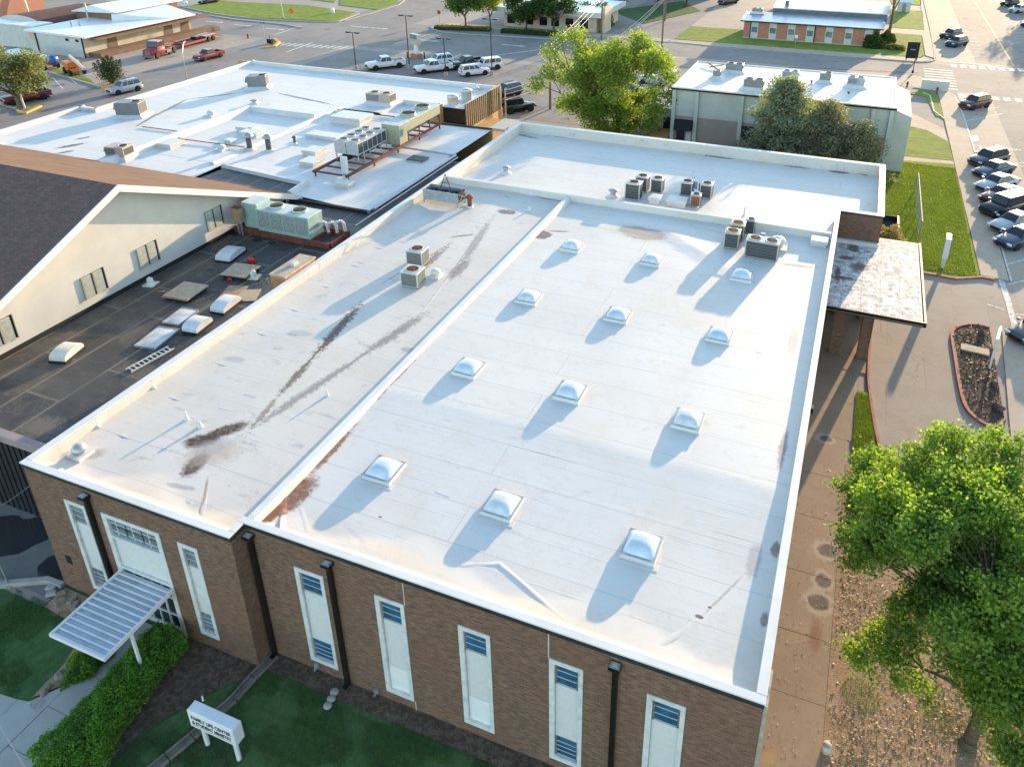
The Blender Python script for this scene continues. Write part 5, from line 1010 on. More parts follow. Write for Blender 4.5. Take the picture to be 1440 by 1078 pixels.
for i, (dx, dy) in enumerate(((-34.35, 41.9), (-33.75, 42.1), (-33.35, 42.5))):
    t = thing('insulated_pipe', ['white wrapped pipe bend closest to the green air handler', 'middle white wrapped pipe bend beside the green air handler', 'white wrapped pipe bend nearest the hall parapet'][i], 'pipe', (dx, dy, 4.86), 0, 'wrapped pipes beside the green air handler')
    B().tube([(-.5, -.1, .55), (-.2, -.1, .85), (.05, 0, .95), (.25, .1, .75), (.3, .1, .1)], .11, 9).build('wrap', 'dripwhite', t); B().cyl((-.62, -.1, .48), (-.45, -.1, .58), .14, .14, 9).build('flange', 'rust', t); B().cyl((.3, .1, -.02), (.3, .1, .14), .15, .15, 9).build('flange', 'rust', t)
# wood-sided curb against the hall parapet
t = thing('wood_sided_curb', 'long wood-sided roof curb with pale lid against the hall parapet', 'roof curb', (-30.0, 33.3, 4.4)); B().box(-.52, .56, -1.38, 1.38, 0, 2.78).build('side', 'wood_orange', t); B().cbox(-.58, .62, -1.44, 1.44, 2.782, 2.88, .02).build('lid', 'woodlight', t); B().cbox(-.1, .25, -.15, .3, 2.88, 3.08, .03).build('vent_cap', 'lightgrey', t)
# bubble curbs, lids, plywood
def bubble(label, p, w, d, h, rz, m='acrylic_w'):
    t = thing('bubble_skylight', label, 'skylight', (p[0], p[1], 4.4), rz, 'loose skylight bubbles on the black roof')
    n = 14; prof = []
    def f(u, v):
        a = math.pi*v; return ((u*2-1)*w/2, -math.cos(a)*d/2, .12+h*math.sin(a)**.55)
    b = B().surf(2, n, f)
    for sx in (0, 1):
        ring = [f(sx, k/n) for k in range(n+1)]; b.add(ring, [tuple(range(n+1)) if sx == 0 else tuple(range(n+1))[::-1]])
    b.build('bubble', m, t); B().box(-w/2-.04, w/2+.04, -d/2-.04, d/2+.04, 0, .12).build('curb', 'black', t)
    return t
bubble('yellowed skylight bubble alone at the front end of the black roof', (-38.55, 24.2), .95, 1.55, .42, .25, 'fiberglass')
bubble('white skylight bubble beside the flat skylight lid', (-33.95, 29.1), 1.0, 1.45, .45, .1)
bubble('white skylight bubble resting against the plywood sheet', (-34.1, 31.6), .95, 1.75, .45, .1)
bubble('white skylight bubble with a hole near the red beam', (-38.8, 37.2), 1.15, 1.9, .42, .15)
for (p, lab, rz, s) in (((-35.2, 27.3), 'larger flat skylight lid beside the ladder', .15, 1.0), ((-35.75, 29.6), 'smaller flat skylight lid beside the white bubble', .12, .85)):
    t = thing('flat_skylight', lab, 'skylight', (p[0], p[1], 4.4), rz, 'flat skylight lids on the black roof'); t.scale = (s, s, 1)
    B().box(-.7, .7, -1.05, 1.05, .0, .10).build('curb', 'tin', t)
    B().surf(10, 10, lambda u, v: ((u*2-1)*.66, (v*2-1)*1.0, .11+.07*(1-abs(u*2-1)**2)*(1-abs(v*2-1)**2))).build('pane', 'acrylic_s', t); B().box(-.72, .72, -1.07, -1.01, .09, .14).box(-.72, .72, 1.01, 1.07, .09, .14).box(-.72, -.66, -1.01, 1.01, .09, .14).box(.66, .72, -1.01, 1.01, .09, .14).build('frame', 'tin', t)
def plywood(label, p, w, d, rz, n, m='woodlight', z=4.4):
    t = thing('plywood_stack' if n > 1 else 'plywood_sheet', label, 'plywood', (p[0], p[1], z), rz)
    for k in range(n): 
        a = random.uniform(-.04, .04); o = B().box(-w/2, w/2, -d/2, d/2, 0, .02).build('sheet', m if k == n-1 else 'wood', t); o.location = (random.uniform(-.05, .05), random.uniform(-.05, .05), .28 - (n-1-k)*.024 if n > 1 else .02); o.rotation_euler = (0, 0, a)
    if n > 1: B().box(-w/2+.12, w/2-.12, -d/2+.1, d/2-.1, 0, .2).build('curb', 'black', t)
    return t
plywood('plywood stack with orange marks on a dark curb near the gable wall', (-37.6, 31.9), 1.9, 1.95, .1, 4)
plywood('whitish plywood stack with brown stain beside the small white vent', (-36.3, 35.4), 1.9, 1.75, .12, 3)
plywood('lone stained plywood sheet lying flat behind the white bubble', (-34.9, 33.0), 1.3, 2.1, .3, 1, 'wood')
plywood('thin plywood sheet lying near the hall parapet', (-33.8, 33.2), 1.2, 1.5, .5, 1, 'woodlight', 4.402)
for i, (p, lab) in enumerate((((-40.75, 32.07, 4.40), 'small white roof vent close to the gable wall'), ((-35.19, 35.31, 4.40), 'small white roof vent beside the stained plywood stack'))):
    t = thing('turtle_vent', lab, 'roof vent', (p[0], p[1], 4.4), .2); B().box(-.38, .38, -.38, .38, 0, .06).build('base', 'fiberglass', t); B().lathe([(.3, .06), (.2, .22), (.2, .42), (.1, .52), (.01, .53)], (0, 0, 0), 12).build('cap', 'coping', t)
t = thing('red_fuel_can', 'small red fuel can lying on the black roof', 'fuel can', (-36.8, 37.0, 4.4), .4); B().cbox(-.26, .26, -.17, .17, 0, .32, .05).build('can', 'redplastic', t); B().cyl((.18, 0, .3), (.28, 0, .42), .04, .03, 8).build('spout', 'black', t)
t = thing('red_tool_bag', 'tiny red tool left beside the plywood stack', 'tool', (-36.42, 34.50, 4.4), .2); B().cbox(-.15, .15, -.09, .09, 0, .14, .03).build('bag', 'redplastic', t); B().tube([(-.1, 0, .14), (0, 0, .22), (.1, 0, .14)], .015).build('handle', 'black', t)
t = thing('orange_clamp', 'short orange strap hanging on the plywood stack edge', 'strap', (-38.88, 31.30, 4.66), .3); B().box(-.35, .35, -.03, .03, 0, .025).build('strap', 'orange', t); B().box(-.05, .1, -.05, .05, .01, .05).build('buckle', 'tin', t)
t = thing('rubble_pile', 'small pile of scrap hardware near the hall parapet', 'scrap', (-34.17, 34.87, 4.4)); rd = random.Random(3)
for k in range(7): a, r_ = rd.uniform(0, 6.3), rd.uniform(0, .4); B().bar((r_*math.cos(a), r_*math.sin(a), .05), (r_*math.cos(a)+rd.uniform(-.25, .25), r_*math.sin(a)+rd.uniform(-.25, .25), .1), .06, .05).build('piece', rd.choice(['tin', 'wood', 'black']), t)
# aluminium ladder lying on the roof
pa, pb_ = Vector((-34.05, 24.24, 4.45)), Vector((-33.68, 26.82, 4.45)); L = (pb_-pa).length
t = thing('ladder', 'pale aluminium ladder lying flat on the black roof', 'ladder', (pa.x, pa.y, 4.42), math.atan2(pb_.y-pa.y, pb_.x-pa.x))
for s in (-1, 1): B().box(0, L, s*.24-.035, s*.24+.035, .02, .10).build('rail', 'coping', t)
for k in range(10): B().cyl((.15+k*(L-.3)/9, -.2, .06), (.15+k*(L-.3)/9, .2, .06), .03, .03, 8).build('rung', 'coping', t)

# ------------------------------------------------------------ chillers on their frame
fr = thing('steel_platform', 'rusty red steel platform under the two chillers', 'steel frame', (-40.5, 60, 4.56))
B().box(-2.4, -2.2, -8.2, 8.3, .38, .58).box(1.0, 1.2, -8.2, 8.3, .38, .58).build('beam', 'redoxide', fr)
for k in range(12): B().box(-2.2, 1.0, -8.1+k*1.48, -7.98+k*1.48, .42, .56).build('cross_beam', 'redoxide', fr)
for k in range(5):
    for x in (-2.3, 1.1): B().box(x-.06, x+.06, -8+k*4, -7.88+k*4, -.02, .38).build('leg', 'redoxide', fr)
c1 = thing('chiller', 'grey eight-fan chiller, nearer one on the steel platform', 'chiller', (-41.5, 57.35, 5.16), 0, 'chillers on the platform')
B().box(-1.22, 1.22, -2.35, 2.35, .6, 1.72).build('cabinet', 'lightgrey', c1)
for k in range(6): B().box(1.222, 1.235, -2.2+k*.75, -1.55+k*.75, .72, 1.6).build('coil_panel', 'coil', c1)
B().box(-.02, .02, -2.362, -2.352, .62, 1.7).build('seam', 'coil', c1)
for i in range(2):
    for k in range(4):
        x, y = -.6+i*1.2, -1.75+k*1.16; B().lathe([(.42, 1.72), (.42, 1.86), (.37, 1.86), (.37, 1.74)], (x, y, 0), 18).build('fan_ring', 'lightgrey', c1); B().lathe([(.001, 1.725), (.37, 1.725), (.37, 1.73), (.001, 1.76)], (x, y, 0), 16).build('fan_well', 'black', c1)
        b = B(); fan(b, x, y, 1.85, .37); b.build('fan_guard', 'coil', c1)
b = B()
for k in range(6):
    for x in (-1.15, 1.15): B().box(x-.04, x+.04, -2.3+k*.91, -2.22+k*.91, 0, .6).build('leg', 'lightgrey', c1)
    b.cyl((-.7+.3*k, -2.0, .3), (-.7+.3*k, 2.1, .3), .08, .08, 8)
b.build('pipework', 'coil', c1); B().cyl((0, -2.2, .25), (0, 2.2, .25), .26, .26, 12).build('evaporator', 'black', c1)
c2 = thing('chiller', 'olive two-fan chiller, farther one on the steel platform', 'chiller', (-40.15, 64.1, 5.16), 0, 'chillers on the platform')
B().box(-.95, .95, -3.9, 3.9, 1.05, 1.95).box(-.95, .95, -3.9, -2.5, .1, 1.05).build('cabinet', 'olivecab', c2); B().cbox(-.98, .98, -3.93, 3.93, 1.952, 2.0, .02).build('top_cover', 'aquatop', c2)
for y in (-.6, 2.1): B().lathe([(.78, 1.98), (.72, 2.3), (.66, 2.3), (.66, 2.02)], (0, y, 0), 22).build('fan_ring', 'olivecab', c2); B().lathe([(.001, 2.2), (.66, 2.2), (.66, 2.21), (.001, 2.22)], (0, y, 0), 20).build('fan_well', 'black', c2); b = B(); fan(b, 0, y, 2.29, .66); b.build('fan_guard', 'coil', c2)
for k in range(4):
    for x in (-.88, .88): B().box(x-.05, x+.05, -2.3+k*2.03, -2.2+k*2.03, 0, 1.05).build('leg', 'redoxide', c2)
B().box(.96, 1.05, -3.5, -3.2, .9, 1.5).build('switch_box', 'steelblue', c2); B().box(-.85, .85, -2.3, 3.8, .75, .95).build('coil_bank', 'coil', c2)
t = thing('disconnect_cabinet', 'tall white disconnect cabinet standing before the grey chiller', 'electrical box', (-39.6, 52.0, 4.56)); B().box(-.28, .28, -.12, .12, .7, 2.2).build('cabinet', 'coping', t); B().box(-.24, .24, -.14, .14, -.0, .55).build('lower_box', 'coping', t); B().box(-.06, .06, -.05, .05, .55, .7).build('conduit', 'tin', t)
def hatch(label, p, w, d, h, m='fiberglass', z=4.56, rz=0):
    t = thing('roof_curb_box', label, 'roof curb', (p[0], p[1], z), rz); B().box(-w/2, w/2, -d/2, d/2, -.05, h*.5).build('curb', 'coping', t); B().cbox(-w/2-.1, w/2+.1, -d/2-.1, d/2+.1, h*.502, h, .06).build('lid', m, t)
hatch('low cream curb box in front of the tall disconnect cabinet', (-38.95, 50.9), 1.3, .9, .45)
hatch('low white curb box at the left foot of the grey chiller, upper one', (-46.6, 56.9), 1.4, 1.5, .5); hatch('low white curb box at the left foot of the grey chiller, lower one', (-45.0, 54.4), 1.5, 1.5, .45)
hatch('flat dark roof hatch inside the bend of the pipe', (-36.6, 58.9), 1.5, 1.1, .22, 'darkhatch')
hatch('long low white skylight curb left of the grey chiller', (-48.6, 61.3), 3.6, 1.3, .4, 'coping'); hatch('big cream skylight box behind the grey chiller', (-49.3, 66.9), 3.6, 2.4, .75)
hatch('cream curb box beside the step wall, left of the two flues', (-57.3, 60.3), 1.8, 1.2, .5); hatch('cream curb box between the flues and the step wall', (-55.8, 59.2), 2.0, 1.3, .5); hatch('cream curb box half way along the step wall', (-60.8, 53.6), 1.6, 1.7, .5)
hatch('small white curb box near the brown chapel eave', (-56.2, 56.5), .7, .7, .4)
for (p, lab) in (((-53.0, 55.6), 'left of two grey flues on the lower white roof'), ((-51.0, 55.9), 'right of two grey flues on the lower white roof')): pipe_vent(lab, (p[0], p[1], 4.57), .26, 1.35, 'darkflue', hm='tin')
pipe_vent('short thin flue between the flues and the chiller', (-50.03, 58.46, 4.56), .13, .7, 'darkflue'); pipe_vent('small round vent on the upper white roof right of the two rooftop units', (-63.54, 68.50, 4.6), .25, .4, 'tin')
dome_vent('roof_vent_dome', 'small white dome vent above the step wall', (-64.61, 62.93, 4.6), .45, .6, 'coping'); dome_vent('roof_vent_dome', 'small white dome vent below the step wall', (-55.42, 54.49, 4.57), .4, .55, 'coping'); dome_vent('roof_vent_dome', 'small white vent near the corrugated corner screen', (-42.71, 83.13, 4.6), .35, .5, 'coping')
for (p, lab, h) in (((-42.2, 76.2), 'nearer of two round white tanks by the corner screen', 1.2), ((-41.7, 78.6), 'farther of two round white tanks by the corner screen', 1.35)):
    t = thing('exhaust_stack', lab, 'exhaust fan', (p[0], p[1], 4.6)); B().lathe([(.62, 0), (.62, h*.8), (.66, h*.8), (.66, h*.95), (.5, h)], (0, 0, 0), 18).build('drum', 'coping', t); B().lathe([(.45, h), (.45, h+.03), (.01, h+.05)], (0, 0, 0), 14).build('cap', 'tin', t); B().box(-.75, .75, -.75, .75, -.05, .12).build('base', 'coping', t)
def rtu(label, p, w, d, h, m='lightgrey', rz=0, z=4.6, fans=1, hood=True):
    t = thing('rooftop_unit', label, 'air conditioner', (p[0], p[1], z), rz)
    B().hexa([(-w/2-.5, -d/2-.5, -.03), (w/2+.5, -d/2-.5, -.03), (w/2+.5, d/2+.5, -.03), (-w/2-.5, d/2+.5, -.03)], [(-w/2, -d/2, .3), (w/2, -d/2, .3), (w/2, d/2, .3), (-w/2, d/2, .3)]).build('curb', 'coping', t)
    B().cbox(-w/2, w/2, -d/2, d/2, .302, h, .02).build('cabinet', m, t)
    B().box(-w/2+.1, w/2*.1, -d/2-.015, -d/2-.002, .45, h-.12).build('access_panel', 'grey', t); B().box(w/2+.002, w/2+.015, -d/2+.1, d/2-.1, .42, h-.12).build('coil_panel', 'coil', t)
    for k in range(fans):
        x = -w/4+k*w/2 if fans > 1 else w/4; B().lathe([(d*.3, h), (d*.3, h+.06), (d*.27, h+.06), (d*.27, h+.01)], (x, 0, 0), 16).build('fan_ring', m, t); B().lathe([(.001, h+.008), (d*.27, h+.008), (d*.27, h+.012), (.001, h+.02)], (x, 0, 0), 16).build('fan_well', 'black', t)
    if hood: B().hexa([(-w/2-.35, -d/3, h*.5), (-w/2-.002, -d/3, h*.5), (-w/2-.002, d/3, h*.5), (-w/2-.35, d/3, h*.5)], [(-w/2-.2, -d/3, h*.9), (-w/2-.002, -d/3, h*.95), (-w/2-.002, d/3, h*.95), (-w/2-.2, d/3, h*.9)]).build('intake_hood', 'grey', t)
rtu('grey rooftop unit farthest back on the upper white roof', (-68.0, 74.5), 2.2, 1.7, 1.55, 'grey', .5); rtu('grey rooftop unit in the middle of the upper white roof', (-72.6, 59.9), 2.6, 1.7, 1.6, 'grey', .35); rtu('small grey-tan rooftop unit at the chapel ridge', (-62.6, 49.4), 2.0, 1.4, 1.15, 'tancab', .15)
rtu('tan rooftop unit behind the olive chiller', (-50.2, 74.0), 3.0, 1.6, 1.25, 'tancab', .05, fans=2, hood=False)
# ---------------------------------------------------------------- vehicles
CAR = {}
def wheel(t, x, y, r, w=.22):
    wh = B().lathe([(r*.62, -w/2), (r*.93, -w/2), (r, -w*.32), (r, w*.32), (r*.93, w/2), (r*.62, w/2)], (0, 0, 0), 20).build('wheel', 'tyre', t)
    wh.rotation_euler = (math.pi/2, 0, 0); wh.location = (x, y, r)
    B().lathe([(r*.62, -w*.36), (r*.62, w*.36), (r*.2, w*.44), (.01, w*.44)], (0, 0, 0), 16).build('rim', 'rim', wh)
    s = 1 if y > 0 else -1
    if s > 0: wh.rotation_euler = (-math.pi/2, 0, 0)
def body_loft(st):                       # stations: (x, half width, z bottom, z deck, crown)
    rings = []
    for (x, w, zb, zt, cr) in st:
        m_ = (zb+zt)/2
        rings.append([(x, -w*.86, zb), (x, -w*.97, zb+.10), (x, -w, m_), (x, -w*.97, zt-.10), (x, -w*.86, zt-.015), (x, -w*.4, zt+cr), (x, w*.4, zt+cr), (x, w*.86, zt-.015), (x, w*.97, zt-.10), (x, w, m_), (x, w*.97, zb+.10), (x, w*.86, zb)])
    return B().loft(rings[::-1], True)
def cabin(t, a0, b0, b1, a1, zb, zr, wb, wr, paint, pillars=(), rear_glass=True):
    # a0 front base, b0 front roof, b1 rear roof, a1 rear base (x decreasing to the rear)
    lo = [(a0, -wb, zb), (a0, wb, zb), (a1, wb, zb), (a1, -wb, zb)]; hi = [(b0, -wr, zr), (b0, wr, zr), (b1, wr, zr), (b1, -wr, zr)]
    b = B().hexa(lo[::-1], hi[::-1]); o = b.build('cabin', paint, t, bevel=.07)
    def P(u, v, side):                    # point on a side face: u along the base 0..1 front to rear, v up 0..1
        x = (a0+(a1-a0)*u)*(1-v)+(b0+(b1-b0)*u)*v; y = (wb*(1-v)+wr*v)*side; z = zb+(zr-zb)*v; return (x, y+side*.012, z)
    def face(f, name):
        b = B().add(f, [(0, 1, 2, 3)]); b.build(name, 'glass_car', t)
    def W(front, inset=.10):
        xa, xb = (a0, b0) if front else (a1, b1); s = .014 if front else -.014
        def q(y, v): return (xa*(1-v)+xb*v+s, y, zb+(zr-zb)*v+.012)
        w0, w1 = wb-inset, wr-inset
        v0, v1 = .08, .90
        return [q(-(w0*(1-v0)+w1*v0), v0), q(w0*(1-v0)+w1*v0, v0), q(w0*(1-v1)+w1*v1, v1), q(-(w0*(1-v1)+w1*v1), v1)]
    face(W(True), 'windscreen')
    if rear_glass: face(W(False)[::-1], 'rear_window')
    cuts = [0]+list(pillars)+[1]
    for side in (-1, 1):
        for i in range(len(cuts)-1):
            u0, u1 = cuts[i]+(.07 if i == 0 else .018), cuts[i+1]-(.06 if i == len(cuts)-2 else .018)
            f = [P(u0, .10, side), P(u1, .10, side), P(u1, .86, side), P(u0, .86, side)]
            face(f if side < 0 else f[::-1], 'side_window')
def finish(t, L, W, r, xf, xr, zl, paint, dark=True):
    for (x, y) in ((xf, -W/2+.1), (xf, W/2-.1), (xr, -W/2+.1), (xr, W/2-.1)):
        s = 1 if y > 0 else -1
        B().cyl((x, y-s*.25, r), (x, s*(W/2+.004), r), r*1.16, r*1.16, 20).build('wheel_arch', 'black', t)
        wheel(t, x, s*(W/2-.09), r)
    for s in (-1, 1):
        B().cbox(L/2-.16, L/2-.02, s*W*.36-.2, s*W*.36+.2, zl-.10, zl+.06, .02).build('headlight', 'lamp_lens', t)
        B().cbox(-L/2+.01, -L/2+.12, s*W*.40-.14, s*W*.40+.14, zl+.02, zl+.24, .02).build('tail_light', 'tail', t)
        B().cbox(L*.14, L*.14+.2, s*(W/2+.02), s*(W/2+.2), zl+.28, zl+.42, .03).build('mirror', paint, t)
    B().box(L/2-.05, L/2+.005, -W*.26, W*.26, zl-.30, zl-.04).build('grille', 'black', t)
    B().box(-L/2-.005, -L/2+.05, -.26, .26, zl-.18, zl-.04).build('number_plate', 'lamp_lens', t)
    B().box(-L/2+.3, L/2-.3, -W/2+.18, W/2-.18, .16, .32).build('underbody', 'black', t)
def make_car(kind, paint, t):
    if kind == 'sedan':
        L, W = 4.85, 1.84
        body_loft([(L/2, .55, .34, .62, 0), (L/2-.07, .78, .28, .70, .02), (L/2-.4, .90, .24, .78, .05), (L*.20, .92, .22, .92, .05), (L*.14, .92, .22, .95, .02), (-L*.30, .92, .22, .99, .02), (-L*.40, .90, .24, 1.0, .04), (-L/2+.1, .84, .28, .96, .03), (-L/2, .7, .36, .86, 0)]).build('body', paint, t)
        cabin(t, .95, .22, -.95, -1.78, .93, 1.45, .80, .60, paint, (.36, .72)); finish(t, L, W, .33, 1.42, -1.42, .66, paint)
    elif kind == 'suv':
        L, W = 4.7, 1.9
        body_loft([(L/2, .6, .38, .74, 0), (L/2-.07, .82, .32, .86, .02), (L/2-.35, .93, .28, .96, .04), (L*.20, .95, .26, 1.06, .05), (L*.12, .95, .26, 1.08, .02), (-L*.38, .95, .26, 1.1, .02), (-L/2+.08, .90, .32, 1.06, .02), (-L/2, .82, .40, 1.0, 0)]).build('body', paint, t)
        cabin(t, .98, .36, -1.95, -2.25, 1.06, 1.70, .84, .68, paint, (.32, .62)); finish(t, L, W, .37, 1.42, -1.4, .80, paint)
        for s in (-1, 1): B().box(-1.7, .1, s*.62-.025, s*.62+.025, 1.72, 1.76).build('roof_rail', 'black', t)
    elif kind == 'boxsuv':
        L, W = 4.9, 1.95
        body_loft([(L/2, .78, .42, .9, 0), (L/2-.06, .9, .36, 1.02, .02), (L*.2, .96, .32, 1.1, .03), (L*.14, .96, .32, 1.12, .01), (-L/2+.06, .95, .36, 1.12, .01), (-L/2, .9, .42, 1.08, 0)]).build('body', paint, t)
        cabin(t, 1.0, .62, -2.2, -2.36, 1.1, 1.82, .88, .78, paint, (.33, .64)); finish(t, L, W, .40, 1.5, -1.45, .86, paint)
    elif kind == 'pickup':
        L, W = 5.9, 2.02
        body_loft([(L/2, .7, .5, .92, 0), (L/2-.07, .92, .44, 1.04, .02), (L/2-.4, 1.0, .4, 1.12, .03), (L*.22, 1.01, .4, 1.16, .03), (L*.17, 1.01, .4, 1.17, .01), (-.95, 1.01, .4, 1.18, 0)]).build('body', paint, t)
        cabin(t, 1.25, .62, -.62, -.92, 1.15, 1.86, .90, .74, paint, (.52,))
        bed = B().box(-L/2, -.96, -1.0, -.90, .45, 1.2).box(-L/2, -.96, .90, 1.0, .45, 1.2).box(-1.06, -.96, -.9, .9, .5, 1.2).box(-L/2, -L/2+.09, -.9, .9, .5, 1.2).build('bed', paint, t)
        B().box(-L/2+.09, -1.06, -.9, .9, .55, .74).build('bed_liner', 'black', bed)
        finish(t, L, W, .40, 1.85, -1.85, .88, paint); B().box(-L/2-.12, -L/2-.002, -.92, .92, .45, .62).build('rear_bumper', 'chrome', t); B().box(L/2-.04, L/2+.08, -.9, .9, .45, .66).build('front_bumper', 'chrome', t)
    elif kind == 'jeep':
        L, W = 4.6, 1.88
        body_loft([(L/2-.1, .6, .62, 1.06, .0), (L/2-.2, .66, .55, 1.1, .02), (L*.16, .74, .5, 1.16, .02), (L*.15, .80, .5, 1.16, .01), (-L/2+.1, .82, .5, 1.16, .01), (-L/2+.05, .8, .55, 1.14, 0)]).build('body', paint, t)
        cabin(t, .72, .48, -2.05, -2.18, 1.16, 1.84, .78, .70, 'black', (.33, .66)); 
        for s in (-1, 1):
            for x in (1.5, -1.45): B().cbox(x-.55, x+.55, s*.72, s*.94, .84, .93, .03).build('fender', 'black', t)
        finish(t, L, W, .42, 1.5, -1.45, .92, paint); B().box(L/2-.05, L/2+.1, -.85, .85, .5, .66).build('front_bumper', 'black', t)
        sp = B().lathe([(.2, -.11), (.4, -.11), (.4, .11), (.2, .11)], (0, 0, 0), 18).build('spare_wheel', 'tyre', t); sp.rotation_euler = (0, math.pi/2, 0); sp.location = (-L/2-.05, 0, 1.0)
    return t
NAMES = {'sedan': 'sedan_car', 'suv': 'sport_utility_car', 'boxsuv': 'boxy_utility_car', 'pickup': 'pickup_truck', 'jeep': 'off_road_car'}
CATS = {'sedan': 'car', 'suv': 'car', 'boxsuv': 'car', 'pickup': 'pickup', 'jeep': 'car'}
def car(kind, paint, label, nose, tail, group=None, z=.02, sc=1.0):
    rz = math.atan2(nose[1]-tail[1], nose[0]-tail[0]); c = ((nose[0]+tail[0])/2, (nose[1]+tail[1])/2, z)
    key = (kind, paint)
    if key in CAR: t = dup(CAR[key], c, rz, label); t['group'] = group or 'parked cars'
    else:
        t = thing(NAMES[kind], label, CATS[kind], c, rz, group or 'parked cars'); CAR[key] = make_car(kind, paint, t)
    t.scale = (sc, sc, sc)
    return t
gE = 'cars parked in the angled bays'
def ang(px, deg=228, half=2.35):                       # nose point known, stalls share one angle
    a = R(deg); return (px[0], px[1]), (px[0]-math.cos(a)*half*2, px[1]-math.sin(a)*half*2)
n_, t_ = ang((12.73, 89.39, 0.00)); car('suv', 'car_grey', 'dark grey crossover at the far end of the angled row, beside the hatched wedge', n_, t_, gE)
n_, t_ = ang((12.93, 86.08, -0.00)); car('sedan', 'car_blue', 'dark blue-grey sedan second from the hatched wedge', n_, t_, gE)
n_, t_ = ang((12.78, 81.84, 0.00)); car('sedan', 'car_silver', 'silver sedan between the dark blue-grey sedan and the maroon car', n_, t_, gE)
n_, t_ = ang((12.93, 78.63, 0.00)); car('sedan', 'car_maroon', 'maroon sedan between the silver sedan and the black boxy car', n_, t_, gE)
n_, t_ = ang((12.76, 75.35, -0.00)); car('boxsuv', 'car_black', 'black boxy car with pale bonnet sheen beside the maroon sedan', n_, t_, gE)
n_, t_ = ang((13.12, 71.86, 0.00)); car('sedan', 'car_silver', 'silver sedan just below the black boxy car', n_, t_, gE)
n_, t_ = ang((13.22, 68.57, 0.00)); car('sedan', 'car_blue', 'dark blue sedan at the near end of the angled row', n_, t_, gE)
n_, t_ = ang((12.44, 52.72, 0.00)); car('sedan', 'car_grey', 'dark sedan cut by the right edge beside the planter island', n_, t_, gE)
gN = 'cars beside the north crossing'
car('suv', 'car_maroon', 'maroon car parked alone below the crossing', (12.82, 112.55, 0.00), (16.97, 117.48, 0.00), gN)
car('suv', 'car_black', 'black car nearer the lawn, upper one of the two beyond the crossing', (13.04, 163.07, 0.00), (16.70, 167.78, 0.00), gN); car('suv', 'car_blue', 'dark car with lit headlights, lower one of the two beyond the crossing', (13.35, 155.04, 0.00), (17.40, 160.61, 0.00), gN)
car('suv', 'car_black', 'black car at the top right across the street', (27.56, 209.31, 0.00), (32.23, 214.46, 0.00), gN); car('suv', 'car_silver', 'silver car at the top right behind the black one', (28.59, 200.35, 0.00), (32.79, 204.01, 0.00), gN); car('sedan', 'car_black', 'dark car cut by the right edge across the street', (28.86, 182.34, 0.00), (32.54, 186.30, 0.00), gN)
gL = 'vehicles in the north lot'
car('pickup', 'car_white', 'white crew pickup with open bed, leftmost in the north lot', (-72.17, 103.21, 0.00), (-68.43, 108.09, 0.00), gL, sc=1.05); car('pickup', 'car_white', 'white pickup beside the thin lamp post in the north lot', (-63.80, 104.24, 0.00), (-60.32, 108.39, 0.00), gL)
car('suv', 'car_white', 'white car just behind the second white pickup', (-65.10, 109.13, 0.00), (-62.03, 112.79, 0.00), gL); car('pickup', 'car_black', 'black pickup between the white cars in the north lot', (-59.60, 108.94, 0.00), (-57.13, 112.81, 0.00), gL); car('boxsuv', 'car_white', 'white boxy car behind the tall lamp post', (-56.65, 109.07, 0.00), (-53.30, 112.72, 0.00), gL); car('suv', 'car_white', 'white crossover facing right, nearest the roof edge', (-53.54, 108.53, 0.00), (-56.69, 105.08, 0.00), gL)
car('suv', 'car_blue', 'dark blue car half hidden by the corner screen', (-46.67, 95.89, 0.00), (-44.43, 99.61, 0.00), gL); car('jeep', 'car_green', 'grey-green off-road car beside the screen mast', (-39.49, 92.83, -0.00), (-42.35, 89.40, 0.00), gL)
gT = 'cars behind the bright green tree'
car('sedan', 'car_white', 'white sedan farthest back behind the bright green tree', (-26.66, 117.89, 0.00), (-30.61, 118.32, 0.00), gT); car('sedan', 'car_silver', 'silver sedan in front of the white one behind the bright tree', (-25.99, 111.17, 0.00), (-29.95, 111.86, 0.00), gT); car('sedan', 'car_grey', 'dark sedan glimpsed through the bright green tree', (-27.43, 105.08, 0.00), (-31.34, 105.61, 0.00), gT)
gW = 'vehicles on the west side'
car('suv', 'car_silver', 'silver car driving on the street by the white roof', (-97.12, 77.62, 0.00), (-96.31, 81.28, 0.00), gW); car('pickup', 'car_red', 'small red pickup parked alone on the concrete lot', (-101.53, 98.34, -0.00), (-101.18, 102.79, 0.00), gW, sc=.9); car('pickup', 'car_darkred', 'dark red pickup under the olive tree', (-106.02, 68.65, 0.00), (-104.57, 73.27, 0.00), gW); car('sedan', 'car_black', 'dark car at the top beside the grass', (-145.43, 144.47, 0.00), (-144.69, 149.35, 0.00), gW)
car('pickup', 'car_black', 'black truck at the top beside the brick shop', (-32.50, 187.84, 0.00), (-29.69, 193.49, 0.00), gN)

# flatbed lorry with red low-loader
a, c = Vector((-110.00, 96.13, 0.00)), Vector((-111.01, 100.41, 0.00)); d = (a-c).normalized(); rz = math.atan2(d.y, d.x)
t = thing('tractor_lorry', 'red tractor lorry with blue windscreen in front of the loading dock', 'lorry', (a.x-d.x*3, a.y-d.y*3, .02), rz)
body_loft([(2.9, .7, .55, 1.5, 0), (2.8, .95, .5, 1.6, .03), (1.5, 1.05, .5, 1.75, .05), (1.4, 1.1, .5, 1.8, .02), (-.2, 1.15, .5, 1.8, 0)]).build('bonnet', 'truck_red', t)
cabin(t, 1.5, 1.2, -.4, -.6, 1.75, 2.75, 1.08, .98, 'truck_red', (.7,)); B().box(2.85, 2.98, -1.1, 1.1, .4, .75).build('bumper', 'chrome', t); B().box(2.82, 2.93, -.5, .5, .8, 1.5).build('grille', 'chrome', t)
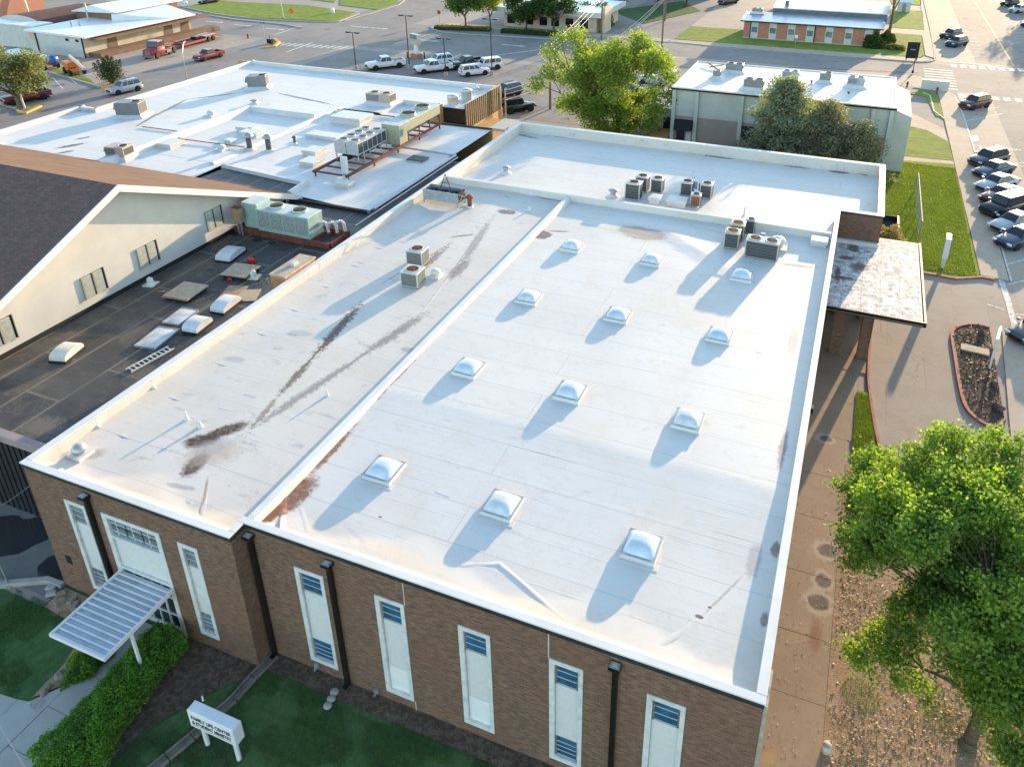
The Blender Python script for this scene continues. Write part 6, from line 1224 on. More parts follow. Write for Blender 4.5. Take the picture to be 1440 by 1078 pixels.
B().box(-3.6, -.2, -.45, .45, .7, .95).build('chassis', 'truck_red', t); B().box(-2.8, -1.6, -.5, .5, .96, 1.15).build('fifth_wheel', 'black', t)
for (x, y) in ((2.0, -.98), (2.0, .98), (-1.7, -.95), (-1.7, .95), (-2.9, -.95), (-2.9, .95)): wheel(t, x, y, .5, .32)
for s in (-1, 1): B().cyl((-.45, s*1.0, .9), (-.45, s*1.0, 3.0), .08, .08, 8).build('exhaust_stack', 'chrome', t); B().box(-2.4+.6, -.5, s*.95-.3, s*.95+.3, .5, .95).build('fuel_tank', 'chrome', t)
a, c = Vector((-112.23, 102.39, 0.00)), Vector((-113.21, 114.76, 0.00)); d = (a-c).normalized(); L = (a-c).length
t = thing('low_loader_trailer', 'long red low-loader trailer hitched behind the red lorry', 'trailer', ((a.x+c.x)/2, (a.y+c.y)/2, .02), math.atan2(d.y, d.x))
B().box(-L/2+4, L/2-2.5, -1.25, 1.25, .55, .75).build('deck', 'deckred', t); B().box(-L/2+4, L/2-2.5, -1.32, -1.252, .5, .85).box(-L/2+4, L/2-2.5, 1.252, 1.32, .5, .85).build('side_rail', 'truck_red', t)
B().box(-L/2+1, -L/2+4, -1.2, 1.2, .95, 1.15).build('rear_deck', 'truck_red', t); B().hexa([(-L/2-.9, -1.1, .3), (-L/2+1, -1.1, .9), (-L/2+1, 1.1, .9), (-L/2-.9, 1.1, .3)], [(-L/2-.9, -1.1, .42), (-L/2+1, -1.1, 1.15), (-L/2+1, 1.1, 1.15), (-L/2-.9, 1.1, .42)]).build('ramp', 'truck_red', t)
B().hexa([(L/2-2.5, -.9, .6), (L/2-1.4, -.5, 1.1), (L/2-1.4, .5, 1.1), (L/2-2.5, .9, .6)], [(L/2-2.5, -.9, 1.0), (L/2-1.4, -.5, 1.5), (L/2-1.4, .5, 1.5), (L/2-2.5, .9, 1.0)]).box(L/2-1.4, L/2+1.2, -.5, .5, 1.15, 1.45).build('gooseneck', 'truck_red', t)
for (x) in (-L/2+1.8, -L/2+3.0):
    for y in (-1.0, 1.0): wheel(t, x, y, .45, .3)
B().cbox(-L/2+4.2, -L/2+5.6, -.7, .5, .76, 1.25, .05).build('winch', 'darkmetal', t)
# boom lift
t = thing('boom_lift', 'orange boom lift with cream boom beside the bushy cedar', 'boom lift', (-113.03, 84.84, .02), R(-22))
B().cbox(-1.6, 1.6, -1.0, 1.0, .6, 1.05, .05).build('chassis', 'orange', t); B().cbox(-1.8, 1.0, -1.05, 1.05, 1.2, 1.95, .12).build('turret', 'orange', t); B().cyl((0, 0, 1.0), (0, 0, 1.25), .6, .6, 16).build('slew_ring', 'black', t)
for (x, y) in ((-1.2, -1.0), (1.2, -1.0), (-1.2, 1.0), (1.2, 1.0)): wheel(t, x, y, .52, .38)
B().bar((-1.5, .2, 2.5), (4.8, .1, 1.5), .35, .42).build('boom', 'fiberglass', t); B().bar((-1.5, .2, 1.6), (-1.5, .2, 2.55), .4, .4).build('boom_pivot', 'orange', t)
B().box(4.8, 5.7, -.6, .8, .6, .68).build('basket_floor', 'tin', t); B().tube([(4.8, -.6, .6), (4.8, -.6, 1.6), (5.7, -.6, 1.6), (5.7, .8, 1.6), (4.8, .8, 1.6), (4.8, .8, .6)], .03).build('basket_rail', 'tin', t)
# white-covered trailer with blue drum
t = thing('pipe_trailer', 'long trailer with white cover and blue drum behind the olive tree', 'trailer', (-123.90, 86.77, .02), R(-12))
B().cbox(-7.5, 4.4, -1.1, 1.1, 1.2, 1.75, .2).build('cover', 'whiteroof', t); B().box(-7.5, 6.2, -.45, .45, .75, 1.05).build('chassis', 'redoxide', t)
dm = B().lathe([(.01, -.8), (.62, -.8), (.66, 0), (.62, .8), (.01, .8)], (0, 0, 0), 16).build('drum', 'blue', t); dm.rotation_euler = (0, math.pi/2, 0); dm.location = (5.6, 0, 1.65)
for x in (-5, -3.8, 3.6, 4.8):
    for y in (-1, 1): wheel(t, x, y, .48, .3)
# ---------------------------------------------------------------- other buildings
# sage office with white roof, behind the hall
ob = thing('sage_office', 'sage and taupe office with white flat roof behind the hall', 'building', (-7, 91, 0)); OP = part(ob)
X0, X1, Y0, Y1, H = -19.1, 4.12, 84.3, 98.0, 7.0
OP(B().box(X0+.3, X1-.3, Y0+.3, Y1-.3, 0, H-.3), 'wall', 'sage')
OP(B().box(X0+.3, X1-.3, Y0+.22, Y0+.3, 0, 3.7), 'base_wall', 'taupe')
OP(B().sheet([(X0+.2, Y0+.2), (X1-.2, Y0+.2), (X1-.2, Y1-.2), (X0+.2, Y1-.2)], H-.08), 'roof_membrane', 'membrane_nw')
OP(B().box(X0, X1, Y0, Y0+.22, H-.32, H).box(X0, X1, Y1-.22, Y1, H-.32, H).box(X0, X0+.22, Y0+.22, Y1-.22, H-.32, H).box(X1-.22, X1, Y0+.22, Y1-.22, H-.32, H), 'coping', 'coping')
OP(B().box(X0-.02, X1+.02, Y0-.03, Y0-.002, H-.3, H-.12), 'drip_edge', 'darkmetal')
xs = [-18.75, -16.2, -11.3, -6.4, -1.5, 2.0, 3.75]
for x in xs: OP(B().box(x-.2, x+.2, Y0-.06, Y0+.21, .0, H-.34), 'pilaster', 'sage')
for k in range(6):
    xa, xb = xs[k]+.3, xs[k+1]-.3
    if k in (0, 2): OP(B().hexa([(xa, Y0-.75, 2.3), (xb, Y0-.75, 2.3), (xb, Y0+.2, 2.3), (xa, Y0+.2, 2.3)], [(xa, Y0-.35, 3.35), (xb, Y0-.35, 3.35), (xb, Y0+.2, 3.35), (xa, Y0+.2, 3.35)]), 'awning', 'awning_black')
    if k != 1: OP(B().box(xa+.2, xa+1.1, Y0+.16, Y0+.215, .1, 2.25), 'window', 'glass_dark'); OP(B().box(xa+1.3, xb-.1, Y0+.15, Y0+.215, .05, 2.25), 'door_panel', 'offwhite')
OP(B().box(X1-.2, X1+1.55, Y0+.6, Y1-2.0, 0, H-1.0), 'side_bay', 'sage'); OP(B().hexa([(X1-.2, Y0+.6, H-1.0), (X1+1.55, Y0+.6, H-1.0), (X1+1.55, Y1-2, H-1.0), (X1-.2, Y1-2, H-1.0)], [(X1-.2, Y0+.6, H-.4), (X1-.1, Y0+.6, H-.4), (X1-.1, Y1-2, H-.4), (X1-.2, Y1-2, H-.4)]), 'side_roof', 'sage')
OP(B().box(X0-3.5, X0+.3, Y0+4, Y1-1, 0, 3.2), 'annex', 'offwhite'); OP(B().box(X0-3.6, X0+.28, Y0+3.9, Y1-.9, 3.2, 3.35), 'annex_roof', 'coping'); OP(B().box(X0-1.6, X0-.5, Y0+3.9, Y0+3.99, .1, 2.3), 'annex_door', 'glass_dark')
OP(B().box(X0-2.8, X0-.2, Y0+.6, Y0+3.9, 0, .9), 'entry_block', 'tanwall')
for k in range(6): OP(B().box(X0-3.9+k*.35, X0-3.55+k*.35, Y0+2.4, Y0+3.6, 0, .15+.16*k), 'stair_step', 'mortarcap')
OP(B().tube([(X0-3.9, Y0+2.35, 1.0), (X0-1.7, Y0+2.35, 2.0)], .04).tube([(X0-3.9, Y0+2.35, 0), (X0-3.9, Y0+2.35, 1.0)], .03).tube([(X0-1.7, Y0+2.35, 0), (X0-1.7, Y0+2.35, 2.0)], .03), 'handrail', 'darkmetal')
OP(B().bar((X0+1.5, Y1-1.5, 7.25), (X0+3.6, Y1-4.6, 7.05), .1, .1).bar((X0+2.2, Y1-3.5, 7.15), (X0+3.6, Y1-1.9, 7.2), .1, .1), 'roof_pipe', 'rust')
for (px, lab, w, d, h) in (((-13.86, 94.21, 7.00), 'long low grey unit at the back of the office roof', 2.0, 1.2, 1.0), ((-15.24, 90.29, 7.00), 'tiny dark unit at the left of the office roof', .8, .7, .9), ((-10.54, 86.95, 7.00), 'grey unit nearest the front edge of the office roof', 2.1, 1.3, 1.1), ((-7.25, 92.36, 7.00), 'blue-grey unit in the middle of the office roof', 1.8, 1.1, 1.1), ((-3.49, 93.13, 7.00), 'squarish grey-tan unit right of the middle one', 1.2, 1.1, 1.05), ((-0.17, 92.04, 7.00), 'blue-grey unit nearest the right end of the office roof', 1.8, 1.1, 1.1)):
    rtu(lab, px, w, d, h, 'steelblue' if 'blue' in lab else 'grey', 0, 6.92, 2 if w > 1.5 else 1, hood=False)
for i, (px, lab) in enumerate((((-4.81, 91.23, 7.00), 'thin vent pipe between the office roof units'), ((-0.71, 87.63, 7.00), 'thin vent pipe near the front of the office roof'))): pipe_vent(lab, (px[0], px[1], 6.92), .1, .4, 'darkflue')
t = thing('wall_sphere_planter', 'pale round planter bowl beside the office corner', 'planter', (4.76, 88.16, .05)); B().lathe([(.35, 0), (.55, .25), (.5, .45), (.4, .45), (.3, .35)], (0, 0, 0), 16).build('bowl', 'offwhite', t); B().lathe([(.01, .38), (.38, .38)], (0, 0, 0), 16).build('soil', 'mulch', t)

# brick shop with standing-seam roofs across the street
sb = thing('brick_shop', 'salmon brick shop with pale window bays and standing-seam roof', 'building', (-10, 156, 0)); SP = part(sb)
SX0, SX1, SY0 = -21.3, 2.3, 150.9
SP(B().box(SX0, SX1, SY0, 166, 0, 3.35), 'wall', 'redbrick_n'); SP(B().box(SX0-.05, SX1+.05, SY0-.05, SY0+.3, 0, .3), 'plinth', 'mortarcap')
for k in range(7):
    xa = SX0+1.35+k*3.3; bay = SP(B().box(xa, xa+1.3, SY0-.07, SY0-.001, .2, 3.3), 'window_bay', 'offwhite'); SP(B().box(xa+.12, xa+1.18, SY0-.09, SY0-.071, 1.25, 2.25), 'pane', 'glass_pale', bay)
for x in (SX0+1.2, SX0+12.7): SP(B().box(x, x+.12, SY0-.12, SY0-.002, 0, 3.3), 'downspout', 'darkmetal')
def roofp(y0, z0, y1, z1, x0, x1, nm='roof', seam=.45, m='metalroof'):
    rf = SP(B().hexa([(x0, y0, z0-.15), (x1, y0, z0-.15), (x1, y1, z1-.15), (x0, y1, z1-.15)], [(x0, y0, z0), (x1, y0, z0), (x1, y1, z1), (x0, y1, z1)]), nm, m)
    k = 0
    while x0+.2+k*seam < x1-.05:
        x = x0+.2+k*seam; SP(B().hexa([(x, y0, z0), (x+.05, y0, z0), (x+.05, y1, z1), (x, y1, z1)], [(x, y0, z0+.06), (x+.05, y0, z0+.06), (x+.05, y1, z1+.06), (x, y1, z1+.06)]), 'roof_seam', m, rf); k += 1
roofp(150.2, 3.4, 156.6, 4.1, SX0-.6, SX1+.5); roofp(156.8, 5.0, 163.5, 5.7, SX0+4.2, SX1+1.2); roofp(163.6, 5.7, 171.5, 5.0, SX0+4.2, SX1+1.2, m='whiteroof')
SP(B().box(SX0+4.3, SX1+.9, 156.62, 170.5, 3.2, 4.85), 'clerestory_wall', 'slate'); SP(B().box(SX0+6.3, SX0+6.9, 158.3, 158.9, 5.1, 6.1), 'flue', 'darkflue'); SP(B().box(SX0-.6, SX1+.55, 150.1, 150.2, 3.2, 3.42), 'gutter', 'darkmetal')
rtu('low grey unit at the left end of the brick shop roof', (SX0+1.6, 155.6), 1.9, 1.0, .9, 'grey', 0, 4.0, 2, hood=False)
SP(B().box(SX1+.3, SX1+.7, 152.5, 152.8, 3.5, 4.2), 'roof_box', 'offwhite')
# small white kiosk
t = thing('white_kiosk', 'tiny white shed beside the lawn past the brick shop', 'shed', (6.98, 193.85, 0)); B().box(-1.3, 1.3, -1, 1, 0, 2.2).build('wall', 'offwhite', t); B().hexa([(-1.5, -1.2, 2.2), (1.5, -1.2, 2.2), (1.5, 1.2, 2.2), (-1.5, 1.2, 2.2)], [(-1.5, -.02, 2.75), (1.5, -.02, 2.75), (1.5, .02, 2.75), (-1.5, .02, 2.75)]).build('roof', 'whiteroof', t); B().box(-.4, .4, -1.03, -1.001, 0, 1.9).build('door', 'grey', t)

# bank behind the two street trees
bk = thing('low_bank', 'low pale building with white roof behind the street trees', 'building', (-58, 150, 0)); KP = part(bk)
KP(B().box(-68, -48.5, 145.8, 160, 0, 3.0), 'wall', 'tanwall2'); KP(B().cbox(-70.2, -47.2, 144.6, 161, 3.0, 3.9, .05), 'fascia', 'offwhite'); KP(B().box(-69.9, -47.5, 144.9, 160.7, 3.9, 3.93), 'roof', 'whiteroof')
for x in (-66.5, -62.5, -59.5, -57, -54, -51): KP(B().box(x-.8, x+.8, 145.72, 145.799, .7, 2.4), 'window', 'glass_dark')
KP(B().box(-47.3, -46.9, 146, 150, 0, 4.8), 'fin_wall', 'tanwall2')
# tan hall at the top
th = thing('tan_hall', 'long tan building at the very top beyond the utility poles', 'building', (-50, 205, 0)); TP = part(th)
TP(B().box(-66, -36, 196, 214, 0, 7.5), 'wall', 'tanwall2'); TP(B().box(-66.3, -35.7, 195.7, 214.3, 7.5, 7.9), 'roof', 'whiteroof')
for x in (-60, -54, -48, -42): TP(B().box(x-.9, x+.9, 195.93, 195.999, .3, 2.6), 'window', 'glass_dark')

# warehouse with loading dock
wh = thing('dock_warehouse', 'cream warehouse with white roofs and a brown loading dock', 'building', (-128, 102, 0)); HP2 = part(wh)
HP2(B().box(-133.5, -121, 93.6, 117, 0, 3.6), 'wall', 'tanwall2'); HP2(B().box(-133.55, -121.05, 93.52, 93.598, 0, 3.6), 'end_wall', 'offwhite')
HP2(B().hexa([(-134, 93.2, 3.6), (-119.9, 93.2, 3.35), (-119.9, 117.6, 3.35), (-134, 117.6, 3.6)], [(-134, 93.2, 3.95), (-119.9, 93.2, 3.65), (-119.9, 117.6, 3.65), (-134, 117.6, 3.95)]), 'roof', 'whiteroof')
HP2(B().hexa([(-120.9, 95.0, 2.95), (-119.5, 95.0, 2.7), (-119.5, 121, 2.7), (-120.9, 121, 2.95)], [(-120.9, 95.0, 3.15), (-119.5, 95.0, 2.85), (-119.5, 121, 2.85), (-120.9, 121, 3.15)]), 'dock_canopy', 'brownwall')
HP2(B().box(-121, -118.3, 94.2, 121.5, 0, .8), 'loading_dock', 'brownwall')
for y in (98.2, 110.6, 114.6): HP2(B().box(-120.995, -120.93, y, y+1.9, .82, 2.6), 'dock_door', 'brownwall')
for (x, y) in ((-121.0, 93.5), (-131.8, 93.5)): HP2(B().box(x-.12, x+.12, y-.12, y+.0, 0, 3.6), 'downspout', 'darkmetal')
for x in (-124.5, -122.2): HP2(B().box(x-.35, x+.35, 93.47, 93.519, 2.6, 3.0), 'vent', 'black')
HP2(B().box(-133.4, -131.6, 93.49, 93.517, 2.2, 3.55).box(-124.6, -121.4, 93.485, 93.515, 3.05, 3.55), 'wall_patch', 'tanwall2')
HP2(B().box(-137, -127.5, 106, 121, 0, 5.0), 'rear_wall', 'brownwall')
HP2(B().add([(-137.4, 105.5, 5.0), (-137.4, 121.5, 5.0), (-126.5, 105.5, 5.3), (-126.5, 121.5, 5.3), (-132, 105.5, 6.3), (-132, 121.5, 6.3), (-137.4, 105.5, 4.85), (-137.4, 121.5, 4.85), (-126.5, 105.5, 5.15), (-126.5, 121.5, 5.15)], [(0, 4, 5, 1), (4, 2, 3, 5), (0, 6, 8, 2, 4), (7, 1, 5, 3, 9), (6, 0, 1, 7), (2, 8, 9, 3), (6, 7, 9, 8)]), 'rear_roof', 'whiteroof')
HP2(B().add([(-127.3, 105.2, 3.8), (-120.2, 112, 3.66), (-120.2, 117.4, 3.66), (-127.3, 117.4, 3.8), (-127.3, 105.4, 5.0), (-127.3, 117.4, 5.2)], [(0, 1, 4), (1, 2, 5, 4), (2, 3, 5), (0, 4, 5, 3), (0, 3, 2, 1)]), 'lean_roof', 'whiteroof')
for (x, y, h) in ((-129.8, 99, .9), (-128.6, 99.6, .8), (-131.0, 103.5, 3.2)): HP2(B().cyl((x, y, 3.8), (x, y, 3.8+h), .14, .14, 8), 'flue', 'tin')
# quonset hut
qh = thing('quonset_hut', 'arched hut with rust-brown barrel roof and white end wall', 'building', (-143, 104, 0)); QP = part(qh)
n = 14; ring = [(-143+8.2*math.cos(math.pi*k/n), 4.9*math.sin(math.pi*k/n)**.8) for k in range(n+1)]
QP(B().add([(x, 99.0, z) for x, z in ring]+[(x, 113, z) for x, z in ring], [(k, k+1, n+2+k, n+1+k) for k in range(n)], True), 'barrel_roof', 'redroof'); QP(B().add([(x, 99.02, z) for x, z in ring], [tuple(range(n+1))[::-1]]).box(-151, -134.8, 95.5, 99, 0, 3.9), 'end_wall', 'offwhite'); QP(B().box(-151.2, -134.6, 95.3, 99.2, 3.9, 4.1), 'end_roof', 'whiteroof')
t = thing('brick_wall_block', 'red brick building cut off at the upper left corner', 'building', (-167.01, 112.91, 0)); B().box(-9, 2, -2, 8, 0, 5.5).build('wall', 'redbrick_n', t); B().box(-9.2, 2.2, -2.2, 8.2, 5.5, 5.8).build('roof', 'redroof', t)
for i, px in enumerate(((-165.35, 113.56, 0.00), (-163.75, 116.00, 0.00))):
    t = thing('silo_pole', ['left of the two leaning cream poles at the upper left', 'right of the two leaning cream poles at the upper left'][i], 'pole', (px[0], px[1], 0)); B().cyl((0, 0, 0), (-1.2, .4, 10.5), .22, .16, 8).build('pole', 'fiberglass', t); B().box(-.4, .4, -.4, .4, 0, .3).build('footing', 'mortarcap', t)
# ---------------------------------------------------------------- trees, shrubs, grass, litter
import numpy as np
def leaf_mesh(name, P, size, m, parent, rng, flat=0., lean=None, aspect=.62, kind=None):
    n = len(P); s = size*rng.uniform(.65, 1.25, (n, 1))
    a = rng.normal(size=(n, 3)); a[:, 2] *= (1-flat); a /= np.linalg.norm(a, axis=1, keepdims=True)
    q = rng.normal(size=(n, 3))
    if flat: q[:, 2] *= (1-flat)
    b = q-a*np.sum(a*q, axis=1, keepdims=True); b /= np.linalg.norm(b, axis=1, keepdims=True)
    V = np.empty((n, 4, 3)); V[:, 0] = P-a*s*.5; V[:, 1] = P-b*s*aspect*.5+a*s*.05; V[:, 2] = P+a*s*.5; V[:, 3] = P+b*s*aspect*.5+a*s*.05
    me = bpy.data.meshes.new(name); me.vertices.add(4*n); me.vertices.foreach_set('co', V.reshape(-1).astype(np.float32))
    me.loops.add(4*n); me.loops.foreach_set('vertex_index', np.arange(4*n, dtype=np.int32))
    me.polygons.add(n); me.polygons.foreach_set('loop_start', np.arange(0, 4*n, 4, dtype=np.int32)); me.update(calc_edges=True)
    me.materials.append(MT[m]); o = bpy.data.objects.new(name, me); col.objects.link(o)
    if parent: o.parent = parent
    if kind: o['kind'] = kind
    return o
def limb(b, p0, p1, r0, r1, bend, rng, n=6, sides=7):
    p0, p1 = Vector(p0), Vector(p1); mid = (p0+p1)/2+Vector((rng.uniform(-bend, bend), rng.uniform(-bend, bend), rng.uniform(0, bend)))
    pts = [p0*(1-t)**2+mid*2*t*(1-t)+p1*t*t for t in [k/n for k in range(n+1)]]
    for k in range(n): b.cyl(pts[k], pts[k+1], r0+(r1-r0)*k/n, r0+(r1-r0)*(k+1)/n, sides, caps=False)
    return pts
def tree(name, label, cat, loc, lobes, trunk_h, tr, leafm, nleaf, lsize, clump=.32, bark='bark', seed=1, group=None, forks=1, shell=.55, per=26):
    rng = np.random.default_rng(seed); rd = random.Random(seed)
    t = thing(name, label, cat, loc, 0, group)
    b = B(); base = Vector((0, 0, -.1)); top = Vector((rd.uniform(-.2, .2), rd.uniform(-.2, .2), trunk_h))
    limb(b, base, top, tr, tr*.75, .15, rd, 5, 10); b.cyl((0, 0, -.15), (0, 0, .35), tr*1.5, tr*1.02, 10)
    nm = min(len(lobes), 5 if len(lobes) < 20 else 8); seeds_ = [Vector(lobes[int(i*len(lobes)/nm)][0]) for i in range(nm)]
    mains = []
    for s_ in seeds_:
        st = Vector((0, 0, trunk_h*rd.uniform(.7, 1.0))); e_ = st+(s_-st)*.62; e_.z = max(e_.z, st.z+.4*abs(s_.z-st.z)); mains.append((s_, limb(b, st if s_.z > trunk_h else top*.85, e_, tr*.55, tr*.2, .45, rd, 7, 7)))
    for (c, r) in lobes:
        c = Vector(c); mp_ = min(mains, key=lambda q: (q[0]-c).length)[1]; jn = min(mp_[3:], key=lambda q: (q-c).length+.3*max(0, q.z-c.z))
        pts = limb(b, jn, c, tr*.17, tr*.06, .3, rd, 6, 5)
        for k in range(4):
            e = c+Vector((rd.gauss(0, 1)*r[0], rd.gauss(0, 1)*r[1], rd.gauss(0, 1)*r[2]))*.55
            limb(b, pts[rd.randint(3, 5)], e, tr*.06, tr*.02, .2, rd, 3, 4)
    b.build('trunk', bark, t)
    vol = np.array([(r[0]*r[1]*r[2])**.75 for c, r in lobes]); vol /= vol.sum(); nc = max(1, nleaf//per)
    idx = rng.choice(len(lobes), nc, p=vol); d = rng.normal(size=(nc, 3)); d /= np.linalg.norm(d, axis=1, keepdims=True)
    rad = rng.uniform(shell, 1.0, (nc, 1)); C = np.array([lobes[i][0] for i in idx])+d*rad*np.array([lobes[i][1] for i in idx])
    P = np.repeat(C, per, axis=0)+rng.normal(size=(nc*per, 3))*clump*np.array([1, 1, .7])
    leaf_mesh('crown', P, lsize, leafm, t, rng)
    return t
def rand_lobes(c, R3, n, r, seed, flat=.8, low=None):
    rd = random.Random(seed); out = []
    for k in range(n):
        while True:
            v = Vector((rd.uniform(-1, 1), rd.uniform(-1, 1), rd.uniform(-1, 1)))
            if .25 < v.length < 1: break
        s = rd.uniform(.75, 1.25)*r; out.append(((c[0]+v.x*R3[0], c[1]+v.y*R3[1], c[2]+v.z*R3[2]), (s, s, s*flat)))
    return out
# the maple at the lower right
mb = Vector((7.4, 22.3, .05))
lob = rand_lobes((-.3, 2.4, 6.5), (4.3, 4.0, 2.3), 46, 1.0, 11, .75)+rand_lobes((.6, .6, 5.0), (3.2, 2.6, 1.3), 22, .85, 12, .75)+[(Vector((3.38, 22.06, 3.20))-mb, (1.0, .9, .7)), (Vector((5.06, 21.57, 3.00))-mb, (.9, .8, .6)), (Vector((4.14, 22.50, 3.60))-mb, (.9, .9, .6)), (Vector((8.13, 20.16, 3.00))-mb, (.9, .9, .7)), (Vector((2.72, 25.05, 5.20))-mb, (.9, 1.2, .8)), (Vector((3.25, 29.04, 6.30))-mb, (1.0, 1.1, .8)), (Vector((5.46, 28.69, 8.20))-mb, (1.1, 1.1, .9)), (Vector((7.49, 28.82, 8.20))-mb, (1.3, 1.2, 1.0)), (Vector((3.17, 26.51, 6.20))-mb, (1.1, 1.2, .9)), (Vector((7.89, 23.30, 4.60))-mb, (1.1, 1.1, .8)), (Vector((6.42, 23.12, 5.20))-mb, (1.2, 1.1, .8))]+[(Vector(p)-mb, (1.05, 1.05, .75)) for p in ((3.97, 27.79, 6.90), (4.55, 28.21, 7.40), (3.80, 25.26, 5.60), (5.11, 23.90, 5.00), (6.20, 21.94, 4.20), (7.37, 21.19, 4.00), (5.04, 26.54, 7.20), (4.61, 23.10, 4.40), (7.98, 24.97, 5.60), (7.06, 25.81, 6.50), (5.67, 24.70, 6.00), (2.78, 27.42, 6.00), (8.27, 22.46, 4.40), (4.02, 26.81, 6.60), (6.90, 22.04, 4.60))]
lob = [(tuple(c), r) for c, r in lob]
tree('maple_tree', 'big leafy green maple on the bare ground at the lower right', 'tree', tuple(mb), lob, 2.6, .25, 'leaf_maple', 150000, .155, .19, 'bark', 5, per=58, shell=.4)
# bright spring tree behind the north roof, on two stems
lob = rand_lobes((-3.2, 0, 7.0), (5.0, 4.6, 4.8), 30, 1.15, 21, .9)
tree('spring_tree', 'yellow-green sparse tree, left of the two behind the north roof', 'tree', (-28.6, 87.0, 0), lob, 3.2, .32, 'leaf_bright', 13000, .28, .42, 'bark', 8, 'bright trees behind the north roof', per=14, shell=.3)
lob = rand_lobes((.3, 0, 6.1), (6.2, 5.2, 5.8), 74, 1.25, 33, .9)
tree('spring_tree', 'full bright green tree, right of the two behind the north roof', 'tree', (-25.4, 85.5, 0), lob, 2.8, .36, 'leaf_bright', 44000, .28, .4, 'bark', 9, 'bright trees behind the north roof', per=22, shell=.3)
def conifer(name, label, loc, h, r, leafm, n, size, seed, z0=.8, irr=.35, group=None):
    rng = np.random.default_rng(seed); rd = random.Random(seed); t = thing(name, label, 'tree', loc, 0, group)
    b = B().cyl((0, 0, -.1), (.1, .05, h*.95), r*.07, .03, 9); tips = []
    nb = 46
    for k in range(nb):
        z = z0+(h-z0)*(k/nb)**.9; f = (1-(z-z0)/(h-z0+.4))**.7; a = k*2.4+rd.uniform(-.4, .4); L = r*f*rd.uniform(1-irr, 1+irr*.4)
        e = (L*math.cos(a), L*math.sin(a), z+L*rd.uniform(-.02, .35)); limb(b, (.0, .0, z), e, .07, .02, .15, rd, 3, 4); tips.append(((0, 0, z), e))
    b.build('trunk', 'bark', t)
    P = []
    for (p, e) in tips:
        m_ = max(4, int(n/nb)); u = rng.uniform(.25, 1.05, (m_, 1))**.7; q = np.array(p)*(1-u)+np.array(e)*u+rng.normal(size=(m_, 3))*np.array([.30, .30, .2])*(r/3); P.append(q)
    leaf_mesh('crown', np.concatenate(P), size, leafm, t, rng, aspect=.35)
    return t
conifer('pine_tree', 'dark dense pine in front of the sage office', (-6.2, 78.5, 0), 10.0, 5.0, 'leaf_pine', 21000, .40, 4, irr=.55)
conifer('pine_tree', 'smaller brownish pine right of the dark pine', (-2.2, 79.4, 0), 7.9, 4.6, 'leaf_pine2', 11000, .34, 6, irr=.7); conifer('pine_tree', 'low spreading pine at the right end of the sage office', (1.2, 79.8, 0), 6.2, 3.8, 'leaf_pine2', 6500, .32, 16, irr=.7)
# upper-left trees
tree('olive_tree', 'round olive-green tree on the yellow kerbed island at the left edge', 'tree', (-102.6, 68.0, .1), rand_lobes((-.3, 0, 5.0), (4.4, 4.4, 2.3), 26, 1.4, 41, .8), 1.8, .33, 'leaf_olive', 13000, .32, .42, 'bark_l', 12, per=16, shell=.3)
t = thing('cedar_shrub', 'spiky dark cedar shrub on the second yellow kerb', 'shrub', (-102.0, 82.0, .1)); rng = np.random.default_rng(3); P = []; b = B()
for k in range(14):
    a = k*2.4; rr = .25+1.5*(k/14); tip = (rr*1.25*math.cos(a), rr*1.25*math.sin(a), 4.4-rr*.75); limb(b, (.2*math.cos(a), .2*math.sin(a), 0), tip, .06, .015, .2, random.Random(k), 3, 4)
    u = rng.uniform(.15, 1.0, (330, 1)); sp = .55*(1-u)+.08; P.append(np.array([rr*.7*math.cos(a), rr*.7*math.sin(a), .2])*(1-u)+np.array(tip)*u+rng.normal(size=(330, 3))*sp*np.array([1, 1, .6]))
b.build('stem', 'bark', t); leaf_mesh('foliage', np.concatenate(P), .26, 'leaf_cedar', t, rng, aspect=.4)
gS = 'street trees by the low bank'
tree('street_tree', 'light green tree left of the low bank', 'tree', (-75.2, 142.8, .1), rand_lobes((0, 0, 5.2), (4.2, 3.6, 1.8), 14, 1.6, 51, .75), 2.2, .2, 'leaf_mid', 7000, .42, .5, 'bark', 13, gS, per=16, shell=.3)
tree('street_tree', 'thin pale tree between the light green tree and the low bank', 'tree', (-70.2, 143.8, .1), rand_lobes((0, 0, 5.4), (2.6, 2.6, 1.8), 9, 1.3, 52, .8), 2.4, .16, 'leaf_bright', 3200, .4, .5, 'bark', 14, gS, per=16, shell=.3)
tree('street_tree', 'dense green tree in front of the low bank, left one', 'tree', (-62.2, 143.4, .1), rand_lobes((0, 0, 4.9), (3.4, 3.2, 2.6), 14, 1.5, 53, .85), 1.8, .2, 'leaf_mid2', 8000, .4, .45, 'bark', 15, gS, per=18, shell=.3)
tree('street_tree', 'dense green tree in front of the low bank, right one', 'tree', (-56.4, 143.6, .1), rand_lobes((0, 0, 5.0), (3.4, 3.2, 2.6), 14, 1.5, 54, .85), 1.8, .2, 'leaf_mid2', 8000, .4, .45, 'bark', 16, gS, per=18, shell=.3)
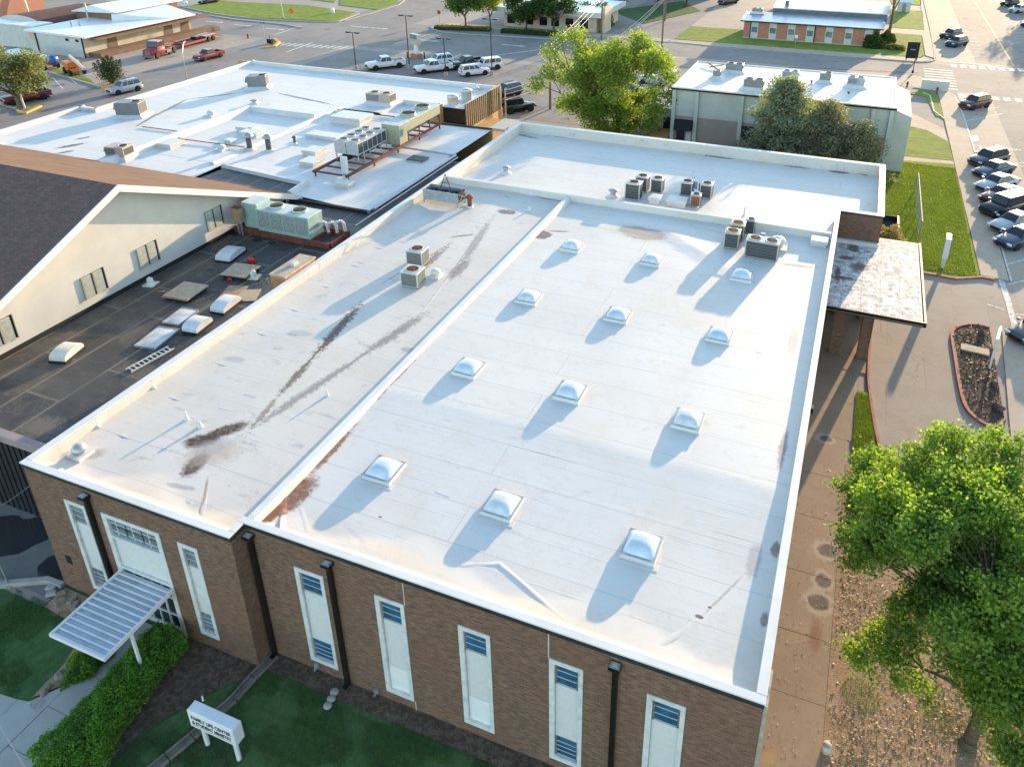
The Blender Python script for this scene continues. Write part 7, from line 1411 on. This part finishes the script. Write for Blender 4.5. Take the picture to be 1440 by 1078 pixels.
def bush(name, label, loc, R3, leafm, n, size, seed, group=None, inner='leafcore'):
    rng = np.random.default_rng(seed); t = thing(name, label, 'shrub', loc, 0, group)
    d = rng.normal(size=(n, 3)); d /= np.linalg.norm(d, axis=1, keepdims=True); d[:, 2] = np.abs(d[:, 2])
    w = 1+.13*np.sin(d[:, :1]*7+seed)+.12*np.sin(d[:, 1:2]*9+seed*2)
    P = d*np.array(R3)*w*rng.uniform(.82, 1.04, (n, 1)); leaf_mesh('foliage', P, size, leafm, t, rng)
    B().surf(14, 7, lambda u, v: (R3[0]*.84*math.cos(u*2*math.pi)*math.cos(v*math.pi/2), R3[1]*.84*math.sin(u*2*math.pi)*math.cos(v*math.pi/2), R3[2]*.84*math.sin(v*math.pi/2))).build('inner_core', inner, t)  # solid core filling the gaps behind the leaf cards
    return t
bush('round_shrub', 'round clipped green shrub beyond the low bank', (-51.76, 153.94, 0), (4.2, 3.5, 4.2), 'leaf_mid', 5000, .4, 5)
bush('dry_shrub', 'straw-coloured shrub behind the entrance canopy', (4.5, 65.6, 0), (1.35, 1.6, 1.7), 'leaf_dry', 5200, .16, 6, inner='drycore')
bush('corner_shrub', 'dark shrub at the right corner of the brick shop', (1.64, 150.43, 0), (1.6, 1.4, 2.4), 'leaf_mid2', 2200, .35, 7); bush('corner_shrub', 'round green shrub right of the brick shop corner', (3.71, 156.59, 0), (1.4, 1.4, 2.0), 'leaf_mid', 1600, .35, 8); bush('corner_shrub', 'low brown shrub at the foot of the round green shrub', (4.92, 150.43, 0), (1.8, 1.4, .9), 'leaf_dry2', 1500, .3, 9)
tree('shop_tree', 'bare-trunked tree beside the brick shop roof', 'tree', (4.2, 167, 0), rand_lobes((.3, 0, 9.0), (2.0, 2.0, 2.0), 8, 1.2, 61, .8), 5.0, .3, 'leaf_bright', 2500, .4, .4, 'bark_l', 17, per=14, shell=.3)
for i, (px, lab) in enumerate((((-53.09, 175.38, 0.00), 'dark tree at the top beside the tan hall, left one'), ((-44.33, 176.72, 0.00), 'dark tree at the top beside the tan hall, middle one'), ((-39.26, 182.98, 0.00), 'dark tree at the top beside the tan hall, right one'))):
    tree('background_tree', lab, 'tree', (px[0], px[1], 0), rand_lobes((0, 0, 5.5), (3.2, 3.2, 2.4), 9, 1.8, 70+i, .85), 2.2, .25, 'leaf_mid2', 4200, .5, .5, 'bark', 20+i, 'trees before the tan hall', per=16, shell=.3)
# hedges by the bank (two low clipped strips)
for i, (a, c, lab, lm) in enumerate((((-79.49, 138.02, 0.00), (-68.30, 140.03, 0.00), 'low flowering hedge along the kerb under the light green tree', 'leaf_dry2'), ((-65.61, 139.52, 0.00), (-54.58, 140.07, 0.00), 'low dark hedge in front of the low bank', 'leaf_mid2'))):
    a, c = Vector(a), Vector(c); d = c-a; rng = np.random.default_rng(30+i); t = thing('low_hedge', lab, 'hedge', (a.x, a.y, 0), math.atan2(d.y, d.x)); L = d.length
    P = np.stack([rng.uniform(0, L, 2600), rng.uniform(-.9, .9, 2600), rng.uniform(.3, .75, 2600)], 1); leaf_mesh('foliage', P, .3, lm, t, rng); B().cbox(0, L, -.85, .85, 0, .55, .1).build('inner_core', 'leafcore', t)  # dark solid core under the hedge leaf cards
# clipped hedge along the front walk
hp = [Vector((p[0], p[1])) for p in ((-22.45, 14.75), (-22.55, 13.9), (-22.45, 12.9), (-22.3, 11.9), (-22.25, 10.9), (-22.0, 10.0), (-22.1, 9.2))]; hw = [.72, .80, .84, .84, .95, 1.3, 1.2]; HH = 1.22
t = thing('clipped_hedge', 'long clipped green hedge beside the front walk', 'hedge', (-22.4, 12, 0)); rng = np.random.default_rng(77); P = []
b = B()
for i in range(len(hp)-1):
    for k in range(6):
        u = k/6; c = hp[i].lerp(hp[i+1], u); w = hw[i]*(1-u)+hw[i+1]*u; n = 620
        th_ = rng.uniform(-.15, math.pi+.15, n); x = np.cos(th_)*w; z = np.where(np.sin(th_) > 0, np.sin(th_)**.45, np.sin(th_))*HH*.62+HH*.4
        lump = 1+.10*np.sin(th_*5+i*3+k)*np.cos((i*6+k)*.9); x = x*lump; y = rng.uniform(-.1, .1, n)+ (hp[i+1]-hp[i]).length*u*0
        q = np.stack([c.x+22.4+x, c.y-12+rng.uniform(-.12, .12, n), np.clip(z*lump, .04, 2)], 1)+rng.normal(size=(n, 3))*.05; P.append(q)
    b.cyl((hp[i].x+22.4, hp[i].y-12, .45), (hp[i+1].x+22.4, hp[i+1].y-12, .45), hw[i]*.58, hw[i+1]*.58, 12)
# rounded ends
for (c, w) in ((hp[0], .62), (hp[-1], 1.05)):
    d = rng.normal(size=(3500, 3)); d /= np.linalg.norm(d, axis=1, keepdims=True); d[:, 2] = np.abs(d[:, 2]); P.append(d*np.array([w, w*.7, HH*.98])*rng.uniform(.85, 1.03, (3500, 1))+np.array([c.x+22.4, c.y-12, 0.02]))
leaf_mesh('foliage', np.concatenate(P), .085, 'leaf_hedge', t, rng, aspect=.7); b.build('inner_core', 'leafcore', t)  # dark solid core inside the hedge foliage
bush('entry_shrub', 'small clipped shrub under the left edge of the awning', (-25.05, 13.0, .05), (.6, 1.05, .85), 'leaf_hedge', 5200, .085, 40)
# grass: blades as one mass for each lawn
def blades(name, label, n, area, h, m, seed, z=.05, test=None, w=.012):
    rng = np.random.default_rng(seed); x = rng.uniform(area[0], area[1], n); y = rng.uniform(area[2], area[3], n)
    if test is not None: k = test(x, y); x, y = x[k], y[k]
    n = len(x); a = rng.uniform(0, 6.28, n); hh = h*rng.uniform(.5, 1.2, n); lx, ly = rng.normal(0, .35, n)*hh, rng.normal(0, .35, n)*hh
    V = np.empty((n, 3, 3)); V[:, 0] = np.stack([x-np.cos(a)*w, y-np.sin(a)*w, np.full(n, z)], 1); V[:, 1] = np.stack([x+np.cos(a)*w, y+np.sin(a)*w, np.full(n, z)], 1); V[:, 2] = np.stack([x+lx, y+ly, z+hh], 1)
    me = bpy.data.meshes.new(name); me.vertices.add(3*n); me.vertices.foreach_set('co', V.reshape(-1).astype(np.float32)); me.loops.add(3*n); me.loops.foreach_set('vertex_index', np.arange(3*n, dtype=np.int32)); me.polygons.add(n); me.polygons.foreach_set('loop_start', np.arange(0, 3*n, 3, dtype=np.int32)); me.update(calc_edges=True)
    me.materials.append(MT[m]); o = bpy.data.objects.new(name, me); col.objects.link(o); return tag(o, label, 'grass', None, 'stuff')
def patchy(x, y): return (np.sin(x*1.7+y*.6)+np.sin(y*2.3-x*.9+1)+np.sin(x*4.1+y*3.3)*.6 > -.55)
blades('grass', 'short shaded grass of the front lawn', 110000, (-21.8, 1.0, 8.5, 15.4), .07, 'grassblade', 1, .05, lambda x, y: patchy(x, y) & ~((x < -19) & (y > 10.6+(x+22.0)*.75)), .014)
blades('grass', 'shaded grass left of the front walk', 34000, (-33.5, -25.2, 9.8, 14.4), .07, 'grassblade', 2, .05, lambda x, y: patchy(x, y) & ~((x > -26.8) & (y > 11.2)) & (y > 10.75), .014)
blades('grass', 'sunlit grass of the east lawn', 60000, (3.2, 11.0, 62.0, 89.0), .09, 'grassblade_s', 3, .1, lambda x, y: y < 88.4, .03)
blades('grass', 'sunlit grass strip beside the east walk', 9000, (2.8, 3.9, 36.5, 43.2), .09, 'grassblade_s', 4, .07, lambda x, y: x < 4.1-(y-37.5)*.1, .016)
blades('grass', 'tufts of grass in the dirt yard', 9000, (2.7, 8, 17.5, 24), .08, 'grassblade_s', 5, .07, lambda x, y: (np.sin(x*2.1)+np.sin(y*1.9+2) > 1.0), .012)
# dead leaves under the maple
rng = np.random.default_rng(9); n = 20000; x = 2.62+rng.uniform(0, 1, n)**.9*10.5; y = rng.uniform(17.5, 36, n); k = (np.sin(x*1.3+y*.8)+np.sin(y*1.1-x*.7)+rng.normal(0, .7, n) > -.4)
lf = leaf_mesh('leaf_litter', np.stack([x[k], y[k], np.full(k.sum(), .08)+rng.uniform(0, .03, k.sum())], 1), .09, 'litter', None, rng, flat=.75, aspect=.8); tag(lf, 'dead tan leaves scattered over the bare ground', 'leaf litter', None, 'stuff')
n = 700; P = np.stack([rng.uniform(.35, 2.45, n), rng.uniform(17.5, 36, n), np.full(n, .08)], 1); lf = leaf_mesh('leaf_litter', P, .05, 'litter', None, rng, flat=.9, aspect=.8); tag(lf, 'small dry seeds and leaf bits on the east walk', 'leaf litter', None, 'stuff')
rng = np.random.default_rng(19); n = 2600; P = np.stack([rng.uniform(8.3, 11.3, n), rng.uniform(42.6, 54.6, n), rng.uniform(.1, .16, n)], 1)
def inpoly(px, py, poly_):
    ins = np.zeros(len(px), bool); j = len(poly_)-1
    for i in range(len(poly_)):
        xi, yi = poly_[i][:2]; xj, yj = poly_[j][:2]; c = ((yi > py) != (yj > py)) & (px < (xj-xi)*(py-yi)/(yj-yi+1e-9)+xi); ins ^= c; j = i
    return ins
P = P[inpoly(P[:, 0], P[:, 1], isl)]; lf = leaf_mesh('bark_mulch', P, .16, 'litter_d', None, rng, flat=.6, aspect=.35); tag(lf, 'shredded brown bark mulch on the planter island', 'mulch', None, 'stuff')
# tall tree beyond the right edge, its shadow falls across the north street
tree('roadside_tree', 'tall tree beyond the right edge beside the north street', 'tree', (36, 212, 0), rand_lobes((0, 0, 7.0), (4.5, 4.5, 3.0), 14, 2.2, 91, .85), 2.5, .35, 'leaf_mid2', 5000, .55, .6, 'bark', 44, per=16, shell=.3)
# ---------------------------------------------------------------- street furniture and small things
def text_part(s, size, loc, rot, m, parent, extrude=.004):
    cu = bpy.data.curves.new('lettering', 'FONT'); cu.body = s; cu.size = size; cu.extrude = extrude; cu.align_x = 'LEFT'; cu.offset = .006
    o = bpy.data.objects.new('lettering_src', cu); col.objects.link(o); me = bpy.data.meshes.new_from_object(o); bpy.data.objects.remove(o, do_unlink=True)
    me.materials.clear(); me.materials.append(MT[m]); p = bpy.data.objects.new('lettering', me); col.objects.link(p); p.parent = parent; p.location = loc; p.rotation_euler = rot
    w = max(v.co.x for v in me.vertices)-min(v.co.x for v in me.vertices); return p, w
sgn = thing('lawn_sign', 'white lawn sign on two posts with black lettering', 'sign', (-17.6, 12.22, 0))
B().cbox(-1.02, 1.02, -.2, .2, 1.22, 2.08, .02).build('cabinet', 'signwhite', sgn); B().box(-.96, .96, -.212, -.201, 1.28, 2.02).build('face', 'panel2', sgn)
B().box(-.9, .9, -.216, -.2125, 1.345, 1.36).build('underline', 'ink', sgn)
for (s, z) in (('FAMILY LIFE CENTER', 1.70), ('& STUDENT MINISTRY', 1.43)):
    p, w = text_part(s, .26, (-.88, -.2165, z), (math.pi/2, 0, 0), 'ink', sgn); p.scale = (1.76/w, .95, 1)
for x in (-.72, .72): B().cyl((x, 0, 0), (x, 0, 1.22), .09, .09, 12).build('post', 'signwhite', sgn)
B().cyl((-.72, .28, 2.06), (-.72, .28, 2.3), .03, .03, 6).build('cable_stub', 'signwhite', sgn)
# concrete gutter trough running from the downspout, laid in segments
tr = thing('drain_trough', 'narrow concrete drain trough crossing the front lawn from the downspout', 'drain')
tp = [Vector((-18.38, 16.0)), Vector((-18.55, 14.9)), Vector((-18.62, 13.9)), Vector((-18.85, 13.0)), Vector((-19.02, 12.2)), Vector((-19.3, 11.3)), Vector((-19.6, 10.4)), Vector((-19.9, 9.4))]
for a, c in zip(tp[:-1], tp[1:]):
    d = (c-a).normalized(); n_ = Vector((-d.y, d.x)); a2, c2 = a+d*.02, c-d*.02; b = B()
    for s in (-1, 1): b.bar((a2.x+n_.x*s*.16, a2.y+n_.y*s*.16, .09), (c2.x+n_.x*s*.16, c2.y+n_.y*s*.16, .09), .07, .14)
    b.bar((a2.x, a2.y, .05), (c2.x, c2.y, .05), .25, .06); b.build('segment', 'trough', tr)
# stones and stepping stones
def rock(name, label, loc, r, seed, m='rock', group=None, flat=.6):
    rd = random.Random(seed); bm = bmesh.new(); bmesh.ops.create_icosphere(bm, subdivisions=2, radius=1)
    for v in bm.verts: f = 1+.28*math.sin(v.co.x*3+seed)+.2*math.sin(v.co.y*4+seed*2)+.12*rd.uniform(-1, 1); v.co = Vector((v.co.x*r[0]*f, v.co.y*r[1]*f, v.co.z*r[2]*f))
    me = bpy.data.meshes.new(name); bm.to_mesh(me); bm.free(); me.materials.append(MT[m]); o = bpy.data.objects.new(name, me); col.objects.link(o); o.location = loc; o.rotation_euler = (0, 0, rd.uniform(0, 3)); return tag(o, label, 'stone', group)
for i, (x, y, r, lab) in enumerate(((-25.5, 12.75, .17, 'pale flat stone nearest the awning beside the walk'), (-25.6, 12.2, .24, 'big tan stone in the bed left of the walk'), (-25.62, 11.5, .2, 'round brown stone at the walk corner'))): rock('garden_stone', lab, (x, y, .12), (r, r*.85, r*.6), i+2, group='stones beside the front walk')
BL = ['leftmost pale edging block beside the service court', 'second edging block from the service court', 'third edging block from the service court', 'fourth edging block from the service court', 'fifth edging block from the service court', 'edging block nearest the entrance awning']
for i, (x, y) in enumerate(((-29.75, 14.98), (-29.45, 14.75), (-29.05, 14.9), (-28.75, 14.6), (-28.3, 14.85), (-27.95, 14.7))):
    o = B().cbox(-.2, .2, -.12, .12, 0, .14, .025).build('edging_block', 'rock' if i > 1 else 'mortarcap'); o.location = (x, y, .07); o.rotation_euler = (0, 0, .3+i*.35); tag(o, BL[i], 'stone', 'edging blocks by the wall')
for i, (x, y, lab) in enumerate(((-15.21, 15.55, 'round stepping stone closest to the wall, below the second downspout'), (-15.16, 15.28, 'middle round stepping stone below the second downspout'), (-15.12, 15.0, 'round stepping stone farthest from the wall, below the second downspout'), (-22.1, 14.75, 'round stepping stone right of the hedge end'), (-22.55, 15.05, 'round stepping stone tight to the hedge end'))):
    o = B().lathe([(.16, 0), (.17, .03), (.15, .06), (.01, .065)], (0, 0, 0), 18).build('stepping_stone', 'mortarcap'); o.location = (x, y, .07); tag(o, lab, 'stepping stone', 'round stepping stones')
for i, (px, lab, r) in enumerate((((10.46, 53.07, 0.00), 'dark stone at the far end of the planter island', .3), ((10.61, 46.96, 0.00), 'dark stone half way along the planter island', .26), ((10.69, 44.38, 0.00), 'reddish stone at the near end of the planter island', .34))): rock('island_stone', lab, (px[0], px[1], .2), (r, r*.8, r*.7), 20+i, 'rock_dark', 'stones on the planter island')
o = B().cbox(-.85, .85, -.42, .42, 0, .10, .03).build('vault_lid', 'woodlight'); o.location = (9.88, 50.79, .1); o.rotation_euler = (0, 0, -.1); tag(o, 'tan concrete vault lid on the planter island', 'vault lid')
# signs on the east side
t = thing('island_sign', 'white double-faced sign seen edge-on at the planter island', 'sign', (10.73, 49.55, .1), R(78)); B().cbox(-.9, .9, -.07, .07, .75, 2.3, .02).build('panel', 'signwhite', t); B().box(-.82, .82, -.08, -.071, .85, 2.2).box(-.82, .82, .071, .08, .85, 2.2).build('face', 'steelblue', t)
for x in (-.7, .7): B().box(x-.06, x+.06, -.06, .06, 0, .75).build('post', 'signwhite', t)
t = thing('pylon_sign', 'tall white slab sign on the east lawn', 'sign', (8.5, 62.9, .1), R(86)); B().cbox(-.62, .62, -.2, .2, 1.05, 2.75, .02).build('cabinet', 'signwhite', t); B().hexa([(-.2, -.12, 0), (.2, -.12, 0), (.2, .12, 0), (-.2, .12, 0)], [(-.55, -.16, 1.05), (.55, -.16, 1.05), (.55, .16, 1.05), (-.55, .16, 1.05)]).build('stem', 'signwhite', t)
t = thing('chain_link_fence', 'short chain-link fence run with pale top rail on the east lawn', 'fence', (6.85, 67.2, .1), R(90)); b = B()
for k in range(5): B().cyl((k*3.1, 0, 0), (k*3.1, 0, 1.95), .045, .045, 8).build('post', 'tin', t)
B().cyl((0, 0, 1.93), (12.4, 0, 1.93), .06, .06, 8).build('top_rail', 'concrete_w', t)
for k in range(24): b.bar((k*.48, 0, .08), (k*.48+1.0 if k*.48+1.0 < 12.4 else 12.4, 0, 1.9), .006, .006); b.bar((k*.48, .005, 1.9), (k*.48+1.0 if k*.48+1.0 < 12.4 else 12.4, .005, .08), .006, .006)
o = b.build('wire_mesh', 'tin', t); o['kind'] = 'stuff'
t = thing('bin_enclosure', 'low black walled enclosure beside the brick return', 'enclosure', (4.2, 68.6, 0)); B().box(-1.0, 1.0, -1.6, -1.5, 0, 1.0).box(-1.0, 1.0, 1.5, 1.6, 0, 1.0).box(.9, 1.0, -1.5, 1.5, 0, 1.0).build('wall', 'awning_black', t); B().box(-1.0, .9, -1.5, 1.5, .05, .6).build('fill', 'black', t); B().box(.88, 1.03, -1.63, 1.63, 1.0, 1.05).build('edge_trim', 'beige', t)
t = thing('walk_post', 'short pale bollard at the near end of the east walk', 'bollard', (2.62, 20.2, .06)); B().cyl((0, 0, 0), (0, 0, .35), .16, .16, 12).build('drum', 'concrete_w', t); B().lathe([(.16, .35), (.12, .39), (.01, .4)], (0, 0, 0), 12).build('cap', 'mortarcap', t)
# black board sign and white wall sign near the crossing
t = thing('black_board_sign', 'black upright board sign on the corner lawn', 'sign', (7.65, 141.92, .1), R(12)); B().cbox(-.95, .95, -.08, .08, .35, 3.0, .02).build('board', 'awning_black', t); B().box(-.4, .4, -.09, -.081, 1.7, 1.85).build('motif', 'grey', t)
for x in (-.8, .8): B().box(x-.06, x+.06, -.06, .06, 0, .35).build('post', 'darkmetal', t)
t = thing('white_ramp_wall', 'low white slab wall beside the crossing', 'wall', (10.63, 123.42, .1), R(-4)); B().cbox(-2.0, 1.6, -.25, .35, 0, 1.1, .04).build('slab', 'offwhite', t); B().box(-2.05, 1.65, -.3, .4, 1.1, 1.18).build('cap', 'concrete_w', t)
for i, (px, lab) in enumerate((((6.74, 122.75, 0.00), 'red hydrant left of the low white slab wall'), ((10.62, 120.89, 0.00), 'red hydrant right of the low white slab wall'))):
    t = thing('fire_hydrant', lab, 'hydrant', (px[0], px[1], .1), 0, 'red hydrants near the crossing'); B().lathe([(.18, 0), (.18, .08), (.12, .1), (.12, .62), (.16, .64), (.15, .72), (.08, .84), (.03, .9)], (0, 0, 0), 14).build('barrel', 'car_darkred', t); B().cyl((-.22, 0, .5), (.22, 0, .5), .06, .06, 8).build('outlet', 'car_darkred', t)
t = thing('crossing_signal', 'thin dark signal post at the crossing', 'post', (7.69, 132.40, .05)); B().cyl((0, 0, 0), (0, 0, 4.2), .06, .05, 8).build('post', 'darkmetal', t); B().cbox(-.15, .15, -.12, .12, .1, .5, .03).build('base', 'darkmetal', t)
for i, (px, lab) in enumerate((((-11.31, 145.97, -0.00), 'small white street sign in front of the brick shop'),)): t = thing('street_sign', lab, 'sign', (px[0], px[1], .1)); B().cyl((0, 0, 0), (0, 0, 2.0), .04, .04, 6).build('post', 'tin', t); B().box(-.25, .25, -.03, .03, 1.5, 2.1).build('plate', 'signwhite', t)
# lamp posts in the north lot
def lamp(label, px, h):
    t = thing('lot_lamp', label, 'lamp post', (px[0], px[1], 0), 0, 'lamp posts of the north lot'); B().cyl((0, 0, 0), (0, 0, .7), .28, .28, 10).build('footing', 'mortarcap', t); B().cyl((0, 0, .7), (0, 0, h), .085, .06, 8).build('pole', 'darkmetal', t)
    B().box(-.7, .7, -.04, .04, h-.1, h-.02).build('arm', 'darkmetal', t)
    for s in (-1, 1): B().cbox(s*.85-.35, s*.85+.35, -.2, .2, h-.12, h+.08, .04).build('lamp_head', 'darkmetal', t)
lamp('short leftmost lamp post of the north lot', (-74.15, 103.20, 0.00), 5.8); lamp('tall lamp post right of the leftmost white pickup', (-66.55, 106.72, 0.00), 8.3); lamp('short lamp post in front of the second white pickup', (-58.71, 104.28, 0.00), 5.8); lamp('tall lamp post beside the white boxy car', (-52.53, 107.69, 0.00), 8.5)
t = thing('street_lamp', 'grey curved street lamp by the white parapet', 'street lamp', (-94.19, 88.40, 0), R(120)); B().tube([(0, 0, 0), (0, 0, 3.2), (.3, 0, 4.0), (1.2, 0, 4.9), (1.9, 0, 5.2)], .07, 8).build('pole', 'tin', t); B().cbox(1.8, 2.5, -.12, .12, 5.12, 5.28, .04).build('lamp_head', 'grey', t)
# pylon sign of the north lot
t = thing('lot_pylon_sign', 'tan and teal pylon sign on a white post in the north lot', 'sign', (-69.44, 113.83, 0), R(-25)); B().cbox(-.9, .9, -.6, .6, 0, .75, .05).build('planter', 'redbrick_n', t); B().box(-.28, .28, -.25, .25, .75, 2.3).build('post', 'white', t); B().cbox(-.95, .95, -.35, .35, 2.3, 3.1, .03).build('lower_cabinet', 'tancab', t); B().cbox(-1.1, 1.1, -.38, .38, 3.12, 4.0, .03).build('upper_cabinet', 'offwhite', t); B().box(-1.0, 1.0, -.392, -.381, 3.2, 3.92).build('face', 'teal', t)
for i, (x, lab) in enumerate((((-70.89, 113.26, 0.00), 'left dark bollard beside the pylon sign'), ((-67.95, 113.84, 0.00), 'right dark bollard beside the pylon sign'))): t = thing('bollard', lab, 'bollard', (x[0], x[1], 0), 0, 'bollards by the pylon sign'); B().cyl((0, 0, 0), (0, 0, 1.1), .1, .1, 8).build('post', 'darkmetal', t); B().lathe([(.1, 1.1), (.06, 1.16), (.01, 1.17)], (0, 0, 0), 8).build('cap', 'tin', t)
# far street signs
t = thing('street_name_sign', 'green street name sign on the yellow kerbed corner', 'sign', (-104.66, 118.13, 0)); B().cyl((0, 0, 0), (0, 0, 3.0), .06, .06, 6).build('post', 'tin', t); B().box(-.5, .5, -.03, .03, 2.7, 3.0).build('plate', 'signgreen', t)
t = thing('corner_hydrant', 'small dark hydrant on the yellow kerbed corner', 'hydrant', (-107.51, 117.01, 0)); B().lathe([(.2, 0), (.14, .12), (.14, .6), (.16, .65), (.05, .85)], (0, 0, 0), 10).build('barrel', 'rust', t); B().cyl((-.22, 0, .45), (.22, 0, .45), .06, .06, 6).build('outlet', 'rust', t)
t = thing('corner_planter', 'dark metal planter box at the end of the yellow kerb', 'planter', (-100.16, 114.29, 0)); B().cbox(-.5, .5, -.25, .25, .1, .9, .05).build('box', 'darkmetal', t); B().cyl((0, 0, .9), (0, 0, 1.5), .05, .05, 6).build('stem', 'darkmetal', t)
t = thing('stop_sign', 'small red stop sign across the north street', 'sign', (-81.76, 143.85, 0)); B().cyl((0, .05, 0), (0, .05, 2.3), .05, .05, 6).build('post', 'tin', t); o = B().cyl((0, 0, 0), (0, .04, 0), .42, .42, 8).build('plate', 'car_red', t); o.location = (0, -.02, 2.2)
t = thing('roadwork_sign', 'orange roadwork diamond on the grass verge', 'sign', (-113.13, 136.86, .1)); B().cyl((0, .05, 0), (0, .05, 1.3), .04, .04, 6).build('post', 'tin', t); o = B().box(-.5, .5, -.02, .02, -.5, .5).build('plate', 'orange', t); o.location = (0, 0, 1.6); o.rotation_euler = (0, R(45), 0)
t = thing('verge_pole', 'thin pale pole on the grass verge at the top', 'pole', (-114.80, 136.20, .1)); B().cyl((0, 0, 0), (-.3, 0, 6.0), .09, .07, 7).build('pole', 'tin', t); B().cyl((0, 0, 0), (0, 0, .25), .2, .18, 8).build('footing', 'mortarcap', t)
for i, (px, lab) in enumerate((((-146.79, 141.71, 0.00), 'white barrel left of the dark car at the top'), ((-109.47, 145.96, 0.00), 'white barrel at the right end of the grass verge'))): t = thing('white_barrel', lab, 'barrel', (px[0], px[1], .1)); B().lathe([(.4, 0), (.42, .5), (.38, 1.0), (.01, 1.02)], (0, 0, 0), 12).build('drum', 'signwhite', t); B().lathe([(.43, .45), (.43, .6), (.42, .6)], (0, 0, 0), 12).build('band', 'tin', t)
t = thing('cream_post', 'short cream post under the olive tree', 'post', (-102.19, 68.32, .1)); B().cyl((0, 0, 0), (-.2, 0, 2.2), .14, .12, 8).build('post', 'fiberglass', t); B().cbox(-.45, .1, -.2, .2, 2.1, 2.5, .04).build('head', 'fiberglass', t)
# poles and wires
def cat(a, c, sag, n=18):
    a, c = Vector(a), Vector(c); return [a.lerp(c, k/n)-Vector((0, 0, sag*4*(k/n)*(1-k/n))) for k in range(n+1)]
def pole(label, x, y, h, arm=True, tf=False, lean=0):
    t = thing('utility_pole', label, 'utility pole', (x, y, 0), 0, 'utility poles'); B().cyl((0, 0, 0), (lean, 0, h), .17, .12, 9).build('pole', 'bark_l', t)
    if arm: B().box(-1.4, 1.4, -.06, .06, h-.9, h-.75).build('cross_arm', 'bark_l', t)
    if arm:
        for x in (-1.2, -.4, .4, 1.2): B().cyl((x, 0, h-.75), (x, 0, h-.55), .05, .04, 6).build('insulator', 'grey', t)
    if tf: B().lathe([(.3, h-2.4), (.32, h-1.4), (.2, h-1.3), (.01, h-1.28)], (.1, -.4, 0), 12).build('transformer', 'lightgrey', t)
    return t
pole('brown utility pole at the left edge of the bright trees', -37.3, 93.6, 8.6, False); pole('utility pole with transformer behind the bright trees', -45.2, 139, 9.2, True, True); pole('slim utility pole at the top near the side street', -39.30, 163.23, 10.5, False)
mt = thing('service_mast', 'pinkish service mast rising beside the corner screen', 'pole', (-39.65, 84.75, 0)); B().cyl((0, 0, 0), (0, 0, 4.6), .09, .09, 8).build('mast', 'beige', mt); B().cyl((0, 0, 4.6), (.12, 0, 4.75), .12, .06, 8).build('weather_head', 'tin', mt)
WIR = [((-39.6, 84.7, 4.5), (-31.2, 128.5, 10.2), 2.2, .035, 'thick pale service wire, uppermost from the mast'), ((-39.6, 84.7, 4.0), (-31.2, 128.5, 9.9), 2.4, .03, 'pale service wire, second from the mast top'), ((-39.6, 84.7, 3.3), (-31.2, 128.5, 9.6), 2.3, .04, 'pale service wire, lowest from the mast'), ((-37.3, 93.6, 8.4), (-45.6, 139, 8.5), .5, .025, 'thin wire from the brown pole, left one'), ((-37.2, 93.6, 8.1), (-44.8, 139, 8.5), .6, .025, 'thin wire from the brown pole, middle one'), ((-37.1, 93.6, 7.7), (-44.0, 139, 8.4), .7, .025, 'thin wire from the brown pole, right one'), ((-31.2, 128.5, 10.2), (-28, 190, 13), 1.2, .035, 'upper wire running off the top of the picture'), ((-31.2, 128.5, 9.8), (-27, 190, 12.4), 1.2, .035, 'lower wire running off the top of the picture')]
for a, c, sag, r_, lab in WIR:
    o = B().tube(cat(a, c, sag), r_, 5).build('overhead_wire', 'wire_b'); tag(o, lab, 'wire', 'overhead wires')
pole('slim utility pole hidden among the bright tree tops', -31.2, 128.5, 10.4, True)
o = B().tube(cat((-31.0, 14.9, 4.5), (-29.2, 15.34, 5.9), .05), .012, 5).tube([(-33, 14.4, 3.4), (-31.0, 14.9, 4.5)], .012, 5).build('service_wire', 'wire'); tag(o, 'thin grey wire ending at the left corner of the brick front', 'wire')
o = B().tube(cat((-26.0, 9.8, 1.6), (-18.0, 7.3, 2.2), .05), .014, 5).build('low_wire', 'wire_b'); tag(o, 'thin pale wire crossing above the near end of the hedge', 'wire')
t = thing('court_pole', 'thin grey pole leaning at the left edge of the court', 'pole', (-31.57, 14.37, 0)); B().cyl((0, 0, 0), (-.6, .2, 2.6), .04, .03, 6).build('pole', 'tin', t); B().cyl((0, 0, 0), (0, 0, .12), .1, .1, 8).build('footing', 'mortarcap', t)
